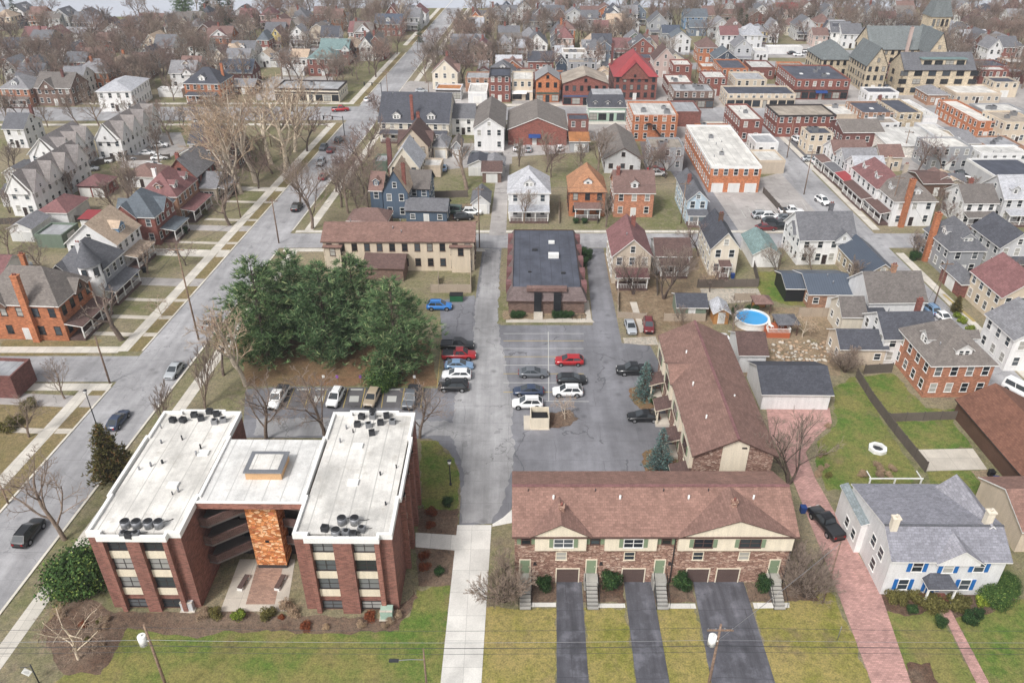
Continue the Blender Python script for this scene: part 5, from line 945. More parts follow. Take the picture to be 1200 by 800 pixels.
# roof air conditioners: separate things standing on the membrane
def condenser(px, py, kind, label, grp):
    p = W(px, py, HT-.3); t = thing('air_conditioner', label, 'air conditioner', (p.x, p.y, p.z), random.uniform(-.3, .3), grp); t.scale = (1, 1, 1) if kind == 'r' else (.72, .72, .7)
    if kind == 'r':
        part(MB().cyl(0, 0, 0, .85, .48, 16), 'casing', ['metalgray'], t); b = MB().cyl(0, 0, .85, .95, .46, 16, 0, .36); part(b, 'grille', ['metaldark'], t); part(MB().cyl(0, 0, .951, .985, .3, 12), 'fan', ['blackplastic'], t)
    else:
        part(MB().box(-.5, .5, -.42, .42, 0, .9), 'casing', ['metalgray' if kind == 'b' else 'metaldark'], t); part(MB().cyl(0, 0, .9, .95, .36, 14), 'grille', ['blackplastic'], t)
    part(MB().tube([(.4, .3, .3), (.9, .5, .15), (1.3, .8, .04)], .04, 5), 'hose', ['blackplastic'], t)
for x in (148, 161, 175, 187): condenser(x, 617, 'r', 'round gray condenser in the row of four at the front of the left white roof', 'condensers at the front of the left roof')
for x, y, k in ((146, 628, 'b'), (152, 629, 'd'), (160, 628, 'b')): condenser(x, y, k, 'small boxy unit at the front edge of the left white roof', 'small units at the front edge of the left roof')
for x, y, k in ((203, 494, 'd'), (215, 494, 'd'), (236, 492, 'd'), (228, 488, 'd'), (252, 496, 'b'), (254, 487, 'd'), (246, 484, 'd'), (262, 494, 'b')): condenser(x, y, k, 'dark boxy unit in the cluster at the back of the left white roof', 'units at the back of the left roof')
for x, y, k in ((401, 613, 'r'), (416, 613, 'r')): condenser(x, y, k, 'round gray condenser at the front of the right white roof', 'condensers at the front of the right roof')
for x, y, k in ((381, 621, 'd'), (394, 627, 'r'), (406, 626, 'b'), (414, 628, 'd'), (424, 622, 'b')): condenser(x, y, k, 'small unit among pipes at the front of the right white roof', 'small units at the front of the right roof')
for x, y, k in ((419, 499, 'd'), (424, 490, 'd'), (432, 500, 'b'), (437, 490, 'b'), (437, 484, 'd'), (446, 497, 'd'), (453, 489, 'd'), (460, 496, 'b'), (436, 509, 'd')): condenser(x, y, k, 'unit in the dense cluster at the back of the right white roof', 'units at the back of the right roof')
for px, lab in ((286, 'dark wooden bench on white blocks at the left of the courtyard'), (329, 'dark wooden bench on white blocks at the right of the courtyard')):
    p = W(px, 684); t = thing('courtyard_bench', lab, 'bench', p, R(80)); part(MB().box(-1, 1, -.28, .28, .4, .5), 'seat', ['garagebrown'], t)
    for s in (-.85, .85): part(MB().box(s-.18, s+.18, -.3, .3, 0, .398), 'support', ['lampw'], t)
for px, py, lab in ((222, 712, 'pale electrical cabinet beside the left apartment block'), (454, 722, 'pale green electrical cabinet on a pad beside the right apartment block')):
    p = W(px, py); t = thing('utility_box', lab, 'utility box', p); part(MB().box(-.65, .65, -.5, .5, .12, 1.3), 'cabinet', ['mint' if px > 300 else 'grayw'], t); part(MB().box(-.68, .68, -.53, -.3, 1.3, 1.36).box(-.8, .8, -.65, .65, 0, .118), 'plinth', ['pad'], t)
# ================================================================= front row of townhouses
th = thing('townhouse_row', 'row of four brick and cream townhouses with garages under a reddish brown roof', 'townhouses', (0, 62.3, 0), 0)
FOOT.append((15.7, 62.3, 0, 15.7, 10)); LAND.append((770, 620, 'the front brick townhouses')); LAND.append((850, 470, 'the side townhouse wing'))
L_, D_ = 31.1, 9.6
b = MB().extrude([(.3, 0, 0), (.3, D_, 0), (.3, D_, 7.72), (.3, D_/2, 9.95), (.3, 0, 7.72)], (L_-.6, 0, 0)); part(b, 'wall', ['townbrick'], th)
b = MB(); s = 2.35/4.8
b.slab([[(0, -.55, 7.62), (L_, -.55, 7.62), (L_, D_/2, 10.12), (0, D_/2, 10.12)], [(0, D_/2, 10.12), (L_, D_/2, 10.12), (L_, D_+.5, 7.7), (0, D_+.5, 7.7)]], .2); ro = part(b, 'roof', ['rtown', 'trimbrown'], th)
part(MB().box(0, L_, D_/2-.18, D_/2+.18, 10.12, 10.2), 'ridge_cap', ['rmaroon'], ro)
for i, x in enumerate((4.6, 12.0, 19.6, 26.8)): part(MB().cyl(x, 3.4, 9.2, 9.95, .12, 8), 'vent_pipe', ['lampw'], ro)
for x in (1.8, 9.3, 16.9, 21.9): part(MB().cyl(x, 4.2, 9.6, 10.25, .05, 6), 'vent_pipe', ['metaldark'], ro)
def bay(x0, x1, z0=5.45, z1=7.42, y=-.5): return part(MB().box(x0, x1, y, -.002, z0, z1), 'panel', ['creampanel'], th)
bay(2.5, 8.1); bay(10.1, 15.8); bay(18.1, 30.6, 5.45, 7.42)
dormer(th, 5.25, -.55, 7.5, 0, 6.3, .3, 1.75, 4.6, 'creampanel', 'rtown', 0, 'gable', 'b', True, 'trimbrown'); dormer(th, 24.3, -.55, 7.2, 0, 12.2, .55, 2.35, 5.2, 'creampanel', 'rtown', 0, 'gable', 'b', True, 'trimbrown')
for x in (5.4, 24.1): chimney(th, x, 1.6, 8.4, 10.2 if x < 10 else 10.9, 'townbrick', .55)
for x, w_ in ((5.6, 2.0), (13.2, 2.0), (20.8, 1.9), (25.9, 2.2)): window(th, x, -.5, 6.05, 0, w_, 1.15, 'w' if x < 15 else 'b', True, 'shutgreen')
for x in (1.55, 9.1, 16.9): window(th, x, -.01, 6.05, 0, .9, 1.15, 'b', True, 'shutgreen')
for x in (5.45, 13.0, 20.6, 25.7): window(th, x, -.01, 3.65, 0, 1.05, 1.1, 'c', True)
for x in (6.25, 13.65, 20.9, 24.3): door(th, x, -.01, .05, 0, 2.45, 2.1, 'garagebrown', 'creampanel', 'garage_door')
for i, x in enumerate((1.45, 8.85, 16.5, 29.3)):
    door(th, x, -.01, 1.5, 0, 1.05, 2.05, 'shutgreen', 'creampanel')
    b = MB(); b.box(x-.75, x+.75, -1.25, -.01, 0, 1.45)
    for k in range(7):
        b.box(x-.6, x+.6, -1.25-.38*(k+1), -1.252-.38*k, 0, 1.26-.19*k, 1); b.box(x-.6, x+.6, -1.25-.38*(k+1)-.02, -1.252-.38*k, 1.262-.19*k, 1.3-.19*k, 0)
    st = part(b, 'steps', ['stepgray', 'riser'], th)
    for sx in (-.72, .72): part(MB().tube([(x+sx, -.1, 2.4), (x+sx, -1.2, 2.4), (x+sx, -3.9, 1.0), (x+sx, -3.9, .1)], .035, 5).tube([(x+sx, -1.2, 1.4), (x+sx, -1.2, 2.4)], .03, 5), 'handrail', ['blackplastic'], st)
    if i < 3: window(th, x+1.1, -.005, 2.9, 0, .12, .25, 'd', False)
for x in (17.85, 30.7): part(MB().box(x-.06, x+.06, -.16, -.02, 0, 7.5), 'downpipe', ['trimdark'], th)
part(MB().box(0, L_, -.72, -.56, 7.5, 7.62), 'gutter', ['trimbrown'], th)
for x in (3, 7, 11, 15, 19, 23, 28): window(th, x, D_, 5.6, R(180), 1.2, 1.2, 'b', False); window(th, x, D_, 1.2, R(180), 1.2, 1.4, 'b', False)
# side wing
tw = thing('townhouse_wing', 'long townhouse wing at right angles with brown roof and cream gable end', 'townhouses', (27.4, 75.6, 0), R(-.6)); FOOT.append((27.4, 75.6, 0, 5, 28))
w_, d_ = 9.6, 27.8
part(MB().extrude([(-w_/2, 0, 0), (w_/2, 0, 0), (w_/2, 0, 7.7), (0, 0, 10.15), (-w_/2, 0, 7.7)], (0, d_, 0)), 'wall', ['townbrick'], tw)
b = MB(); b.slab(roof_faces('y', w_, d_, 7.8, 2.5, .5), .2); ro = part(b, 'roof', ['rtown', 'trimbrown'], tw); part(MB().box(-.18, .18, -.5, d_+.5, 10.3, 10.38), 'ridge_cap', ['rmaroon'], ro)
part(MB().extrude([(-1.6, 0, 0), (1.6, 0, 0), (1.6, 0, 9.3), (0, 0, 10.0), (-1.6, 0, 9.3)], (0, -.12, 0)), 'panel', ['creampanel'], tw); part(MB().box(.7, 1.3, -.2, -.121, 8.6, 8.8), 'wall_vent', ['trimdark'], tw)
for y0, y1 in ((.8, 6.4), (8.2, 13.8), (15.4, 20.6), (21.8, 27)):
    part(MB().box(-w_/2-.5, -w_/2-.002, y0, y1, 4.7, 7.65), 'panel', ['creampanel'], tw)
    window(tw, -w_/2-.5, (y0+y1)/2, 5.5, R(-90), 2, 1.3, 'b', True, 'shutgreen'); window(tw, -w_/2-.01, (y0+y1)/2+1, 2.6, R(-90), 1.1, 1.2, 'c', True)
    y = y0+.6; door(tw, -w_/2-.01, y+.4, .9, R(-90), 1.05, 2.05, 'shutgreen', 'creampanel')
    porch(tw, -w_/2-.01, y+.6, R(-90), 2.6, 2.0, 3.0, 'rdkbrown', 2, 'pad', 'creampanel', True, .7)
    window(tw, w_/2, (y0+y1)/2, 5.2, R(90), 1.6, 1.3, 'b', True); window(tw, w_/2, (y0+y1)/2, 1.6, R(90), 1.6, 1.4, 'b', True)
dormer(tw, -w_/2-.5, 18, 7.2, R(-90), 5.4, .5, 1.4, 5.0, 'creampanel', 'rtown', 0, 'gable', 'b', True, 'trimbrown')
for x, y in ((-2.6, 5.5), (-2.9, 13), (-2.4, 21), (2, 10)): part(MB().cyl(x, y, 8.7, 9.5, .11, 8), 'vent_pipe', ['lampw'], ro)
# beige townhouses behind the pines
rows([(375, 283, 557, 6.5, 9.5, 'x', 2.0, 'beige', 'rtown', 'tb pipe@4 d@.93', 'long beige townhouse row with brown roof behind the tall pines', 'the beige townhouse row', 'townhouses', 'townhouse_row', 0),
 ('+', 424, 314, 474, 3.0, 6, 'x', 1.6, 'brownbrick', 'rdkbrown', 'tb now nod'), ('+', 526, 290, 553, 5.6, 1.4, 's', .1, 'beige', 'rtown', 'tb nod'), ('+', 377, 290, 400, 5.6, 1.2, 's', .1, 'beige', 'rtown', 'tb nod')])
# office with mansard
of = thing('office_building', 'single storey brown brick office with dark flat roof and brown mansard skirt', 'office', (6.2, 124.4, 0), R(-.8)); FOOT.append((6.2, 124.4, 0, 7.5, 28)); LAND.append((640, 320, 'the flat roofed office'))
ow, od = 13.6, 27.6
part(MB().box(-ow/2, ow/2, 0, od, 0, 2.85, 0, 't'), 'wall', ['brownbrick'], of)
b = MB(); a, c_, e0, e1 = -ow/2-.4, ow/2+.4, -.5, od+.4; A, B_, C_, E = -ow/2+.7, ow/2-.7, 1.2, od-.8; z0, z1 = 2.75, 4.75
b.slab([[(a, e0, z0), (c_, e0, z0), (B_, C_, z1), (A, C_, z1)], [(c_, e0, z0), (c_, e1, z0), (B_, E, z1), (B_, C_, z1)], [(c_, e1, z0), (a, e1, z0), (A, E, z1), (B_, E, z1)], [(a, e1, z0), (a, e0, z0), (A, C_, z1), (A, E, z1)]], .15); mat('rmauve', 'shingle', (122, 108, 106), .9, .15); part(b, 'mansard', ['rmauve', 'trimbrown'], of)
ro = part(MB().box(A+.02, B_-.02, C_+.02, E-.02, 4.2, 4.55), 'roof', ['rflat'], of); part(MB().box(-3.6, 3.6, .2, 1.3, 4.3, 5.0), 'canopy', ['rbrown'], of)
for x in (-1.6, 1.9): part(MB().box(x-.65, x+.65, -.62, .9, 0, 4.25), 'entrance', ['screen'], of)
for x, y, s_ in ((1.6, 14, 1), (1.4, 20.5, .6), (-2, 17, .5), (-3, 7.5, .3), (3.2, 7, .4)): part(MB().box(x-s_, x+s_, y-.6*s_, y+.6*s_, 4.55, 4.55+.8*s_), 'rooftop_unit', ['lampw' if s_ > .55 else 'metaldark'], ro)
for i in range(5):
    for sx, r_ in ((1, 90), (-1, -90)):
        part(MB().box(sx*(ow/2+.05)-.5, sx*(ow/2+.05)+.5, 3+i*5.2, 5+i*5.2, 2.5, 4.3), 'bay', ['rmaroon'], of); window(of, sx*ow/2, 1.8+i*5.2, .9, R(r_), 1.2, 1.5, 'b', True)
b = MB()
for k in range(4): b.box(-2.3, -.7, -.65-.4*(k+1), -.66-.4*k, 0, .7-.17*k)
part(b, 'steps', ['pad'], of)
for x in (4.6,): part(MB().tube([(x, -2.2, 0), (x, -2.2, 1), (x+2.4, -2.2, 1), (x+2.4, -2.2, 0)], .04, 5).tube([(x+.8, -2.2, 0), (x+.8, -2.2, 1)], .03, 5).tube([(x+1.6, -2.2, 0), (x+1.6, -2.2, 1)], .03, 5), 'handrail', ['metaldark'], of)
# white house with blue shutters
wh = thing('house', 'white house with blue shutters, silver gray roof and cream chimneys', 'house', (47.3, 60.5, 0), R(-.5)); FOOT.append((47.3, 60.5, 0, 8, 12)); LAND.append((1090, 630, 'the blue shuttered white house'))
mat('rslateg', 'shingle', (140, 150, 154), .9, .15); mat('rsilver', 'shingle', (150, 150, 158), .9, .15); w_ = 12.5; d_ = 11.6
part(MB().extrude([(-w_/2, 0, 0), (-w_/2, d_, 0), (-w_/2, d_, 5.6), (-w_/2, 2.9, 7.55), (-w_/2, 0, 5.6)], (w_, 0, 0)), 'wall', ['white'], wh)
b = MB(); x0, x1 = -w_/2-.2, w_/2+.35; b.slab([[(x0, -.4, 5.5), (x1, -.4, 5.5), (x1, 2.9, 7.68), (x0, 2.9, 7.68)], [(x0, 2.9, 7.68), (x1, 2.9, 7.68), (x1, d_+.3, 5.7), (x0, d_+.3, 5.7)]], .16); ro = part(b, 'roof', ['rsilver', 'trimw'], wh)
part(MB().box(x0, x1, 2.75, 3.05, 7.68, 7.74), 'ridge_cap', ['rslate'], ro)
dormer(wh, .9, -.46, 5.0, 0, 4.6, .6, 1.7, 3.4, 'white', 'rsilver', 0, 'gable')
part(MB().extrude([(3.6, 3.2, 0), (7.1, 3.2, 0), (7.1, 3.2, 5.9), (5.3, 3.2, 7.7), (3.6, 3.2, 5.9)], (0, 7.5, 0)), 'wall', ['white'], wh); b = MB(); b.slab([[(3.1, 2.6, 5.7), (5.3, 2.6, 7.9), (5.3, 11.2, 7.9), (3.1, 11.2, 5.7)], [(5.3, 2.6, 7.9), (7.5, 2.6, 5.7), (7.5, 11.2, 5.7), (5.3, 11.2, 7.9)]], .16); part(b, 'roof', ['rsilver', 'trimw'], wh)
part(MB().box(-w_/2-.7, -w_/2-.002, 6.2, 12.6, 0, 4.7), 'wall', ['white'], wh); b = MB(); b.slab([[(-w_/2-.95, 5.9, 4.6), (-w_/2-.01, 5.9, 5.0), (-w_/2-.01, 12.9, 5.0), (-w_/2-.95, 12.9, 4.6)]], .15); part(b, 'roof', ['rslateg', 'trimw'], wh)
chimney(wh, -5.6, 2.6, 6.8, 9.2, 'cream', .75, 1); chimney(wh, 5.0, 3.4, 6.8, 9.4, 'cream', .8, 1)
for x in (-3.2, .1, 3.5): window(wh, x, -.14 if x == .1 else -.01, 3.7, 0, 1.05, 1.45, 'w', True, 'shutblue')
for x in (-4.1, 2.7): window(wh, x, -.01, .9, 0, 1.05, 1.5, 'w', True, 'shutblue')
door(wh, -.9, -.01, .3, 0, 1.0, 2.1, 'shutblue', 'trimw')
for s_ in (-.85, .85): part(MB().box(-.9+s_-.18, -.9+s_+.18, -.08, -.01, .6, 2.2), 'shutter', ['shutblue'], wh)
b = MB(); b.slab([[(-2.3, -1.7, 2.7), (1.0, -1.7, 2.7), (.4, -.05, 3.5), (-1.6, -.05, 3.5)], [(1.0, -1.7, 2.7), (1.0, -.05, 2.7), (.4, -.05, 3.5)], [(-2.3, -.05, 2.7), (-2.3, -1.7, 2.7), (-1.6, -.05, 3.5)]], .12); pr = part(b, 'porch_roof', ['rchar', 'trimw'], wh)
for x in (-2.1, .8): part(MB().box(x-.09, x+.09, -1.6, -1.42, 0, 2.6), 'porch_post', ['trimw'], pr)
part(MB().box(-2.2, .9, -1.7, -.01, 0, .28), 'porch_step', ['brickred'], wh)
for y, z, w2 in ((2.2, 3.4, 1.0), (4.2, 3.3, 1.0), (3, .9, 1.0)): window(wh, -w_/2, y, z, R(-90), w2, 1.4, 'w', True)
for y in (7.4, 9.4): window(wh, -w_/2-.7, y, 1.2, R(-90), .9, 1.3, 'w', True)
for y in (3, 8): window(wh, w_/2+.85 if y > 3 else w_/2, y, 3.6, R(90), 1, 1.4, 'w', True)
# ================================================================= church and school group
mat('rteal', 'shingle', (120, 126, 127), .9, .15); mat('stoneblock', 'brick', (204, 189, 164), .9, .15)
rows([(1060, 82, 1145, 8.6, 12, 'x', 4.6, 'stoneblock', 'rslate', 'td now nod pipe@2', 'tan stone church and school with slate roofs and a tall blue spire', 'the stone church', 'church', 'stone_church', 0),
 ('+', 1016, 77, 1042, 9, 17, 'y', 6, 'stoneblock', 'rteal', 'td wd', ), ('+', 963, 70, 1004, 6.2, 18, 'h', 5, 'stoneblock', 'rteal', 'td wd nod'), ('+', 1020, 58, 1098, 8.5, 16, 'x', 7, 'stoneblock', 'rteal', 'td wd nod c@pinkw,.55,-.01'), ('+', 1088, 62, 1112, 9, 18, 'y', 7, 'stoneblock', 'rteal', 'td wd')])
ch = next(o for o in THINGS if o.name.startswith('stone_church')); p = W(1092, 64)
dm = part(MB().box(-6, 9, 1.6, 4.4, 9, 11.6), 'dormer', ['stoneblock'], ch); part(MB().box(-6.3, 9.3, 1.2, 4.6, 11.6, 11.85), 'dormer_roof', ['rgreen'], dm)
for i in range(4): put('window', win_mesh(2.6, 1.3, 'd', False)[0], dm, (-4.1+i*3.75, 1.6, 9.9))
for k, z in enumerate((1.0, 3.9, 6.6)):
    for i in range(6): put('window', win_mesh(2.5, 1.5, 'd', False)[0], ch, (-12+i*4.8, 0, z))
for z in (1.2, 4, 6.7):
    for y in (3, 8): put('window', win_mesh(1.6, 1.5, 'd', False)[0], ch, (-14.6, y, z), R(-90))
zt = hat(p.x, p.y, 20); q = p - ch.location
b = MB().box(q.x-4, q.x+4, q.y, q.y+8, 0, zt); tw_ = part(b, 'tower', ['stoneblock'], ch)
b = MB(); apx = (q.x, q.y+4, zt+15); c4 = [(q.x-4.4, q.y-.4, zt), (q.x+4.4, q.y-.4, zt), (q.x+4.4, q.y+8.4, zt), (q.x-4.4, q.y+8.4, zt)]
for i in range(4): b.face([c4[i], c4[(i+1) % 4], apx])
b.face(c4[::-1]); part(b, 'spire', ['rteal'], tw_); part(MB().tube([apx, (apx[0], apx[1], zt+17)], .12, 5), 'finial', ['metalgray'], tw_)
for i in range(4): put('belfry_opening', win_mesh(.9, 2.6, 'd', False)[0], tw_, (q.x-2.7+i*1.8, q.y, zt-3.6))
# houses that fill the far blocks, less distinct ones
rg = random.Random(21)
PAL = [('white', 'rgray', 'white'), ('white', 'rlight', 'white'), ('white', 'rbrown', 'white'), ('cream', 'rgb', 'cream'), ('tan', 'rbrown', 'tan'), ('gray', 'rslate', 'gray'), ('grayw', 'rgray', 'pale gray'), ('brickred', 'rgb', 'red brick'), ('brickred', 'rslate', 'red brick'), ('brownbrick', 'rdkbrown', 'brown brick'), ('bluegray', 'rslate', 'blue gray'), ('beige', 'rtan', 'beige'), ('orange', 'rbrown', 'orange brick'), ('grayw', 'rslate', 'pale gray'), ('white', 'rslate', 'white'), ('white', 'rchar', 'white'), ('pinkw', 'rmaroon', 'pinkish'), ('white', 'rmaroon', 'white')]
RN = dict(rgray='gray', rlight='silvery', rbrown='brown', rgb='taupe', rslate='slate', rdkbrown='dark brown', rtan='tan', rchar='charcoal', rmaroon='maroon')
def infill(x0, y0, x1, y1, n, small=0):
    k = t = 0
    while k < n and t < n*40:
        t += 1; px, py = rg.uniform(x0, x1), rg.uniform(y0, y1); p = W(px, py)
        q = [p+Vector((dx, dy, 0)) for dx in (-4.5, 0, 4.5) for dy in (0, 5, 10)]
        if small: q = [p+Vector((dx, dy, 0)) for dx in (-2.5, 2.5) for dy in (0, 5)]
        if any(blocked(v, 1.3) for v in q): continue
        k += 1; sm = small or rg.random() < .22; wl, rf, nm = rg.choice(PAL); wd = rg.uniform(5, 6.5) if sm else rg.uniform(7.5, 10); h = rg.uniform(2.8, 3.4) if sm else rg.choice((4.2, 5.4, 5.6, 6)); m = (H-h)/(F*SN+(py-400)*CS)
        rt = rg.choice('xyyhx' if not sm else 'xy'); rh = rg.uniform(1.2, 1.7) if sm else rg.uniform(2.6, 4)
        op = ('gar@%d nod now' % rg.choice((1, 2)) if sm else rg.choice(('pf', 'pf@.9', '', 'c@brickred,.5,.6', 'pf c@brickred,.3,.5', 'df@1,1.8,1' if rt != 'y' else '', 'gf@1,3.4,.4' if rt == 'x' else 'pf', 'de@1,1.6,1 dw@1,1.6,1')))
        a = W(px, py, h); house(px-wd/2/m, py, px+wd/2/m, h, rg.uniform(5.5, 7) if sm else rg.uniform(8, 11), rt, rh, wl, rf, op, None, '%s %s with %s %s' % (nm, 'garage' if sm else 'house', RN[rf], {'x': 'ridge roof', 'y': 'gable roof', 'h': 'hipped roof'}[rt]), 'garage' if sm else 'house', None, None, 'garages of the far blocks' if sm else 'houses of the far blocks')
def infill_flat(x0, y0, x1, y1, n):
    k = t = 0
    while k < n and t < n*60:
        t += 1; px, py = rg.uniform(x0, x1), rg.uniform(y0, y1); p = W(px, py); wd, dp = rg.uniform(6, 12), rg.uniform(6, 13)
        if any(blocked(p+Vector((dx*wd/2, dy*dp, 0)), .8) for dx in (-1, 0, 1) for dy in (0, .5, 1)): continue
        k += 1; h = rg.uniform(3.4, 7); m = (H-h)/(F*SN+(py-400)*CS); wl = rg.choice(('brickred', 'tanbrick', 'white', 'gray', 'brick', 'beige', 'orange')); rf = rg.choice(('rwhite', 'rflatgray', 'rflat', 'rgravel', 'rwhite')); pe = PX((p.x, p.y, h))[1]
        house(px-wd/2/m, pe, px+wd/2/m, h, dp, 'f', 0, wl, rf, rg.choice(('ac@2', 'sf ac@1', 'pipe@2', 'nod ac@3', 'gar@1 nod')), None, '%s flat block with %s roof' % ({'brickred': 'red brick', 'tanbrick': 'tan brick', 'brick': 'brick', 'orange': 'orange brick', 'gray': 'gray', 'white': 'white', 'beige': 'beige'}[wl], {'rwhite': 'white', 'rflatgray': 'pale gray', 'rflat': 'dark', 'rgravel': 'gravel'}[rf]), 'building', 'flat_roofed_block', None, 'flat roofed blocks of the shopping quarter')
infill_flat(780, 88, 1200, 150, 16); infill_flat(1040, 150, 1200, 200, 6); infill_flat(780, 88, 1200, 205, 14); infill_flat(590, 80, 800, 160, 6); infill_flat(440, 100, 600, 130, 4); infill_flat(850, 140, 1000, 180, 3); infill_flat(600, 110, 740, 150, 3)
infill(0, 12, 300, 70, 44); infill(0, 66, 110, 98, 6); infill(190, 60, 320, 92, 6); infill(300, 12, 440, 62, 18); infill(470, 14, 600, 60, 18); infill(500, 60, 600, 86, 4); infill(600, 10, 900, 58, 42); infill(600, 58, 720, 92, 6); infill(850, 10, 1200, 52, 38); infill(1090, 50, 1200, 102, 8); infill(0, 195, 120, 300, 4, 1); infill(160, 150, 290, 215, 3); infill(1040, 165, 1200, 232, 5, 1); infill(500, 150, 590, 205, 3, 1); infill(750, 40, 900, 90, 8); infill(1080, 260, 1200, 420, 3, 1)
# ================================================================= trees and shrubs
mat('barkgray', 'bark', (128, 114, 104)); mat('twig', 'bark', (146, 132, 122)); mat('barkpale', 'bark', (206, 194, 176)); mat('twigpale', 'bark', (178, 158, 138)); mat('twigred', 'bark', (142, 122, 114)); mat('barkdark', 'bark', (96, 84, 78))
mat('pine', 'leaf', (92, 118, 82), tip=(176, 186, 138)); mat('spruce', 'leaf', (92, 120, 122), tip=(150, 172, 170)); mat('yew', 'leaf', (72, 98, 54), tip=(146, 160, 86)); mat('arbor', 'leaf', (104, 100, 62), tip=(164, 118, 84)); mat('boxshrub', 'leaf', (48, 72, 44), tip=(90, 110, 64)); mat('limeshrub', 'leaf', (112, 128, 52), tip=(178, 184, 84)); mat('fir', 'leaf', (52, 72, 50), tip=(96, 108, 72)); mat('russet', 'leaf', (128, 72, 50), tip=(160, 100, 70)); mat('oliveshrub', 'leaf', (104, 100, 60), tip=(140, 132, 84)); mat('stalk', 'bark', (168, 146, 122))
def rnd_dir(d, ang, az):
    a = d.cross(Vector((0, 0, 1)) if abs(d.z) < .95 else Vector((1, 0, 0))).normalized(); b_ = d.cross(a)
    return (d*math.cos(ang) + (a*math.cos(az)+b_*math.sin(az))*math.sin(ang)).normalized()
def bare(seed, h, trunk=.28, kids=(8, 5, 5, 5), ang=(35, 60), ratio=(.62, .55, .5, .45), r0=.28, up=.12, stems=1, tw=.024, sides=(7, 5, 4, 3, 3), jit=.16):
    rg = random.Random(seed); T = MB(); K = MB(); mx = len(kids)
    def grow(p, d, L, r, lev, first=False):
        n = 5 if lev < 2 else 3; pts = [p]; dirs = [d]
        for i in range(n):
            d = (d + Vector((rg.gauss(0, jit), rg.gauss(0, jit), rg.gauss(0, jit*.6)+(up if lev else .02)))).normalized(); p = p + d*L/n; pts.append(p); dirs.append(d)
        rr = [max(tw*.55, r*(1-.62*i/n)) for i in range(n+1)]
        (T if lev < 2 else K).tube(pts, rr, sides[lev])
        if lev >= mx: return
        k = kids[lev]; t0 = trunk if lev == 0 else .22; az = rg.random()*6.28
        for i in range(k):
            t = t0 + (1-t0)*((i+rg.random()*.8)/k); q = min(t*n, n-.001); j = int(q); pp = pts[j].lerp(pts[j+1], q-j)
            az += 2.4 + rg.uniform(-.5, .5); a = R(rg.uniform(*ang))*(1.0 if lev == 0 else .95)
            l2 = L*ratio[lev]*(1.15-.6*(t-t0)/(1-t0) if lev == 0 else rg.uniform(.75, 1.15)*(1.1-.4*t)); r2 = max(tw, rr[j]*(.55 if lev == 0 else .6))
            if lev >= mx-2: r2 = tw*(1.3 if lev == mx-2 else .8)
            grow(pp, rnd_dir(dirs[j], a, az), l2, r2, lev+1)
    for s in range(stems):
        if stems == 1: grow(Vector((0, 0, -.1)), Vector((rg.gauss(0, .04), rg.gauss(0, .04), 1)).normalized(), h*.72, r0, 0)
        else:
            a = 6.28*s/stems+rg.random(); grow(Vector((math.cos(a)*.12, math.sin(a)*.12, -.1)), Vector((math.cos(a)*rg.uniform(.15, .45), math.sin(a)*rg.uniform(.15, .45), 1)).normalized(), h*.7, r0, 0)
    return T, K
def conifer(seed, h, rad, levels, per, tufts, blade, droop=.1, bw=.05, top=1.0, base=.1, nb=9, lift=.55, prof=1.0):
    rg = random.Random(seed); T = MB(); K = MB()
    T.tube([(0, 0, 0), (0, 0, h*.5), (0, 0, h*.97)], [h*.018, h*.012, .02], 7)
    for l in range(levels):
        f = (l+rg.random()*.7)/levels; z = h*(base+(1-base)*f)
        R0 = rad*((1-f)**prof if prof > 0 else math.sin(math.pi*min(1, .22+.78*f))**.7)*rg.uniform(.75, 1.12)+.12
        k = max(4, int(per*(1-f*.45))); az = rg.random()*6.28
        for i in range(k):
            a = az+6.28*i/k+rg.gauss(0, .2); L = R0*(rg.uniform(.7, 1.15) if prof > 0 else rg.uniform(.5, 1.25)); zd = -droop*L+rg.gauss(0, .1)
            tip = Vector((math.cos(a)*L, math.sin(a)*L, z+zd)); b0 = Vector((0, 0, z))
            T.tube([b0, b0.lerp(tip, .5)+Vector((0, 0, .05*L)), tip], [.05, .035, .015], 3)
            nt_ = max(2, int(tufts*L/rad*1.4))
            for q in range(nt_):
                t = .3+.7*(q+rg.random())/nt_; c = b0.lerp(tip, t)+Vector((rg.gauss(0, .13*L), rg.gauss(0, .13*L), rg.gauss(0, .06*L)))
                out = Vector((math.cos(a), math.sin(a), lift)).normalized()
                for _ in range(nb):
                    d = (out+Vector((rg.gauss(0, .7), rg.gauss(0, .7), rg.gauss(0, .5)))).normalized(); s = d.cross(Vector((rg.gauss(0, 1), rg.gauss(0, 1), rg.gauss(0, 1)))).normalized()*bw; bl = blade*rg.uniform(.6, 1.25)
                    K.face([c-s, c+s, c+d*bl+s*.35, c+d*bl-s*.35])
    return T, K
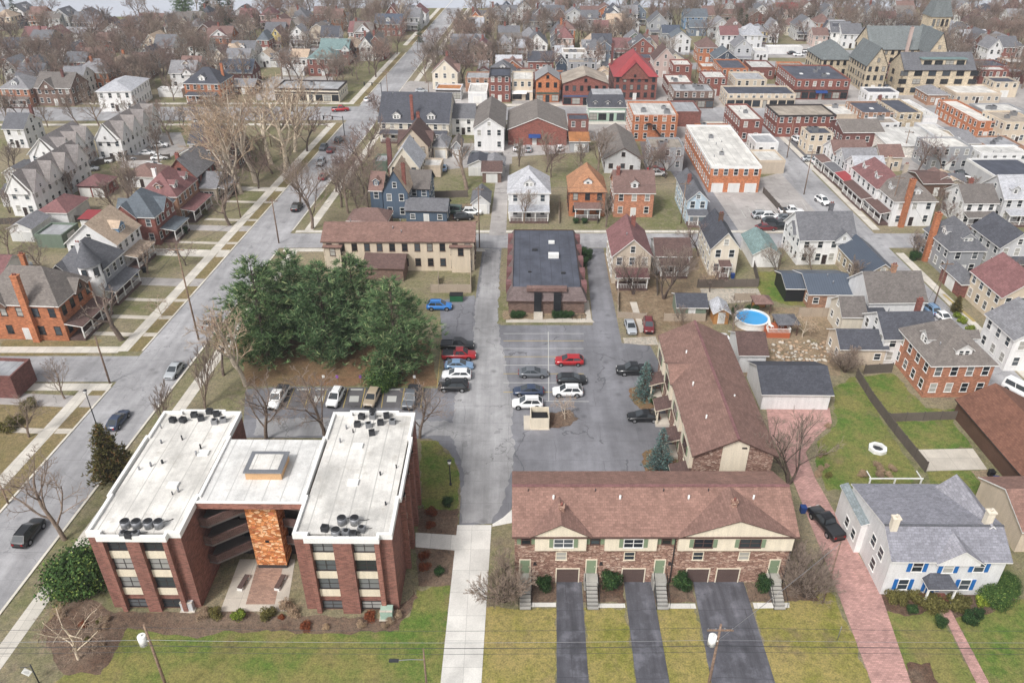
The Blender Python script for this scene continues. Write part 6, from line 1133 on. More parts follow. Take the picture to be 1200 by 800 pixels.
def shrub(seed, rx, rz_, lobes, leaves, size, stems=6):
    rg = random.Random(seed); T = MB(); K = MB(); cs = []
    for i in range(lobes):
        a = rg.random()*6.28; q = rg.random()**.5*.6; cs.append((Vector((math.cos(a)*rx*q, math.sin(a)*rx*q, rz_*rg.uniform(.45, 1.25))), rx*rg.uniform(.35, .6)))
    for i in range(stems):
        c = cs[i % lobes][0]; T.tube([(rg.gauss(0, .06), rg.gauss(0, .06), 0), c*.5, c], [.05, .035, .015], 4)
    for i in range(leaves):
        c, r = cs[rg.randrange(lobes)]; d = Vector((rg.gauss(0, 1), rg.gauss(0, 1), rg.gauss(0, .9))).normalized(); p = c+d*r*rg.uniform(.75, 1.12)*(1 if rg.random() < .85 else .6)
        if p.z < .03: p.z = rg.uniform(.03, .25)
        n = (d+Vector((rg.gauss(0, .5), rg.gauss(0, .5), rg.gauss(0, .5)))).normalized(); u = n.cross(Vector((rg.gauss(0, 1), rg.gauss(0, 1), rg.gauss(0, 1)))).normalized(); v = n.cross(u); s = size*rg.uniform(.6, 1.3)
        K.face([p-u*s*.5, p+v*s*.4, p+u*s*.6, p-v*s*.4])
    return T, K
KIND = {}
def kind(name, gen, h, bm, km, nm, cat):
    T, K = gen; KIND[name] = (T.mesh('trunk', [bm], False), K.mesh('crown', [km], False), h, nm, cat)
kind('oak', bare(1, 13, .25, r0=.3), 13, 'barkgray', 'twig', 'bare_tree', 'tree'); kind('maple', bare(2, 12, .22, (9, 5, 5, 5), (28, 50), r0=.26, up=.16), 12, 'barkgray', 'twig', 'bare_tree', 'tree')
kind('elm', bare(3, 13, .3, (7, 6, 5, 5), (30, 62), (.7, .55, .5, .45), .28, .1), 13, 'barkdark', 'twigred', 'bare_tree', 'tree'); kind('multi', bare(4, 11, .2, (6, 5, 5, 4), (25, 45), r0=.17, stems=3, up=.14), 11, 'barkdark', 'twig', 'bare_tree', 'tree')
kind('column', bare(5, 10, .06, (14, 5, 5, 3), (12, 24), (.6, .5, .5, .5), .16, .2), 10, 'barkgray', 'twig', 'bare_tree', 'tree'); kind('syc', bare(6, 18, .2, (9, 5, 5, 5), (28, 55), (.62, .55, .5, .45), .4, .1, tw=.032), 18, 'barkpale', 'twigpale', 'sycamore_tree', 'tree')
kind('syc2', bare(16, 18, .25, (8, 5, 5, 5), (32, 60), (.66, .55, .5, .45), .38, .08, tw=.032), 18, 'barkpale', 'twigpale', 'sycamore_tree', 'tree')
kind('orn', bare(7, 6, .18, (8, 5, 5, 4), (38, 66), (.7, .55, .5, .45), .13, .03, tw=.017), 6, 'barkpale', 'twigpale', 'ornamental_tree', 'tree'); kind('bush', bare(8, 5, .05, (10, 6, 5, 4), (18, 40), (.62, .5, .5, .5), .07, .1, stems=7, tw=.014), 5, 'barkdark', 'twig', 'bare_shrub', 'shrub')
kind('prune', bare(9, 9, .4, (5, 4, 4, 3), (40, 70), (.6, .5, .4, .4), .36, .2), 9, 'barkgray', 'twig', 'bare_tree', 'tree')
kind('pine', conifer(11, 17, 5.4, 19, 8, 12, .85, .02, .05, base=.04, nb=13, lift=.8, prof=-1), 17, 'barkdark', 'pine', 'pine_tree', 'tree'); kind('pine2', conifer(12, 17, 5.0, 18, 8, 12, .85, -.05, .05, base=.05, nb=13, lift=.9, prof=-1), 17, 'barkdark', 'pine', 'pine_tree', 'tree')
kind('spruce', conifer(13, 7, 1.9, 26, 9, 6, .3, .12, .035, base=.03, nb=6, lift=.35, prof=.85), 7, 'barkdark', 'spruce', 'spruce_tree', 'tree'); kind('fir', conifer(14, 15, 3.0, 22, 8, 5, .7, .2, .08, base=.06, nb=5, lift=.2, prof=.9), 15, 'barkdark', 'fir', 'conifer_tree', 'tree')
kind('arbor', conifer(15, 8, 2.5, 34, 10, 8, .4, -.3, .06, base=.02, nb=6, lift=1.2, prof=.75), 8, 'barkdark', 'arbor', 'conifer_tree', 'tree')
kind('yew', shrub(21, 2.6, 1.5, 26, 14000, .17), 3.2, 'barkdark', 'yew', 'evergreen_shrub', 'shrub'); kind('box', shrub(22, 1.0, 1.0, 9, 3600, .13), 2, 'barkdark', 'boxshrub', 'evergreen_shrub', 'shrub')
kind('lime', shrub(23, .8, .5, 8, 1800, .13), 1.1, 'barkdark', 'limeshrub', 'evergreen_shrub', 'shrub'); kind('rus', shrub(24, .7, .4, 7, 1500, .1), .9, 'barkdark', 'russet', 'russet_shrub', 'shrub'); kind('olive', shrub(25, .9, .6, 8, 2000, .12), 1.2, 'barkdark', 'oliveshrub', 'low_shrub', 'shrub'); kind('dry', shrub(26, .8, .6, 8, 2200, .1), 1.2, 'stalk', 'stalk', 'dry_grass_clump', 'ornamental grass')
def plant(k, px, py, h, label=None, group=None, desc=None, P=None, wide=1.0):
    tm, cm, h0, nm, cat = KIND[k]; p = W(px, py) if P is None else P; s = h/h0
    r = put(nm, None, None, p, random.uniform(0, 6.28), (s*wide, s*wide, s)); put('trunk', tm, r); put('crown', cm, r)
    if label: tag(r, label, cat, group)
    else: PEND.append((r, desc, cat, group))
    return r
kind('oakf', bare(31, 13, .22, r0=.3, tw=.042, sides=(6, 4, 3, 3, 3)), 13, 'barkgray', 'twig', 'bare_tree', 'tree'); kind('maplef', bare(32, 12, .2, (9, 5, 5, 5), (28, 50), r0=.26, up=.16, tw=.042, sides=(6, 4, 3, 3, 3)), 12, 'barkgray', 'twig', 'bare_tree', 'tree'); kind('elmf', bare(33, 13, .25, (8, 6, 5, 5), (30, 62), (.7, .55, .5, .45), .28, .1, tw=.042, sides=(6, 4, 3, 3, 3)), 13, 'barkdark', 'twigred', 'bare_tree', 'tree')
rg0 = random.Random(77)
BT = 'bare street and garden trees'
# evergreens by the car park
plant('pine', 314, 420, 18.5, 'tall dense dark pine at the left of the three beside the parking bays', 'tall pines', wide=1.02); plant('pine2', 386, 420, 17.5, 'tall dark pine in the middle of the three beside the parking bays', 'tall pines', wide=1.08); plant('pine', 466, 438, 17, 'broad bright green pine at the right of the three, nearest the cars', 'tall pines', wide=1.15)
plant('pine2', 350, 394, 16, 'dark pine half hidden behind the left and middle tall pines', 'tall pines', wide=1.2); plant('pine', 420, 398, 16, 'dark pine half hidden behind the middle and right hand tall pines', 'tall pines', wide=1.2); plant('yew', 448, 452, 3.4, 'low dense green shrub under the right hand pine', None)
plant('spruce', 754, 466, 6.6, 'small blue spruce on the brown island by the black sedan', 'blue spruces'); plant('spruce', 772, 550, 7, 'small blue spruce close behind the front townhouses', 'blue spruces'); plant('box', 766, 474, 1.4, 'round green shrub beside the blue spruce by the black sedan')
plant('arbor', 136, 562, 9, 'reddish brown conical conifer between the road and the white roofed apartments'); plant('yew', 99, 684, 5, 'large bright green evergreen bush at the front left corner of the apartments')
for px, h in ((637, 2.1), (715, 2.8), (797, 2.6), (894, 2.2)): plant('box', px, 690, h, {637: 'small dark oval shrub by the leftmost townhouse steps', 715: 'largest dark green oval shrub between the first and second garage', 797: 'dark green oval shrub between the second and third driveway', 894: 'dark green shrub right of the double garage doors'}[px], 'oval shrubs along the townhouses', wide=.9)
plant('bush', 591, 704, 6.4, 'dense rounded bare shrub at the left end of the front townhouses', wide=1.0); plant('bush', 945, 700, 6.6, 'dense rounded bare shrub at the right end of the front townhouses', wide=1.05)
plant('yew', 1166, 705, 2.4, 'large round dark green shrub right of the blue shuttered white house'); plant('yew', 1178, 690, 2, 'yellowish green shrub at the right corner of the blue shuttered white house')
for i, (px, py, k, h) in enumerate(((1046, 702, 'olive', 1.4), (1056, 704, 'olive', 1.3), (1071, 703, 'olive', 1.3), (1088, 711, 'olive', 1.8), (1098, 711, 'olive', 1.6), (1118, 712, 'olive', 1.8), (1126, 709, 'olive', 1.5), (1068, 718, 'box', 1.3), (1101, 732, 'box', 1.4), (1133, 730, 'box', 1.8), (1145, 722, 'box', 1.3), (1150, 708, 'lime', 1.2))):
    plant(k, px, py, h, 'rounded %s shrub in the bed before the blue shuttered white house' % {'olive': 'olive brown', 'box': 'dark green', 'lime': 'yellow green'}[k], 'shrubs before the blue shuttered house')
for px, py, k, h, l in ((252, 722, 'olive', 1.2, 'small green shrub at the left end of the courtyard bed'), (280, 723, 'lime', 1.3, 'bright lime green shrub before the courtyard'), (315, 722, 'olive', 1.3, 'olive shrub before the right half of the courtyard'), (240, 722, 'dry', 1.2, 'pale dry grass clump left of the courtyard shrubs'), (336, 712, 'dry', 1.3, 'pale dry grass clump by the right apartment block corner'), (345, 720, 'dry', 1.1, 'low dry clump in front of the right apartment block'),
    (525, 592, 'box', 1.5, 'round dark green shrub at the tip of the lawn beside the lane'), (515, 673, 'box', 1.3, 'small round green shrub in the bed by the concrete driveway'), (505, 602, 'rus', 1, 'russet shrub at the upper end of the bed by the driveway'), (505, 617, 'rus', .8, 'small russet shrub just above the entrance walk'), (497, 652, 'rus', .9, 'russet shrub in the lower bed by the driveway'), (498, 665, 'rus', .9, 'second russet shrub in the lower bed nearest the lawn')): plant(k, px, py, h, l)
for i in range(8):
    x = 602+i*3.2 if i < 4 else 650+(i-4)*6; plant('box', x if i < 4 else x+.5, 372, 1.5, 'clipped dark green shrub in the bed before the flat roofed office', 'clipped shrubs at the office')
for x, y in ((681, 300), (684, 312), (688, 303)): plant('box', x, y, 2.4, 'dark green shrub beside the right wall of the flat roofed office', 'shrubs at the office side')
for x in (675, 685): plant('box', x, 262, 1.6, 'green hedge shrub before the orange roofed brick house', 'hedge of the orange roofed house')
for x in (850, 861, 876, 884): plant('box', x, 368, 2.2, 'dark upright evergreen behind the round swimming pool', 'evergreens behind the pool', wide=.6)
plant('box', 217, 274, 2, 'round dark shrub by the slate porch steps'); plant('olive', 238, 252, 1.6, 'low shrub by the maroon roofed house walk')
for x, y in ((1122, 372), (1127, 378), (1140, 395), (1136, 388)): plant('lime', x, y, 1.3, 'yellow green shrub along the beige house front', 'shrubs by the beige house')
for x, y in ((20, 498), (8, 505), (34, 478)): plant('olive', x, y, 1.8, 'dark shrub beside the brick building at the left edge', 'shrubs at the left edge')
plant('box', 1071, 305, 2.4, 'round dark shrub at the corner by the gray house with orange chimney'); plant('arbor', 1119, 366, 3.4, 'reddish conical shrub between the brick garage and the beige house')
for i in range(34):   # plants of the mulch beds and rough edges
    if i < 16: q = W(rg0.uniform(60, 128), rg0.uniform(715, 785)) if i < 8 else W(rg0.uniform(235, 470), rg0.uniform(722, 738)); w0 = 'in the mulch bed around the white roofed apartments'
    elif i < 26: q = W(rg0.uniform(1002, 1062), rg0.uniform(546, 560)); w0 = 'along the pergola on the green back lawn'
    else: q = W(rg0.uniform(958, 974), rg0.uniform(500, 560)); w0 = 'between brick patio and green back lawn'
    plant(rg0.choice(('dry', 'dry', 'olive', 'rus')) if i < 16 else 'dry' if i < 26 else rg0.choice(('dry', 'olive')), 0, 0, rg0.uniform(.5, 1.0), 'small winter plant '+w0, 'small winter plants '+w0, None, q)
# bare trees near enough to tell apart
for k, px, py, h, l in (('oak', 76, 632, 13, 'bare gray tree between road and pavement, left of the big green bush'), ('orn', 92, 772, 8, 'small pale barked ornamental tree on the mulch bed at bottom left'), ('maple', 76, 467, 7, 'slender young bare tree beside the side street corner'), ('oak', 34, 512, 7.5, 'small bare tree on the dry lawn at the left edge'), ('prune', 143, 398, 12.5, 'tall gnarled bare tree in front of the turreted gray Victorian'),
    ('column', 190, 505, 8.2, 'narrow columnar bare tree left behind the white roofed apartments'), ('column', 240, 478, 11.5, 'tall columnar bare tree beside the pavement left of the pines'), ('oak', 312, 515, 12, 'bare tree behind the middle white roof, left of two'), ('oak', 381, 513, 13, 'bare tree behind the middle white roof, right of two'), ('oak', 492, 513, 10, 'bare tree behind the right corner of the white roofs'), ('syc', 288, 452, 16, 'pale bare tree in front of the left hand pine'), ('elm', 262, 440, 11, 'brown bare tree left of the pines'),
    ('orn', 662, 491, 4.6, 'small bare tree on the mulch island in the car park'), ('multi', 924, 566, 12, 'large dark multi stemmed bare tree on the brick patio'), ('bush', 990, 436, 5, 'pinkish bare bush at the top of the fenced lawn'), ('multi', 778, 350, 12, 'wide brown bare tree beside the maroon roofed tan house'), ('multi', 742, 345, 9, 'bushy bare tree against the maroon roofed tan house'), ('elm', 818, 300, 9, 'bare brown tree left of the cream house with black roof'), ('maple', 614, 262, 9, 'bare tree in front of the white full porch house'), ('oak', 710, 266, 9.5, 'bare tree between the two orange brick houses'),
    ('prune', 547, 222, 14, 'large wide bare tree on the dirt lot behind the gray lane garage'), ('elm', 640, 202, 11, 'bare tree behind the white house with full front porch'), ('maple', 700, 205, 14, 'large bare tree in front of the long gray roofed shed'), ('prune', 269, 264, 9.5, 'thick pruned bare tree on the lawn beside the main road'), ('maple', 366, 268, 17, 'tall bare tree on the verge right of the main road'), ('maple', 352, 240, 13, 'bare tree on the verge behind the tall one'), ('elm', 1072, 212, 12, 'round dark bare tree behind the white foursquare'), ('oak', 408, 250, 13, 'bare tree on the lawn left of the slate blue Victorian'), ('maple', 345, 395, 10, 'bare tree in front of the pines'), ('orn', 940, 395, 5, 'small bare tree in the rock garden'), ('orn', 190, 372, 5, 'small bare young tree near the road verge')):
    plant(k, px, py, h, l, BT)
for k, px, py, h in (('syc', 300, 214, 27), ('syc2', 334, 202, 26), ('syc', 282, 226, 24), ('syc2', 318, 192, 25), ('syc', 346, 178, 22), ('syc2', 268, 205, 22), ('syc', 252, 182, 20)):
    plant(k, px, py, h, None, 'pale barked sycamores by the main road', 'tall pale barked sycamore', wide=1.15)
# scattered bare trees of the town
MASS = [(0, 8, 300, 75, 90), (300, 8, 600, 60, 66), (600, 8, 900, 50, 50), (900, 8, 1200, 50, 84), (1090, 45, 1200, 105, 40), (0, 75, 120, 140, 40), (120, 75, 300, 120, 34), (480, 60, 600, 85, 20), (600, 50, 760, 75, 18), (330, 60, 480, 110, 20)]
rg = random.Random(5); SC = []
def scatter(x0, y0, x1, y1, n, h0, h1, kinds, gap=4):
    k = t = 0
    while k < n and t < n*30:
        t += 1; px, py = rg.uniform(x0, x1), rg.uniform(y0, y1); p = W(px, py)
        if -275 < p.x < -130 and p.y > 390: continue
        if blocked(p) or any((p-q).length < gap for q in SC): continue
        SC.append(p); k += 1; kd = rg.choice(kinds)
        plant(kd, 0, 0, rg.uniform(h0, h1), None, {'fir': 'conifers of the far blocks', 'pine2': 'conifers of the far blocks'}.get(kd, BT), {'oakf': 'bare gray tree', 'maplef': 'rounded bare tree', 'elmf': 'reddish brown bare tree', 'oak': 'bare gray tree', 'maple': 'rounded bare tree', 'elm': 'reddish brown bare tree', 'multi': 'dark multi stemmed bare tree', 'syc': 'pale barked bare tree', 'column': 'slender upright bare tree', 'fir': 'dark conifer', 'pine2': 'dark green pine', 'prune': 'thick limbed bare tree'}[kd], p)
A_ = ['oakf', 'maplef', 'elmf', 'elmf', 'multi', 'oakf']
scatter(0, 24, 300, 60, 22, 11, 17, A_, 6); scatter(0, 60, 300, 105, 34, 9, 15, A_, 4); scatter(0, 112, 240, 152, 12, 8, 13, A_, 5); scatter(300, 22, 600, 60, 22, 11, 16, A_+['syc'], 5); scatter(330, 60, 480, 112, 18, 9, 14, A_, 4); scatter(480, 55, 600, 100, 16, 9, 14, A_, 4)
scatter(600, 24, 900, 60, 24, 10, 16, A_, 5); scatter(600, 60, 850, 90, 12, 8, 13, A_, 4); scatter(900, 22, 1200, 50, 24, 10, 16, A_+['elm'], 5); scatter(1090, 50, 1200, 105, 16, 9, 14, A_, 5); scatter(0, 190, 230, 330, 13, 6, 11, A_, 5); scatter(390, 150, 450, 255, 9, 9, 13, A_, 4); scatter(860, 40, 1000, 60, 6, 8, 12, A_, 5); scatter(150, 150, 350, 250, 12, 9, 14, A_, 5); scatter(600, 185, 780, 215, 7, 8, 11, A_, 4); scatter(770, 285, 1000, 420, 7, 5, 8, A_, 4); scatter(1000, 200, 1200, 420, 7, 6, 9, A_, 4)
for px, py, h, k in ((218, 26, 16, 'pine2'), (246, 30, 17, 'fir'), (262, 28, 18, 'fir'), (271, 30, 16, 'fir'), (865, 42, 12, 'fir'), (872, 44, 10, 'fir'), (240, 34, 12, 'fir'), (22, 32, 15, 'fir'), (668, 20, 12, 'fir'), (1005, 52, 9, 'fir'), (736, 22, 11, 'fir'), (548, 44, 8, 'fir'), (492, 50, 9, 'fir')): plant(k, px, py, h, None, 'conifers of the far blocks', 'dark green pine' if k == 'pine2' else 'dark conifer')
for x in range(21):
    y = 44+x*9+rg.uniform(-2, 2); Y = W(600, y).y
    if Y > 275 or Y < 240:
        for X in (RL(Y)-3.5, RR(Y)+3.5):
            if rg.random() < (.35 if y < 130 else .3) and abs(Y-156) > 7: plant(rg.choice(A_), 0, 0, rg.uniform(9, 15), None, BT, 'bare street tree', Vector((X, Y, 0)))
# the far wood along the river and the bare trees between the far houses past the nearest three hundred: one mass
rg = random.Random(9); pts = []
def mass(x0, y0, x1, y1, n, metres=False):
    for _ in range(n):
        p = Vector((rg.uniform(x0, x1), rg.uniform(y0, y1), 0)) if metres else W(rg.uniform(x0, x1), rg.uniform(y0, y1))
        if -280 < p.x < -125 and p.y > 385 and rg.random() < .86: continue
        if not blocked(p, 1.2) and not (RL(p.y)-7 < p.x < RR(p.y)+7): pts.append(p)
mass(-430, 412, 430, 474, 430, True); mass(-480, 300, -262, 474, 220, True); mass(255, 300, 480, 474, 230, True)
for q in MASS: mass(*q)
me = bpy.data.meshes.new('far_woods'); me.from_pydata([tuple(p) for p in pts], [], []); fw = put('far_woods', me); fw['kind'] = 'stuff'; fw['label'] = 'belt of bare brown trees along the river and among the far houses'
src = bpy.data.collections.new('wood_sources')
for k in ('oakf', 'maplef', 'elmf', 'oakf'):
    T, K = KIND[k][0], KIND[k][1]; b = MB(); mt = []
    import bmesh
    bm = bmesh.new(); bm.from_mesh(T); bm.from_mesh(K); n0 = len(T.polygons); bm.faces.ensure_lookup_table()
    for f in bm.faces[n0:]: f.material_index = 1
    m2 = bpy.data.meshes.new('wood_tree'); bm.to_mesh(m2); bm.free(); m2.materials.append(T.materials[0]); m2.materials.append(K.materials[0]); src.objects.link(bpy.data.objects.new('wood_tree', m2))
ng = bpy.data.node_groups.new('wood', 'GeometryNodeTree'); ng.interface.new_socket('Geometry', in_out='INPUT', socket_type='NodeSocketGeometry'); ng.interface.new_socket('Geometry', in_out='OUTPUT', socket_type='NodeSocketGeometry')
N = ng.nodes.new; gi, go, ip, ci = N('NodeGroupInput'), N('NodeGroupOutput'), N('GeometryNodeInstanceOnPoints'), N('GeometryNodeCollectionInfo')
ci.inputs['Collection'].default_value = src; ci.inputs['Separate Children'].default_value = True; ci.inputs['Reset Children'].default_value = True; ip.inputs['Pick Instance'].default_value = True
r1 = N('FunctionNodeRandomValue'); r1.data_type = 'FLOAT_VECTOR'; r1.inputs[0].default_value = (0, 0, 0); r1.inputs[1].default_value = (.08, .08, 6.28)
r2 = N('FunctionNodeRandomValue'); r2.data_type = 'FLOAT'; r2.inputs[2].default_value = .7; r2.inputs[3].default_value = 1.2; r2.inputs['Seed'].default_value = 3
L_ = ng.links.new; L_(gi.outputs[0], ip.inputs['Points']); L_(ci.outputs[0], ip.inputs['Instance']); L_(r1.outputs[0], ip.inputs['Rotation']); L_(next(o for o in r2.outputs if o.enabled), ip.inputs['Scale']); L_(ip.outputs[0], go.inputs[0])
fw.modifiers.new('wood', 'NODES').node_group = ng
# ================================================================= vehicles
PAINT = dict(white=(236, 236, 236), silver=(172, 176, 180), gray=(98, 102, 108), black=(26, 27, 30), red=(168, 26, 34), darkred=(110, 36, 40), blue=(44, 120, 196), navy=(50, 62, 86), lightblue=(120, 150, 182), tan=(176, 160, 138), brown=(96, 84, 78), green=(70, 92, 84))
for k, v in PAINT.items(): mat('paint_'+k, 'paint', v, .28, spec=.5)
def car_meshes(t):
    b = MB(); P = []   # body stations: x, half width, bottom, top
    if t == 'sedan': L, wd, st, cab = 4.7, .9, [(2.35, .62, .35, .6), (2.24, .76, .22, .7), (1.9, .86, .2, .8), (1.2, .89, .2, .89), (.9, .9, .2, .92), (-1.4, .9, .2, .96), (-2.15, .84, .22, .95), (-2.35, .68, .36, .78)], (1.2, .1, -1.0, -1.98, .92, 1.42)
    elif t in ('suv', 'hatch'): L, wd, st, cab = 4.7, .94, [(2.3, .66, .4, .72), (2.2, .8, .26, .86), (1.9, .91, .24, .95), (1.2, .93, .24, 1.01), (.95, .94, .24, 1.02), (-1.7, .94, .24, 1.06), (-2.2, .9, .26, 1.05), (-2.32, .8, .4, .95)], (1.25, .25, -1.6, -2.26, 1.02, 1.66 if t == 'suv' else 1.5)
    elif t == 'pickup': L, wd, st, cab = 5.6, .98, [(2.8, .74, .45, .85), (2.65, .92, .32, 1.0), (1.5, .97, .3, 1.1), (1.25, .98, .3, 1.12), (-.75, .98, .3, 1.14), (-.8, .98, .3, 1.12), (-2.7, .97, .3, 1.12), (-2.8, .9, .42, 1.08)], (1.5, .65, -.5, -.78, 1.12, 1.84)
    else: L, wd, st, cab = 5.2, .98, [(2.6, .75, .4, .9), (2.45, .92, .28, 1.05), (1.8, .97, .26, 1.15), (1.6, .98, .26, 1.2), (-2.4, .98, .26, 1.2), (-2.58, .95, .4, 1.15)], (1.7, 1.0, -2.4, -2.52, 1.18, 2.05)
    rings = []
    for x, hw, z0, z1 in st:
        zm = z0+(z1-z0)*.55; ring = [(x, -hw*.92, z0), (x, -hw, zm), (x, -hw*.93, z1-.04), (x, -hw*.72, z1), (x, hw*.72, z1), (x, hw*.93, z1-.04), (x, hw, zm), (x, hw*.92, z0)]
        i = len(b.v); b.v += ring; rings.append(i)
    for r0, r1 in zip(rings, rings[1:]):
        for k in range(8): b.f.append((r0+k, r0+(k+1) % 8, r1+(k+1) % 8, r1+k)); b.m.append(0); b.sm.append(k != 7)
    b.f.append(tuple(rings[0]+k for k in range(8))[::-1]); b.f.append(tuple(rings[-1]+k for k in range(8))); b.m += [0, 0]; b.sm += [False, False]
    xf, xr_, xb, xe, zb, zt = cab; hb, ht = wd*.9, wd*.72
    base = [(xf, -hb, zb), (xe, -hb, zb), (xe, hb, zb), (xf, hb, zb)]; top = [(xr_, -ht, zt), (xb, -ht, zt), (xb, ht, zt), (xr_, ht, zt)]
    tm = [(xr_-.3, -ht*.8, zt+.06), (xb+.25, -ht*.8, zt+.06), (xb+.25, ht*.8, zt+.06), (xr_-.3, ht*.8, zt+.06)]
    for i in range(4):
        j = (i+1) % 4; b.face([base[j], base[i], top[i], top[j]]); b.face([top[j], top[i], tm[i], tm[j]], 0, True)
    b.face(tm[::-1])
    def pane(nm, A, B_, C_, D, u0, u1, v0, v1):
        A, B_, C_, D = map(Vector, (A, B_, C_, D)); n = (B_-A).cross(D-A).normalized(); f = lambda u, v: A.lerp(B_, u).lerp(D.lerp(C_, u), v)
        ctr = (A+B_+C_+D)/4; n = n if n.dot(ctr-Vector((0, 0, .9))) > 0 else -n
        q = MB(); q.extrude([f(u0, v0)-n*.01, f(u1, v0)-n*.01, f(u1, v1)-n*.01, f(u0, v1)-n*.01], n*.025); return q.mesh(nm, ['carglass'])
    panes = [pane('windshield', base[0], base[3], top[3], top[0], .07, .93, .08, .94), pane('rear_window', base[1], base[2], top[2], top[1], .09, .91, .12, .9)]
    for a, c in ((0, 1), (3, 2)):
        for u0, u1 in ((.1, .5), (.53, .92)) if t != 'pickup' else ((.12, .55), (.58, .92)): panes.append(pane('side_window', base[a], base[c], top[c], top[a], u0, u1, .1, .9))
    ex = []; rw = .33 if t in ('sedan', 'hatch') else .38
    for x in (L*.29, -L*.3):
        for s in (-1, 1): b.tube([(x, s*(wd-.2), rw+.02), (x, s*(wd+.006), rw+.02)], rw*1.16, 14, 1, True)
    if t in ('suv', 'pickup', 'hatch'):
        b.box(st[0][0]-.25, st[0][0]+.03, -st[1][1]*.8, st[1][1]*.8, .3, .5, 1); b.box(st[-1][0]-.03, st[-1][0]+.15, -st[1][1]*.85, st[1][1]*.85, .32, .52, 1)
    b.box(st[0][0]-.12, st[0][0]+.015, -.5, .5, .52, .66, 1)
    if t == 'suv':
        for s in (-1, 1): b.box(xb+.1, xr_-.1, s*ht*.86-.025, s*ht*.86+.025, zt+.04, zt+.1, 1)
    if t == 'pickup':
        ex.append(('cargo_bed', MB().box(-2.62, -.92, -.82, .82, 1.1, 1.13).box(-2.7, -2.62, -.86, .86, 1.1, 1.2).box(-2.62, -.85, -.9, -.82, 1.1, 1.2).box(-2.62, -.85, .82, .9, 1.1, 1.2).mesh('cargo_bed', ['metaldark'])))
    wh_ = MB(); rw = .33 if t in ('sedan', 'hatch') else .38
    ring = []
    wh_.tube([(0, -.12, 0), (0, .12, 0)], rw, 14, 0, True); wh_.tube([(0, -.135, 0), (0, .135, 0)], rw*.62, 10, 1, True); wm = wh_.mesh('wheel', ['tyre', 'rim'])
    xl_ = st[0][0]; hl = MB().box(xl_-.2, xl_-.02, -.16, .16, -.07, .07).mesh('headlight', ['lampw']); tl = MB().box(-.05, .12, -.13, .13, -.11, .11).mesh('taillight', ['lampr'])
    return dict(body=b, panes=panes, ex=ex, wheel=wm, rw=rw, wx=(L*.29, -L*.3), wd=wd, hl=hl, tl=tl, zt=st[1][3]-.13, xb=st[-1][0], zr=st[-2][3]-.25, hw=st[1][1]*.72)
CM = {t: car_meshes(t) for t in ('sedan', 'suv', 'hatch', 'pickup', 'van')}; BODY = {}
NOUN = dict(sedan='sedan', suv='sport utility vehicle', hatch='hatchback', pickup='pickup truck', van='van')
def car(px, py, t, col, hd, label=None, group=None, P=None):
    m = CM[t]
    if (t, col) not in BODY: BODY[t, col] = m['body'].mesh('body', ['paint_'+col, 'tyre'], False)
    p = W(px, py, .7) if P is None else P; r = put('parked_car' if t not in ('pickup', 'van') else 'pickup_truck' if t == 'pickup' else 'parked_van', None, None, (p.x, p.y, .045), R(hd))
    put('body', BODY[t, col], r)
    for q in m['panes']: put(q.name.split('.')[0], q, r)
    for n, q in m['ex']: put(n, q, r)
    for x in m['wx']:
        for s in (-1, 1): put('wheel', m['wheel'], r, (x, s*(m['wd']-.1), m['rw']))
    for s in (-1, 1): put('headlight', m['hl'], r, (0, s*m['hw']*.85, m['zt'])); put('taillight', m['tl'], r, (m['xb'], s*m['hw']*.95, m['zr']))
    d = '%s %s' % ({'darkred': 'dark red', 'lightblue': 'light blue', 'navy': 'dark blue'}.get(col, col), NOUN[t])
    if label: tag(r, label.replace('*', d), 'car' if t not in ('pickup', 'van') else t, group)
    else: PEND.append((r, d, 'car' if t not in ('pickup', 'van') else t, group))
    return r
G1, G2, G3 = 'cars in the left column of the car park', 'cars in the middle of the car park', 'cars in the bays behind the apartments'
car(536, 404, 'pickup', 'black', 0, '* at the top of the left column, above the red pickup', G1); car(538, 415.5, 'pickup', 'red', 0, '* in the left column below the pines', G1); car(538, 427, 'sedan', 'lightblue', 0, 'blue sedan in the left column between the red pickup and the white car', G1); car(535, 438.5, 'hatch', 'white', 180, '* in the left column just above the dark green black one', G1); car(531, 452, 'suv', 'black', 180, '* at the bottom of the left column', G1)
car(625, 436, 'sedan', 'gray', 0, '* alone in the upper middle row of the car park', G2); car(619, 457, 'sedan', 'navy', 180, '* left of the black one above the dumpster enclosure', G2); car(618, 472, 'suv', 'white', 180, '* directly behind the dumpster enclosure', G2); car(667, 422, 'hatch', 'red', 180, 'bright red hatchback in the middle of the car park', G2); car(670, 444, 'hatch', 'black', 0, '* below the bright red hatchback', G2); car(665, 458, 'suv', 'white', 180, '* beside the small bare island tree', G2)
car(743, 433, 'pickup', 'black', 180, '* beside the upper blue spruce'); car(754, 487, 'sedan', 'black', 180, '* parked between the two blue spruces')
for px, t, c, l in ((326, 'pickup', 'white', '* with dark bed, leftmost of the row behind the apartments'), (393, 'suv', 'white', '* second of the row behind the apartments'), (436, 'hatch', 'tan', '* third of the row behind the apartments'), (482, 'pickup', 'gray', '* at the right end of the row behind the apartments')): car(px, 465, t, c, -97, l, G3)
car(515, 358, 'suv', 'blue', 0, 'bright blue sport utility vehicle at the right foot of the pines'); car(739, 382, 'sedan', 'silver', -88, '* before the maroon roofed tan house'); car(760, 381, 'suv', 'darkred', -95, 'dark red car beside the silver sedan')
G4 = 'cars along the main road'
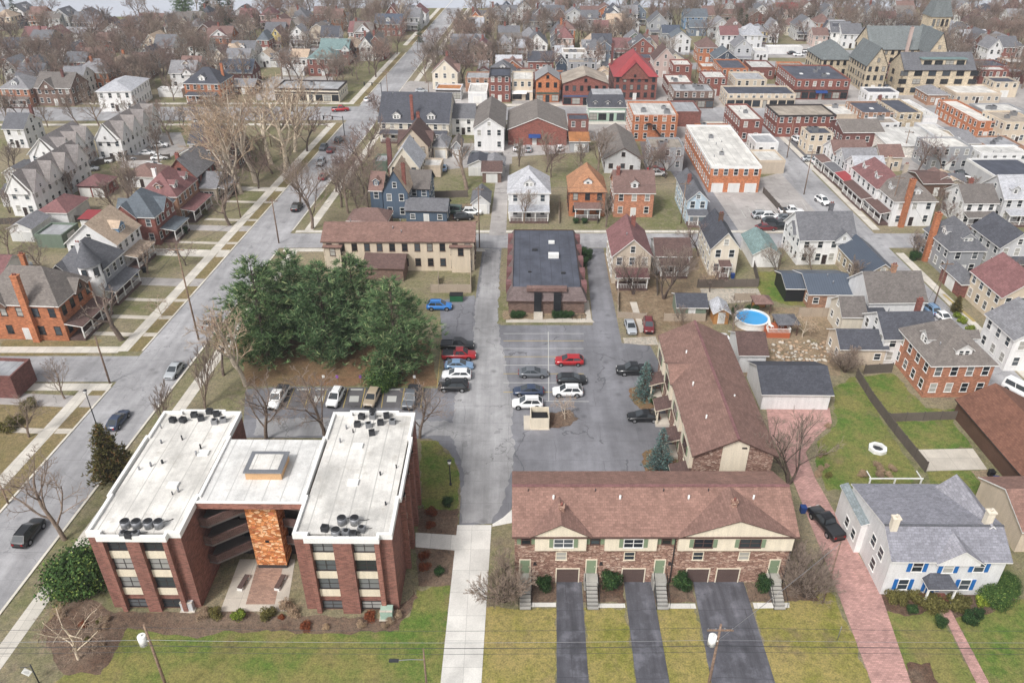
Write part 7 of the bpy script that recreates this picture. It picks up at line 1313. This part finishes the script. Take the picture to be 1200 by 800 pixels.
car(34, 623, 'suv', 'black', 86, '* driving up the main road at the left edge', G4); car(138, 491, 'sedan', 'navy', 86, 'dark sedan on the road behind the reddish conifer', G4); car(204, 433, 'sedan', 'silver', -94, '* coming towards the camera beside the columnar trees', G4); car(247, 376, 'sedan', 'silver', 86, '* parked at the right kerb by the pines', G4); car(348, 242, 'suv', 'black', 86, '* on the main road left of the slate blue Victorian', G4); car(379, 206, 'sedan', 'darkred', 86, '* parked at the right kerb of the main road', G4)
for px, py, t, c, h, l in ((376, 190, 'suv', 'silver', -94, '* nearest in the queue below the crossing'), (388, 175, 'sedan', 'darkred', 86, '* in the queue below the crossing'), (379, 172, 'sedan', 'gray', -94, '* left of the dark red one in the queue'), (397, 164, 'suv', 'black', 86, '* in the queue nearest the crossing'), (399, 128, 'pickup', 'red', 10, 'bright red pickup truck turning at the crossing'), (431, 116, 'sedan', 'white', 80, '* driving away beyond the crossing'), (494, 106, 'sedan', 'silver', 0, '* parked left of the filling station'), (237, 142, 'pickup', 'white', 0, 'white pickup truck on the shopping street at left')): car(px, py, t, c, h, l, G4)
for px, py, t, c, h in ((529, 247, 'van', 'green', 170), (543, 254, 'suv', 'black', 10), (553, 248, 'suv', 'white', 0), (605, 173, 'suv', 'white', 90), (619, 174, 'suv', 'silver', 90), (656, 173, 'hatch', 'white', 90), (515, 177, 'suv', 'black', 20), (586, 183, 'suv', 'black', 90), (520, 196, 'sedan', 'lightblue', 90), (571, 182, 'sedan', 'gray', 0), (560, 182, 'suv', 'gray', 0), (771, 203, 'suv', 'white', 5), (769, 198, 'sedan', 'red', 5), (750, 204, 'sedan', 'gray', 80), (927, 247, 'pickup', 'white', 0), (903, 253, 'suv', 'white', 0), (905, 260, 'suv', 'black', 0), (913, 265, 'pickup', 'black', 0), (893, 252, 'suv', 'silver', 5), (898, 266, 'sedan', 'darkred', 5), (964, 235, 'suv', 'white', -75), (935, 164, 'suv', 'white', -75), (946, 165, 'sedan', 'black', 0), (950, 186, 'sedan', 'silver', 0), (961, 189, 'suv', 'white', 10), (1116, 180, 'suv', 'white', -20), (1104, 176, 'sedan', 'black', 0), (1130, 203, 'sedan', 'black', -20), (1142, 208, 'pickup', 'white', -30),
    (1033, 100, 'sedan', 'silver', 0), (1044, 101, 'sedan', 'navy', 0), (1053, 101, 'sedan', 'black', 0), (1071, 101, 'suv', 'white', 0), (1084, 100, 'sedan', 'silver', 0), (1104, 100, 'suv', 'gray', 0), (1079, 282, 'suv', 'navy', 80), (1089, 361, 'suv', 'lightblue', 100), (1102, 368, 'sedan', 'white', 100), (187, 170, 'suv', 'white', 10), (172, 179, 'sedan', 'white', 10), (163, 184, 'sedan', 'gray', 10), (187, 184, 'sedan', 'white', 10), (179, 194, 'suv', 'white', 10), (121, 188, 'sedan', 'white', 5), (105, 197, 'sedan', 'silver', 5), (23, 312, 'suv', 'silver', 35), (968, 612, 'pickup', 'black', 105), (1196, 458, 'van', 'white', -60), (1181, 409, 'pickup', 'white', 0), (849, 398, 'sedan', 'white', 90),
    (905, 59, 'sedan', 'gray', 0), (917, 60, 'suv', 'silver', 0), (929, 62, 'sedan', 'black', 0), (948, 60, 'pickup', 'white', 0), (889, 80, 'sedan', 'black', 0), (881, 79, 'sedan', 'silver', 0), (895, 84, 'sedan', 'gray', 0), (805, 76, 'sedan', 'silver', 70), (707, 75, 'suv', 'black', 90), (714, 75, 'suv', 'black', 90), (607, 83, 'suv', 'black', 0), (604, 74, 'van', 'green', 0), (936, 64, 'sedan', 'white', 0), (922, 255, 'sedan', 'gray', 0), (916, 58, 'sedan', 'white', 0)):
    car(px, py, t, c, h)
# ================================================================= poles, wires, fences and garden things
def pole(px, py, top_py=None, h=None, label=None, arm=True, transformer=False, P=None, short=None, r=.16):
    p = W(px, py) if P is None else P; h = h or hat(p.x, p.y, top_py)
    t = thing('utility_pole', label, 'utility pole', p, 0, 'utility poles')
    MB().tube([(0, 0, 0), (0, 0, h*.5), (0, 0, h)], [r, r*.85, r*.65], 9, 0, True).build('pole', ['woodpole'], t)
    if arm:
        a = MB().box(-1.2, 1.2, -.14, -.02, h-.75, h-.62).build('crossarm', ['woodpole'], t, True)
        for x in (-1.1, -.4, .4, 1.1): put('insulator', MB().cyl(x, -.08, h-.62, h-.42, .06, 6).mesh('insulator', ['metalgray']), a)
    if transformer: MB().cyl(-.55, -.1, h-2.6, h-1.45, .38, 14).cyl(-.55, -.1, h-1.45, h-1.2, .07, 6).box(-.3, 0, -.14, -.06, h-2.2, h-2.05).build('transformer', ['lampw'], t, True)
    return t, p, h
def wire(a, b, sag, label, r=.022, m='metaldark', group=None):
    a, b = Vector(a), Vector(b); pts = [a.lerp(b, i/14)-Vector((0, 0, sag*4*(i/14)*(1-i/14))) for i in range(15)]
    tag(MB().tube(pts, r, 4).build('overhead_wire', [m], None, False), label, 'wire', group)
PA, PB, PC = Vector((-33.3, 47.6, 0)), Vector((18.9, 47.6, 0)), Vector((-8.1, 46.9, 0))
pole(0, 0, h=11, P=PA, transformer=True, arm=False, label='leaning looking wooden pole with white transformer at bottom left'); pole(0, 0, h=11, P=PB, transformer=True, arm=True, label='pale utility pole with white transformer between the front driveways')
t, p, h = pole(0, 0, h=8.5, P=PC, arm=False, label='slim wooden pole with a street lamp arm at the bottom centre', r=.12)
MB().tube([(0, 0, 7.0), (-1.2, -.2, 7.3), (-2.4, -.3, 7.3)], .04, 5).build('lamp_arm', ['metalgray'], t); MB().box(-3.2, -2.3, -.45, -.15, 7.2, 7.36).build('lamp_head', ['metaldark'], t)
GW = 'wires along the front street'
for z, y, s in ((10.6, 47.6, .5), (9.0, 47.5, .4), (8.6, 47.2, .4), (8.0, 47.0, .35)):
    n = {10.6: 'topmost thin', 9.0: 'upper', 8.6: 'thick lower', 8.0: 'lowest'}[z]
    for x0, x1, w_ in ((-80, PA.x, 'left of the left transformer pole'), (PA.x, PB.x, 'between the two transformer poles'), (PB.x, 80, 'right of the right transformer pole')):
        wire((x0, y, z), (x1, y, z), s, '%s wire across the front lawns %s' % (n, w_), .02 if z != 8.6 else .035, 'metaldark' if z != 9.0 else 'metalgray', GW)
t, p2, h2 = pole(964, 706, 634, label='thin pole beside the brick driveway and the bare end shrub', arm=False, r=.1); wire((PB.x, 47.6, 8.8), (p2.x, p2.y, h2-.2), .2, 'pale service wire from the right transformer pole to the driveway pole', .03, 'metalgray')
for px, a, b_, l in ((981, 752, 712, 'short pale marker post left of the brick driveway'),):
    p = W(px, b_+38); tag(MB().tube([p, p+Vector((0, 0, 2.2))], .04, 5, 0, True).build('marker_post', ['metalgray'], None, False), l, 'post')
t, p, h = pole(233, 398, 288, label='tall dark pole on the verge between road and pavement left of the pines'); q1 = (p.x, p.y, h-.6)
t, p, h = pole(129, 449, 394, label='dark leaning pole at the side street corner', arm=False); q0 = (p.x, p.y, h-.4); wire(q0, q1, .5, 'wire along the main road from the corner pole to the verge pole', .02)
t, p, h = pole(327, 285, 232, label='slim pole at the kerb of the cross street', arm=True); q2 = (p.x, p.y, h-.5); wire(q1, q2, .6, 'wire from the verge pole to the cross street pole', .02)
PL = [(562, 290, 218, 'pale wooden pole beside the lane at the cross street'), (1092, 365, 305, 'wooden pole behind the gray ridge house on the right street'), (942, 228, 175, 'metal pole at the kerb of the right hand car park'), (1040, 262, 205, 'wooden pole among the row house porches'), (798, 262, 212, 'pole before the long pale blue house'), (318, 172, 130, 'pole left of the crossing'), (329, 152, 128, 'second pole at the crossing, farther back'), (503, 120, 95, 'dark signal pole at the left of the crossing'), (922, 185, 138, 'pole before the gravel roofed brick building'), (1058, 183, 152, 'pole by the whitewashed building'), (815, 92, 60, 'pole near the orange corner building'), (680, 62, 34, 'tall pale pole behind the shops'), (455, 118, 82, 'pole right of the main road beyond the crossing'), (490, 62, 40, 'pole far along the main road'), (282, 255, 212, 'thin pole by the lawn of the maroon roofed house'), (10, 590, 568, 'short pole at the left edge pavement'), (1105, 295, 255, 'pole in front of the ridge roofed white house on the right'), (1144, 560, 0, '')]
PT = {}
for px, py, tp, l in PL[:-1]:
    t, p, h = pole(px, py, tp, label=l, r=.13); PT[px] = Vector((p.x, p.y, h-.5))
def drop(px, py, z): return W(px, py, z)
for a, b_, l in ((PT[1092], PT[1040], 'wire along the right street between two wooden poles'), (PT[1040], PT[942], 'wire from the row house pole to the car park pole'), (PT[942], PT[922], 'wire from the car park pole to the gravel roofed building pole'), (PT[562], PT[798], 'long wire across the cross street from the lane pole to the pale blue house pole'), (PT[798], drop(838, 258, 7), 'service wire to the cream house with black roof'), (PT[562], drop(600, 226, 6.5), 'service wire to the white house with full front porch'), (PT[562], drop(525, 262, 7.5), 'service wire to the beige townhouse row'), (PT[318], PT[282], 'wire along the left pavement below the crossing'), (PT[282], Vector(q1), 'long wire down the left pavement to the tall dark verge pole'), (PT[1105], PT[1092], 'wire before the ridge roofed white house on the right'), (Vector(q1), drop(150, 290, 6), 'service wire over the lawn to the white house with tan gable roof'), (PT[455], PT[490], 'wire beside the main road beyond the crossing'), (PT[1092], drop(1088, 352, 5), 'service wire to the stone chimney house'), (Vector(q0), drop(60, 356, 7), 'service wire to the large orange Victorian')): wire(a, b_, .4, l, .022)
# lamps and signs
def lamp(px, py, h, label, m='metaldark', globe='lampw', gname='street_lamp'):
    p = W(px, py); t = thing(gname, label, 'lamp post', p); MB().tube([(0, 0, 0), (0, 0, h)], [.09, .06], 8).cyl(0, 0, 0, .3, .16, 8).build('post', [m], t); b = MB(); b.cyl(0, 0, h, h+.5, .2, 10, 0, .26); b.cyl(0, 0, h+.5, h+.62, .3, 10, 1, .1); b.build('lantern', [globe, m], t); return t
lamp(528, 568, 3.6, 'black garden lamp post on the lawn beside the lane'); lamp(113, 497, 5.5, 'street lamp with a round white head left of the reddish conifer')
p = W(46, 800); t = thing('sign', 'white diamond shaped sign on a dark post at the bottom left corner', 'sign', p, R(8)); MB().tube([(0, 0, 0), (0, 0, 2.9)], .06, 6, 0, True).tube([(0, 0, 2.6), (-1.0, 0, 2.6)], .04, 5).build('post', ['metaldark'], t); MB().extrude([(-.62, -.03, 1.2), (-.1, -.03, 1.85), (-.62, -.03, 2.5), (-1.14, -.03, 1.85)], (0, .06, 0)).build('panel', ['lampw'], t); MB().box(-.86, -.38, -.045, -.031, 1.95, 2.0).box(-.86, -.38, -.045, -.031, 1.8, 1.85).box(-.8, -.44, -.045, -.031, 1.64, 1.69).build('lettering', ['metalgray'], t)
for i, px in enumerate((380, 396, 423, 486)):
    p = W(px, 449); t = thing('bay_sign', ('white', 'violet', 'violet', 'white')[i]+' bay sign on a short post, '+('first', 'second', 'third', 'last')[i]+' from left behind the parking bays', 'sign', p); MB().tube([(0, 0, 0), (0, 0, 1.2)], .03, 5).build('post', ['metalgray'], t); MB().box(-.2, .2, -.03, .03, 1.0, 1.5).build('panel', ['lampw' if i in (0, 3) else mat('violet', 'plain', (140, 92, 170), .5)], t)
# traffic signals at the crossing
for px, py, l in ((404, 160, 'signal mast reaching over the main road on the near side of the crossing'), (448, 118, 'signal mast reaching over the main road on the far side of the crossing')):
    p = W(px, py); t = thing('traffic_signal', l, 'traffic signal', p); MB().tube([(0, 0, 0), (0, 0, 6)], .12, 7).tube([(0, 0, 5.6), (-6, 0, 6.2)], .07, 6).build('mast', ['metaldark'], t)
    for x in (-3, -5.6): put('signal_head', MB().box(x-.18, x+.18, -.15, .15, 5.0, 6.0).mesh('signal_head', ['blackplastic']), t)
# dumpster enclosure
p = W(631, 503); t = thing('dumpster_enclosure', 'beige panelled dumpster enclosure on a concrete pad in the car park', 'enclosure', p); MB().box(-2.1, 1.6, -.2, 3.2, 0, .12).build('pad', ['pad'], t); MB().box(-1.1, 1.5, -.05, .05, .12, 2.0).build('gate', ['creampanel'], t); MB().box(-1.15, -1.05, .06, 2.9, .12, 1.9).box(1.45, 1.55, .06, 2.9, .12, 1.9).box(-1.04, 1.44, 2.8, 2.9, .12, 1.9).build('panel', ['creampanel'], t)
d_ = thing('dumpster', 'dark green dumpster inside the beige enclosure', 'dumpster', p+Vector((.2, 1.4, .12))); MB().extrude([(-1, -.8, 0), (1, -.8, 0), (1.1, -.95, 1.3), (-1.1, -.95, 1.3)], (0, 1.7, 0)).build('bin', ['greenfront'], d_); MB().box(-1.12, 1.12, -1, .8, 1.3, 1.37).build('lid', ['blackplastic'], d_)
p = W(535, 352); d_ = thing('dumpster', 'green dumpster behind the bright blue car', 'dumpster', p); MB().box(-1.2, 1.2, -.7, .7, .1, 1.3).build('bin', [mat('binsgreen', 'plain', (40, 92, 62), .6)], d_); MB().box(-1.25, 1.25, -.75, .75, 1.3, 1.38).build('lid', ['blackplastic'], d_)
# fences
def fence(pts, h, m, label, px=True, step=2.4, name='fence'):
    P = [W(*q) for q in pts]; t = thing(name, label, 'fence', P[0]); o = P[0]
    for a, b in zip(P, P[1:]):
        a, b = a-o, b-o; L = (b-a).length; d = (b-a)/L; n = Vector((-d.y, d.x, 0))*.03
        q = MB(); q.extrude([a+n, b+n, b-n, a-n], (0, 0, h)); q.build('boards', [m], t)
        k = max(1, round(L/step))
        for i in range(k+1):
            c = a+d*L*i/k; put('post', MB().box(-.06, .06, -.06, .06, 0, h+.12).mesh('post', [m]) if (m, h) not in _FP else _FP[m, h], t, c, math.atan2(d.y, d.x))
_FP = {}
for m, h in (('fencewood', 1.7), ('fencelight', 1.8), ('lampw', 1.4), ('fencewood', 1.5), ('fencelight', 1.2)): _FP[m, h] = MB().box(-.07, .07, -.07, .07, 0, h+.12).mesh('post', [m])
fence([(1003, 442), (1020, 470), (1048, 508), (1084, 553)], 1.7, 'fencewood', 'long dark wooden fence running down the green back lawn'); fence([(1040, 494), (1122, 491)], 1.5, 'fencewood', 'dark wooden fence between the brick house and the concrete slab'); fence([(1012, 438), (1044, 436)], 1.7, 'fencewood', 'short dark fence at the top of the back lawn')
fence([(817, 337), (888, 336), (883, 315)], 1.7, 'fencewood', 'brown fence around the cream house yard'); fence([(935, 371), (977, 371)], 1.8, 'fencelight', 'weathered pale fence behind the low blue roofed house'); fence([(505, 343), (552, 343), (552, 325)], 1.8, 'lampw' if 0 else 'fencelight', 'pale fence enclosing the patio of the beige townhouses'); fence([(514, 327), (514, 343)], 1.8, 'fencelight', 'pale fence divider between the two townhouse patios')
fence([(894, 226), (912, 246), (930, 268)], 1.5, 'fencewood', 'dark wooden fence along the right hand car park'); fence([(768, 308), (770, 346)], 1.5, 'fencewood', 'dark side fence between the maroon roofed tan house and the low white house'); fence([(860, 352), (884, 352)], 1.5, 'fencelight', 'pale fence behind the small brown roofed cabana'); fence([(778, 376), (826, 376)], 1.5, 'fencelight', 'weathered fence in front of the gray green shed'); fence([(700, 262), (700, 240)], 1.2, 'fencewood', 'low fence between the two orange houses'); fence([(655, 262), (655, 236)], 1.2, 'fencelight', 'low pale fence right of the white full porch house'); fence([(500, 232), (548, 231)], 1.7, 'fencewood', 'dark fence behind the dirt lot'); fence([(0, 263), (88, 260), (120, 258)], 1.5, 'fencewood', 'gray wooden fence behind the garages on the left'); fence([(108, 196), (135, 189), (200, 187)], 1.5, 'fencewood', 'brown wall like fence below the gravel car park'); fence([(138, 182), (185, 156)], 1.7, 'fencewood', 'reddish hedge like fence beside the right hand townhouses'); fence([(724, 345), (724, 372), (757, 374)], 1.2, 'fencelight', 'low garden fence before the maroon roofed tan house')
# swimming pool, deck, cabana
p = W(880, 379); t = thing('swimming_pool', 'round above ground swimming pool with bright blue water', 'pool', p); b = MB(); b.tube([(0, 0, 0), (0, 0, 1.3)], 2.9, 32); b.build('pool_wall', ['lampw'], t); q = MB(); n = 32
pts = [(2.75*math.cos(6.283*i/n), 2.75*math.sin(6.283*i/n)) for i in range(n)]; q.face([(x, y, 1.1) for x, y in pts]); q.build('water', [mat('poolwater', 'water', (64, 156, 214))], t)
b = MB()
for i in range(n):
    a, c = 6.283*i/n, 6.283*(i+1)/n; f = lambda r, t_, z: (r*math.cos(t_), r*math.sin(t_), z); b.face([f(2.72, a, 1.36), f(3.05, a, 1.36), f(3.05, c, 1.36), f(2.72, c, 1.36)]); b.face([f(3.05, a, 1.2), f(3.05, c, 1.2), f(3.05, c, 1.36), f(3.05, a, 1.36)]); b.face([f(2.72, c, 1.0), f(2.72, a, 1.0), f(2.72, a, 1.36), f(2.72, c, 1.36)])
b.build('rim', ['lampw'], t)
p = W(912, 396); t = thing('deck', 'raised orange wooden deck with white railing beside the pool', 'deck', p, R(-2)); MB().box(-1.9, 1.9, 0, 3.6, 0, 1.0).build('deck_floor', ['deckorange'], t)
for x0, x1, y0, y1 in ((-1.9, 1.9, 0, .06), (1.84, 1.9, .07, 3.6), (-1.9, -1.84, .07, 1.8)):
    b = MB(); b.box(x0, x1, y0, y1, 1.75, 1.83); k = int(max(x1-x0, y1-y0)/.2)
    for i in range(k): b.box(x0+(x1-x0)*i/k, x0+(x1-x0)*i/k+.05, y0+(y1-y0)*i/k, y0+(y1-y0)*i/k+.05, 1.0, 1.75)
    b.build('railing', ['lampw'], t)
for dx, l in ((-.9, 'white deck chair on the left of the orange deck'), (.8, 'white deck chair on the right of the orange deck')):
    c = thing('deck_chair', l, 'chair', (p.x+dx, p.y+2, 1.0), R(20)); MB().box(-.3, .3, -.5, .4, .3, .36).build('seat', ['lampw'], c); MB().extrude([(-.3, .4, .33), (.3, .4, .33), (.3, .8, 1.0), (-.3, .8, 1.0)], (0, .05, 0)).build('backrest', ['lampw'], c)
    for x in (-.26, .26):
        for y in (-.45, .35): put('leg', MB().box(x-.03, x+.03, y-.03, y+.03, 0, .3).mesh('leg', ['lampw']), c)
for px, py, s, l, rm in ((922, 393, 1.6, 'garden pavilion with gray hipped roof and dark red posts', 'rslate'), (893, 368, 1.3, 'small cabana with brown roof behind the pool', 'rbrown')):
    p = W(px, py); t = thing('garden_pavilion', l, 'pavilion', p)
    for x in (-s, s):
        for y in (0, 2*s): put('post', MB().box(-.08, .08, -.08, .08, 0, 2.3).mesh('post', ['trimbrown']), t, (x, y, 0))
    b = MB(); e = s+.4; z = 2.25; k = (0, s, 3.3); c4 = [(-e, -.4, z), (e, -.4, z), (e, 2*s+.4, z), (-e, 2*s+.4, z)]; b.slab([[c4[i], c4[(i+1) % 4], k] for i in range(4)], .12); b.build('roof', [rm, 'trimbrown'], t); MB().box(-s, s, 2*s-.05, 2*s+.03, .02, 1.0).build('back_panel', ['cedar'], t)
p = W(1028, 527); t = thing('fire_pit', 'white octagonal fire pit on the green back lawn', 'fire pit', p); b = MB(); n = 8
for i in range(n):
    a, c = 6.283*i/n, 6.283*(i+1)/n; f = lambda r, t_, z: (r*math.cos(t_), r*math.sin(t_), z); b.face([f(.75, a, .5), f(1.25, a, .5), f(1.25, c, .5), f(.75, c, .5)]); b.face([f(1.25, a, 0), f(1.25, c, 0), f(1.25, c, .5), f(1.25, a, .5)]); b.face([f(.75, c, .02), f(.75, a, .02), f(.75, a, .5), f(.75, c, .5)])
b.build('ring', ['lampw'], t); b = MB().cyl(0, 0, 0, .2, .74, 8); b.build('ash_bowl', ['metaldark'], t)
p = W(1045, 574); t = thing('pergola', 'white timber pergola frame behind the blue shuttered white house', 'pergola', p)
for x in (-3.2, 0, 3.4): put('post', MB().box(-.08, .08, -.08, .08, 0, 1.9).mesh('post', ['lampw']), t, (x, 0, 0))
MB().box(-3.4, 3.6, -.07, .07, 1.9, 2.04).build('beam', ['lampw'], t); MB().box(-3.2, -3.1, .08, 1.5, 1.92, 2.02).box(3.3, 3.4, .08, 1.5, 1.92, 2.02).build('side_beam', ['lampw'], t)
for px, py, c, l in ((156, 322, 'blue', 'blue wheeled bin beside the white porch'), (161, 322, 'blue', 'second blue wheeled bin beside the white porch'), (170, 319, 'black', 'black wheeled bin beside the white porch'), (858, 326, 'blue', 'blue bin at the corner of the cream house'), (1166, 566, 'blue', 'blue bin under the eave of the long brown garage'), (1160, 558, 'black', 'dark grill bin under the eave of the long brown garage'), (940, 600, 'blue', 'blue bin behind the front townhouses by the brick driveway')):
    p = W(px, py); t = thing('wheeled_bin', l, 'bin', p); m = {'blue': 'blueaw', 'black': 'blackplastic'}[c]; MB().extrude([(-.28, -.32, .05), (.28, -.32, .05), (.34, -.38, 1.0), (-.34, -.38, 1.0)], (0, .66, 0)).build('bin', [m], t); MB().box(-.36, .36, -.42, .32, 1.0, 1.07).build('lid', [m], t)
p = W(1170, 572); t = thing('garden_tractor', 'small red garden tractor by the long brown garage', 'tractor', p, R(30)); MB().box(-.5, .5, -.3, .3, .3, .7).build('body', ['lampr'], t); MB().box(-.35, -.05, -.22, .22, .7, .9).build('seat', ['blackplastic'], t)
for x in (-.35, .4):
    for y in (-.34, .34): put('wheel', MB().tube([(0, -.06, 0), (0, .06, 0)], .22, 10, 0, True).mesh('wheel', ['tyre']), t, (x, y, .22))
# turret of the gray Victorian
vt = next(o for o in THINGS if 'round white turret' in o['label']); p = W(107, 322, 6.5); M = (Matrix.Translation(vt.location) @ Matrix.Rotation(vt.rotation_euler.z, 4, 'Z')).inverted(); q = M @ Vector((p.x-.6, p.y+1.2, 0))
tb = MB().cyl(q.x, q.y, 0, 8.4, 1.9, 12).build('turret', ['white'], vt); b = MB(); b.tube([(q.x, q.y, 8.35), (q.x, q.y, 9.3), (q.x, q.y, 12.6)], [2.4, 1.75, .03], 12); b.build('turret_roof', ['rslate'], tb)
for a in (-90, -30, 30): window(vt, q.x+1.92*math.cos(R(a)), q.y+1.92*math.sin(R(a)), 6.2, R(a+90), .8, 1.5, 'd', False)
# fire stairs on the white roofed orange brick block
fb = next(o for o in THINGS if 'black fire stairs' in o['label']); b = MB()
for i in range(14): b.box(-1.2+i*.32, -.85+i*.32, -1.5, -.6, 5.2-i*.36, 5.26-i*.36)
b.box(-2.6, -1.2, -1.5, -.02, 5.2, 5.28); b.tube([(-1.2, -1.5, 6.2), (3.3, -1.5, 1.1)], .04, 4).tube([(-1.2, -1.5, 5.1), (3.3, -1.5, .1)], .06, 4); b.build('fire_stairs', ['blackplastic'], fb)
# stones in the rock garden: one heap
mat('tanrock', 'plain', (176, 152, 128), .9, .3); rg = random.Random(3); b = MB()
for i in range(160):
    px, py = rg.uniform(903, 980), rg.uniform(400, 424); p = W(px, py); s = rg.uniform(.12, .45); b.tube([p+Vector((0, 0, -s*.3)), p+Vector((rg.gauss(0, .1), rg.gauss(0, .1), s*.3)), p+Vector((0, 0, s*.7))], [s*.7, s, s*.3], 6, rg.choice((0, 1)), True)
o = b.build('rocks', ['pad', 'tanrock'], None, False); o['kind'] = 'stuff'; o['label'] = 'pale rocks heaped in the garden between pool and wide white garage'
# ================================================================= labels of the trees and cars that are told apart by what they stand beside
import re as _re
def short_of(l):
    s = _re.split(r' (?:behind|beneath|before|between|by|just|beside|in|near|at|left|right|among|beyond|under|above|below|with|deep|half|full|and|for|cut|along|on|nearest) ', l)[0]
    return 'the '+s if 3 <= len(s.split()) <= 6 else None
have = {s for _, _, s in LAND}; cnt = {}
bpy.context.view_layer.update()
for o in THINGS:
    if o['category'] in ('house', 'building', 'shop', 'garage', 'hall', 'shed', 'workshop'):
        s = short_of(o['label']); cnt.setdefault(s, []).append(o)
for s, l in cnt.items():
    if s and len(l) == 1 and s not in have: o = l[0]; LAND.append((*PX(o.location+Vector((0, 0, 3))), s))
def rel(o):
    x, y = PX(o.location+Vector((0, 0, 1))); best = min(LAND, key=lambda q: (q[0]-x)**2+((q[1]-y)*1.5)**2); dx, dy = x-best[0], (y-best[1])*1.3
    r = ('behind' if dy < 0 else 'in front of') if abs(dy) > abs(dx)*.8 else ('left of' if dx < 0 else 'right of'); return r+' '+best[2], x
byl = {}
for r, d, cat, grp in PEND:
    a, x = rel(r); byl.setdefault('%s %s' % (d, a), []).append((x, r, d, cat, grp))
ORD = ['leftmost', 'second from left', 'third from left', 'fourth from left', 'fifth from left', 'sixth from left', 'seventh from left', 'eighth from left', 'ninth from left', 'tenth from left']
for l, q in byl.items():
    q.sort(key=lambda e: e[0])
    for i, (x, r, d, cat, grp) in enumerate(q):
        lab = l if len(q) == 1 else '%s, %s' % (l, ORD[min(i, 9)] if i < len(q)-1 or len(q) > 10 else 'rightmost')
        if len(lab.split()) > 16: lab = lab.replace('sport utility vehicle', 'car').replace(' with', ',', 1)
        if len(lab.split()) > 16: lab = ' '.join(lab.split()[:16])
        tag(r, lab, cat, grp or ('cars parked about the town' if cat in ('car', 'pickup', 'van') else BT))
# ---------------------------------------------------------------- light
w = bpy.data.worlds.new('World'); S.world = w; w.use_nodes = True
nt = w.node_tree; sky = nt.nodes.new('ShaderNodeTexSky'); sky.sky_type = 'NISHITA'; sky.sun_disc = False
EL, AZ = R(48), R(215)
sky.sun_elevation = EL; sky.sun_rotation = AZ; sky.air_density = 1.0; sky.dust_density = 4.0; sky.ozone_density = 1.2
hs = nt.nodes.new('ShaderNodeHueSaturation'); hs.inputs['Saturation'].default_value = .22; nt.links.new(sky.outputs[0], hs.inputs['Color'])
nt.links.new(hs.outputs[0], nt.nodes['Background'].inputs['Color']); nt.nodes['Background'].inputs['Strength'].default_value = .105
sl = bpy.data.lights.new('sun', 'SUN'); sl.energy = 1.5; sl.angle = R(11); sl.color = (1, .97, .93)
so = bpy.data.objects.new('sun', sl); C.objects.link(so)
d = Vector((math.sin(AZ)*math.cos(EL), math.cos(AZ)*math.cos(EL), math.sin(EL)))   # towards the sun
so.rotation_euler = d.to_track_quat('Z', 'Y').to_euler()
S.view_settings.view_transform = 'Standard'; S.view_settings.look = 'None'; S.view_settings.gamma = 1; S.view_settings.use_curve_mapping = False
S.view_settings.exposure = EXPO
S.cycles.max_bounces = 5; S.cycles.diffuse_bounces = 3; S.cycles.glossy_bounces = 2; S.cycles.transparent_max_bounces = 4

# ---------------------------------------------------------------- the hazy air
hz = bpy.data.materials.new('haze'); hz.use_nodes = True; t_ = hz.node_tree; t_.nodes.remove(t_.nodes['Principled BSDF'])
pv = t_.nodes.new('ShaderNodeVolumePrincipled'); pv.inputs['Color'].default_value = (.86, .9, .97, 1); pv.inputs['Density'].default_value = .00026; pv.inputs['Anisotropy'].default_value = .2
t_.links.new(pv.outputs[0], t_.nodes['Material Output'].inputs['Volume'])
MT['haze'] = hz; o = MB().box(-905, 905, -155, 1305, -1.2, 76).build('haze', ['haze'], None, False); o['kind'] = 'stuff'; o['label'] = 'pale hazy winter air over the town'
S.cycles.volume_bounces = 0
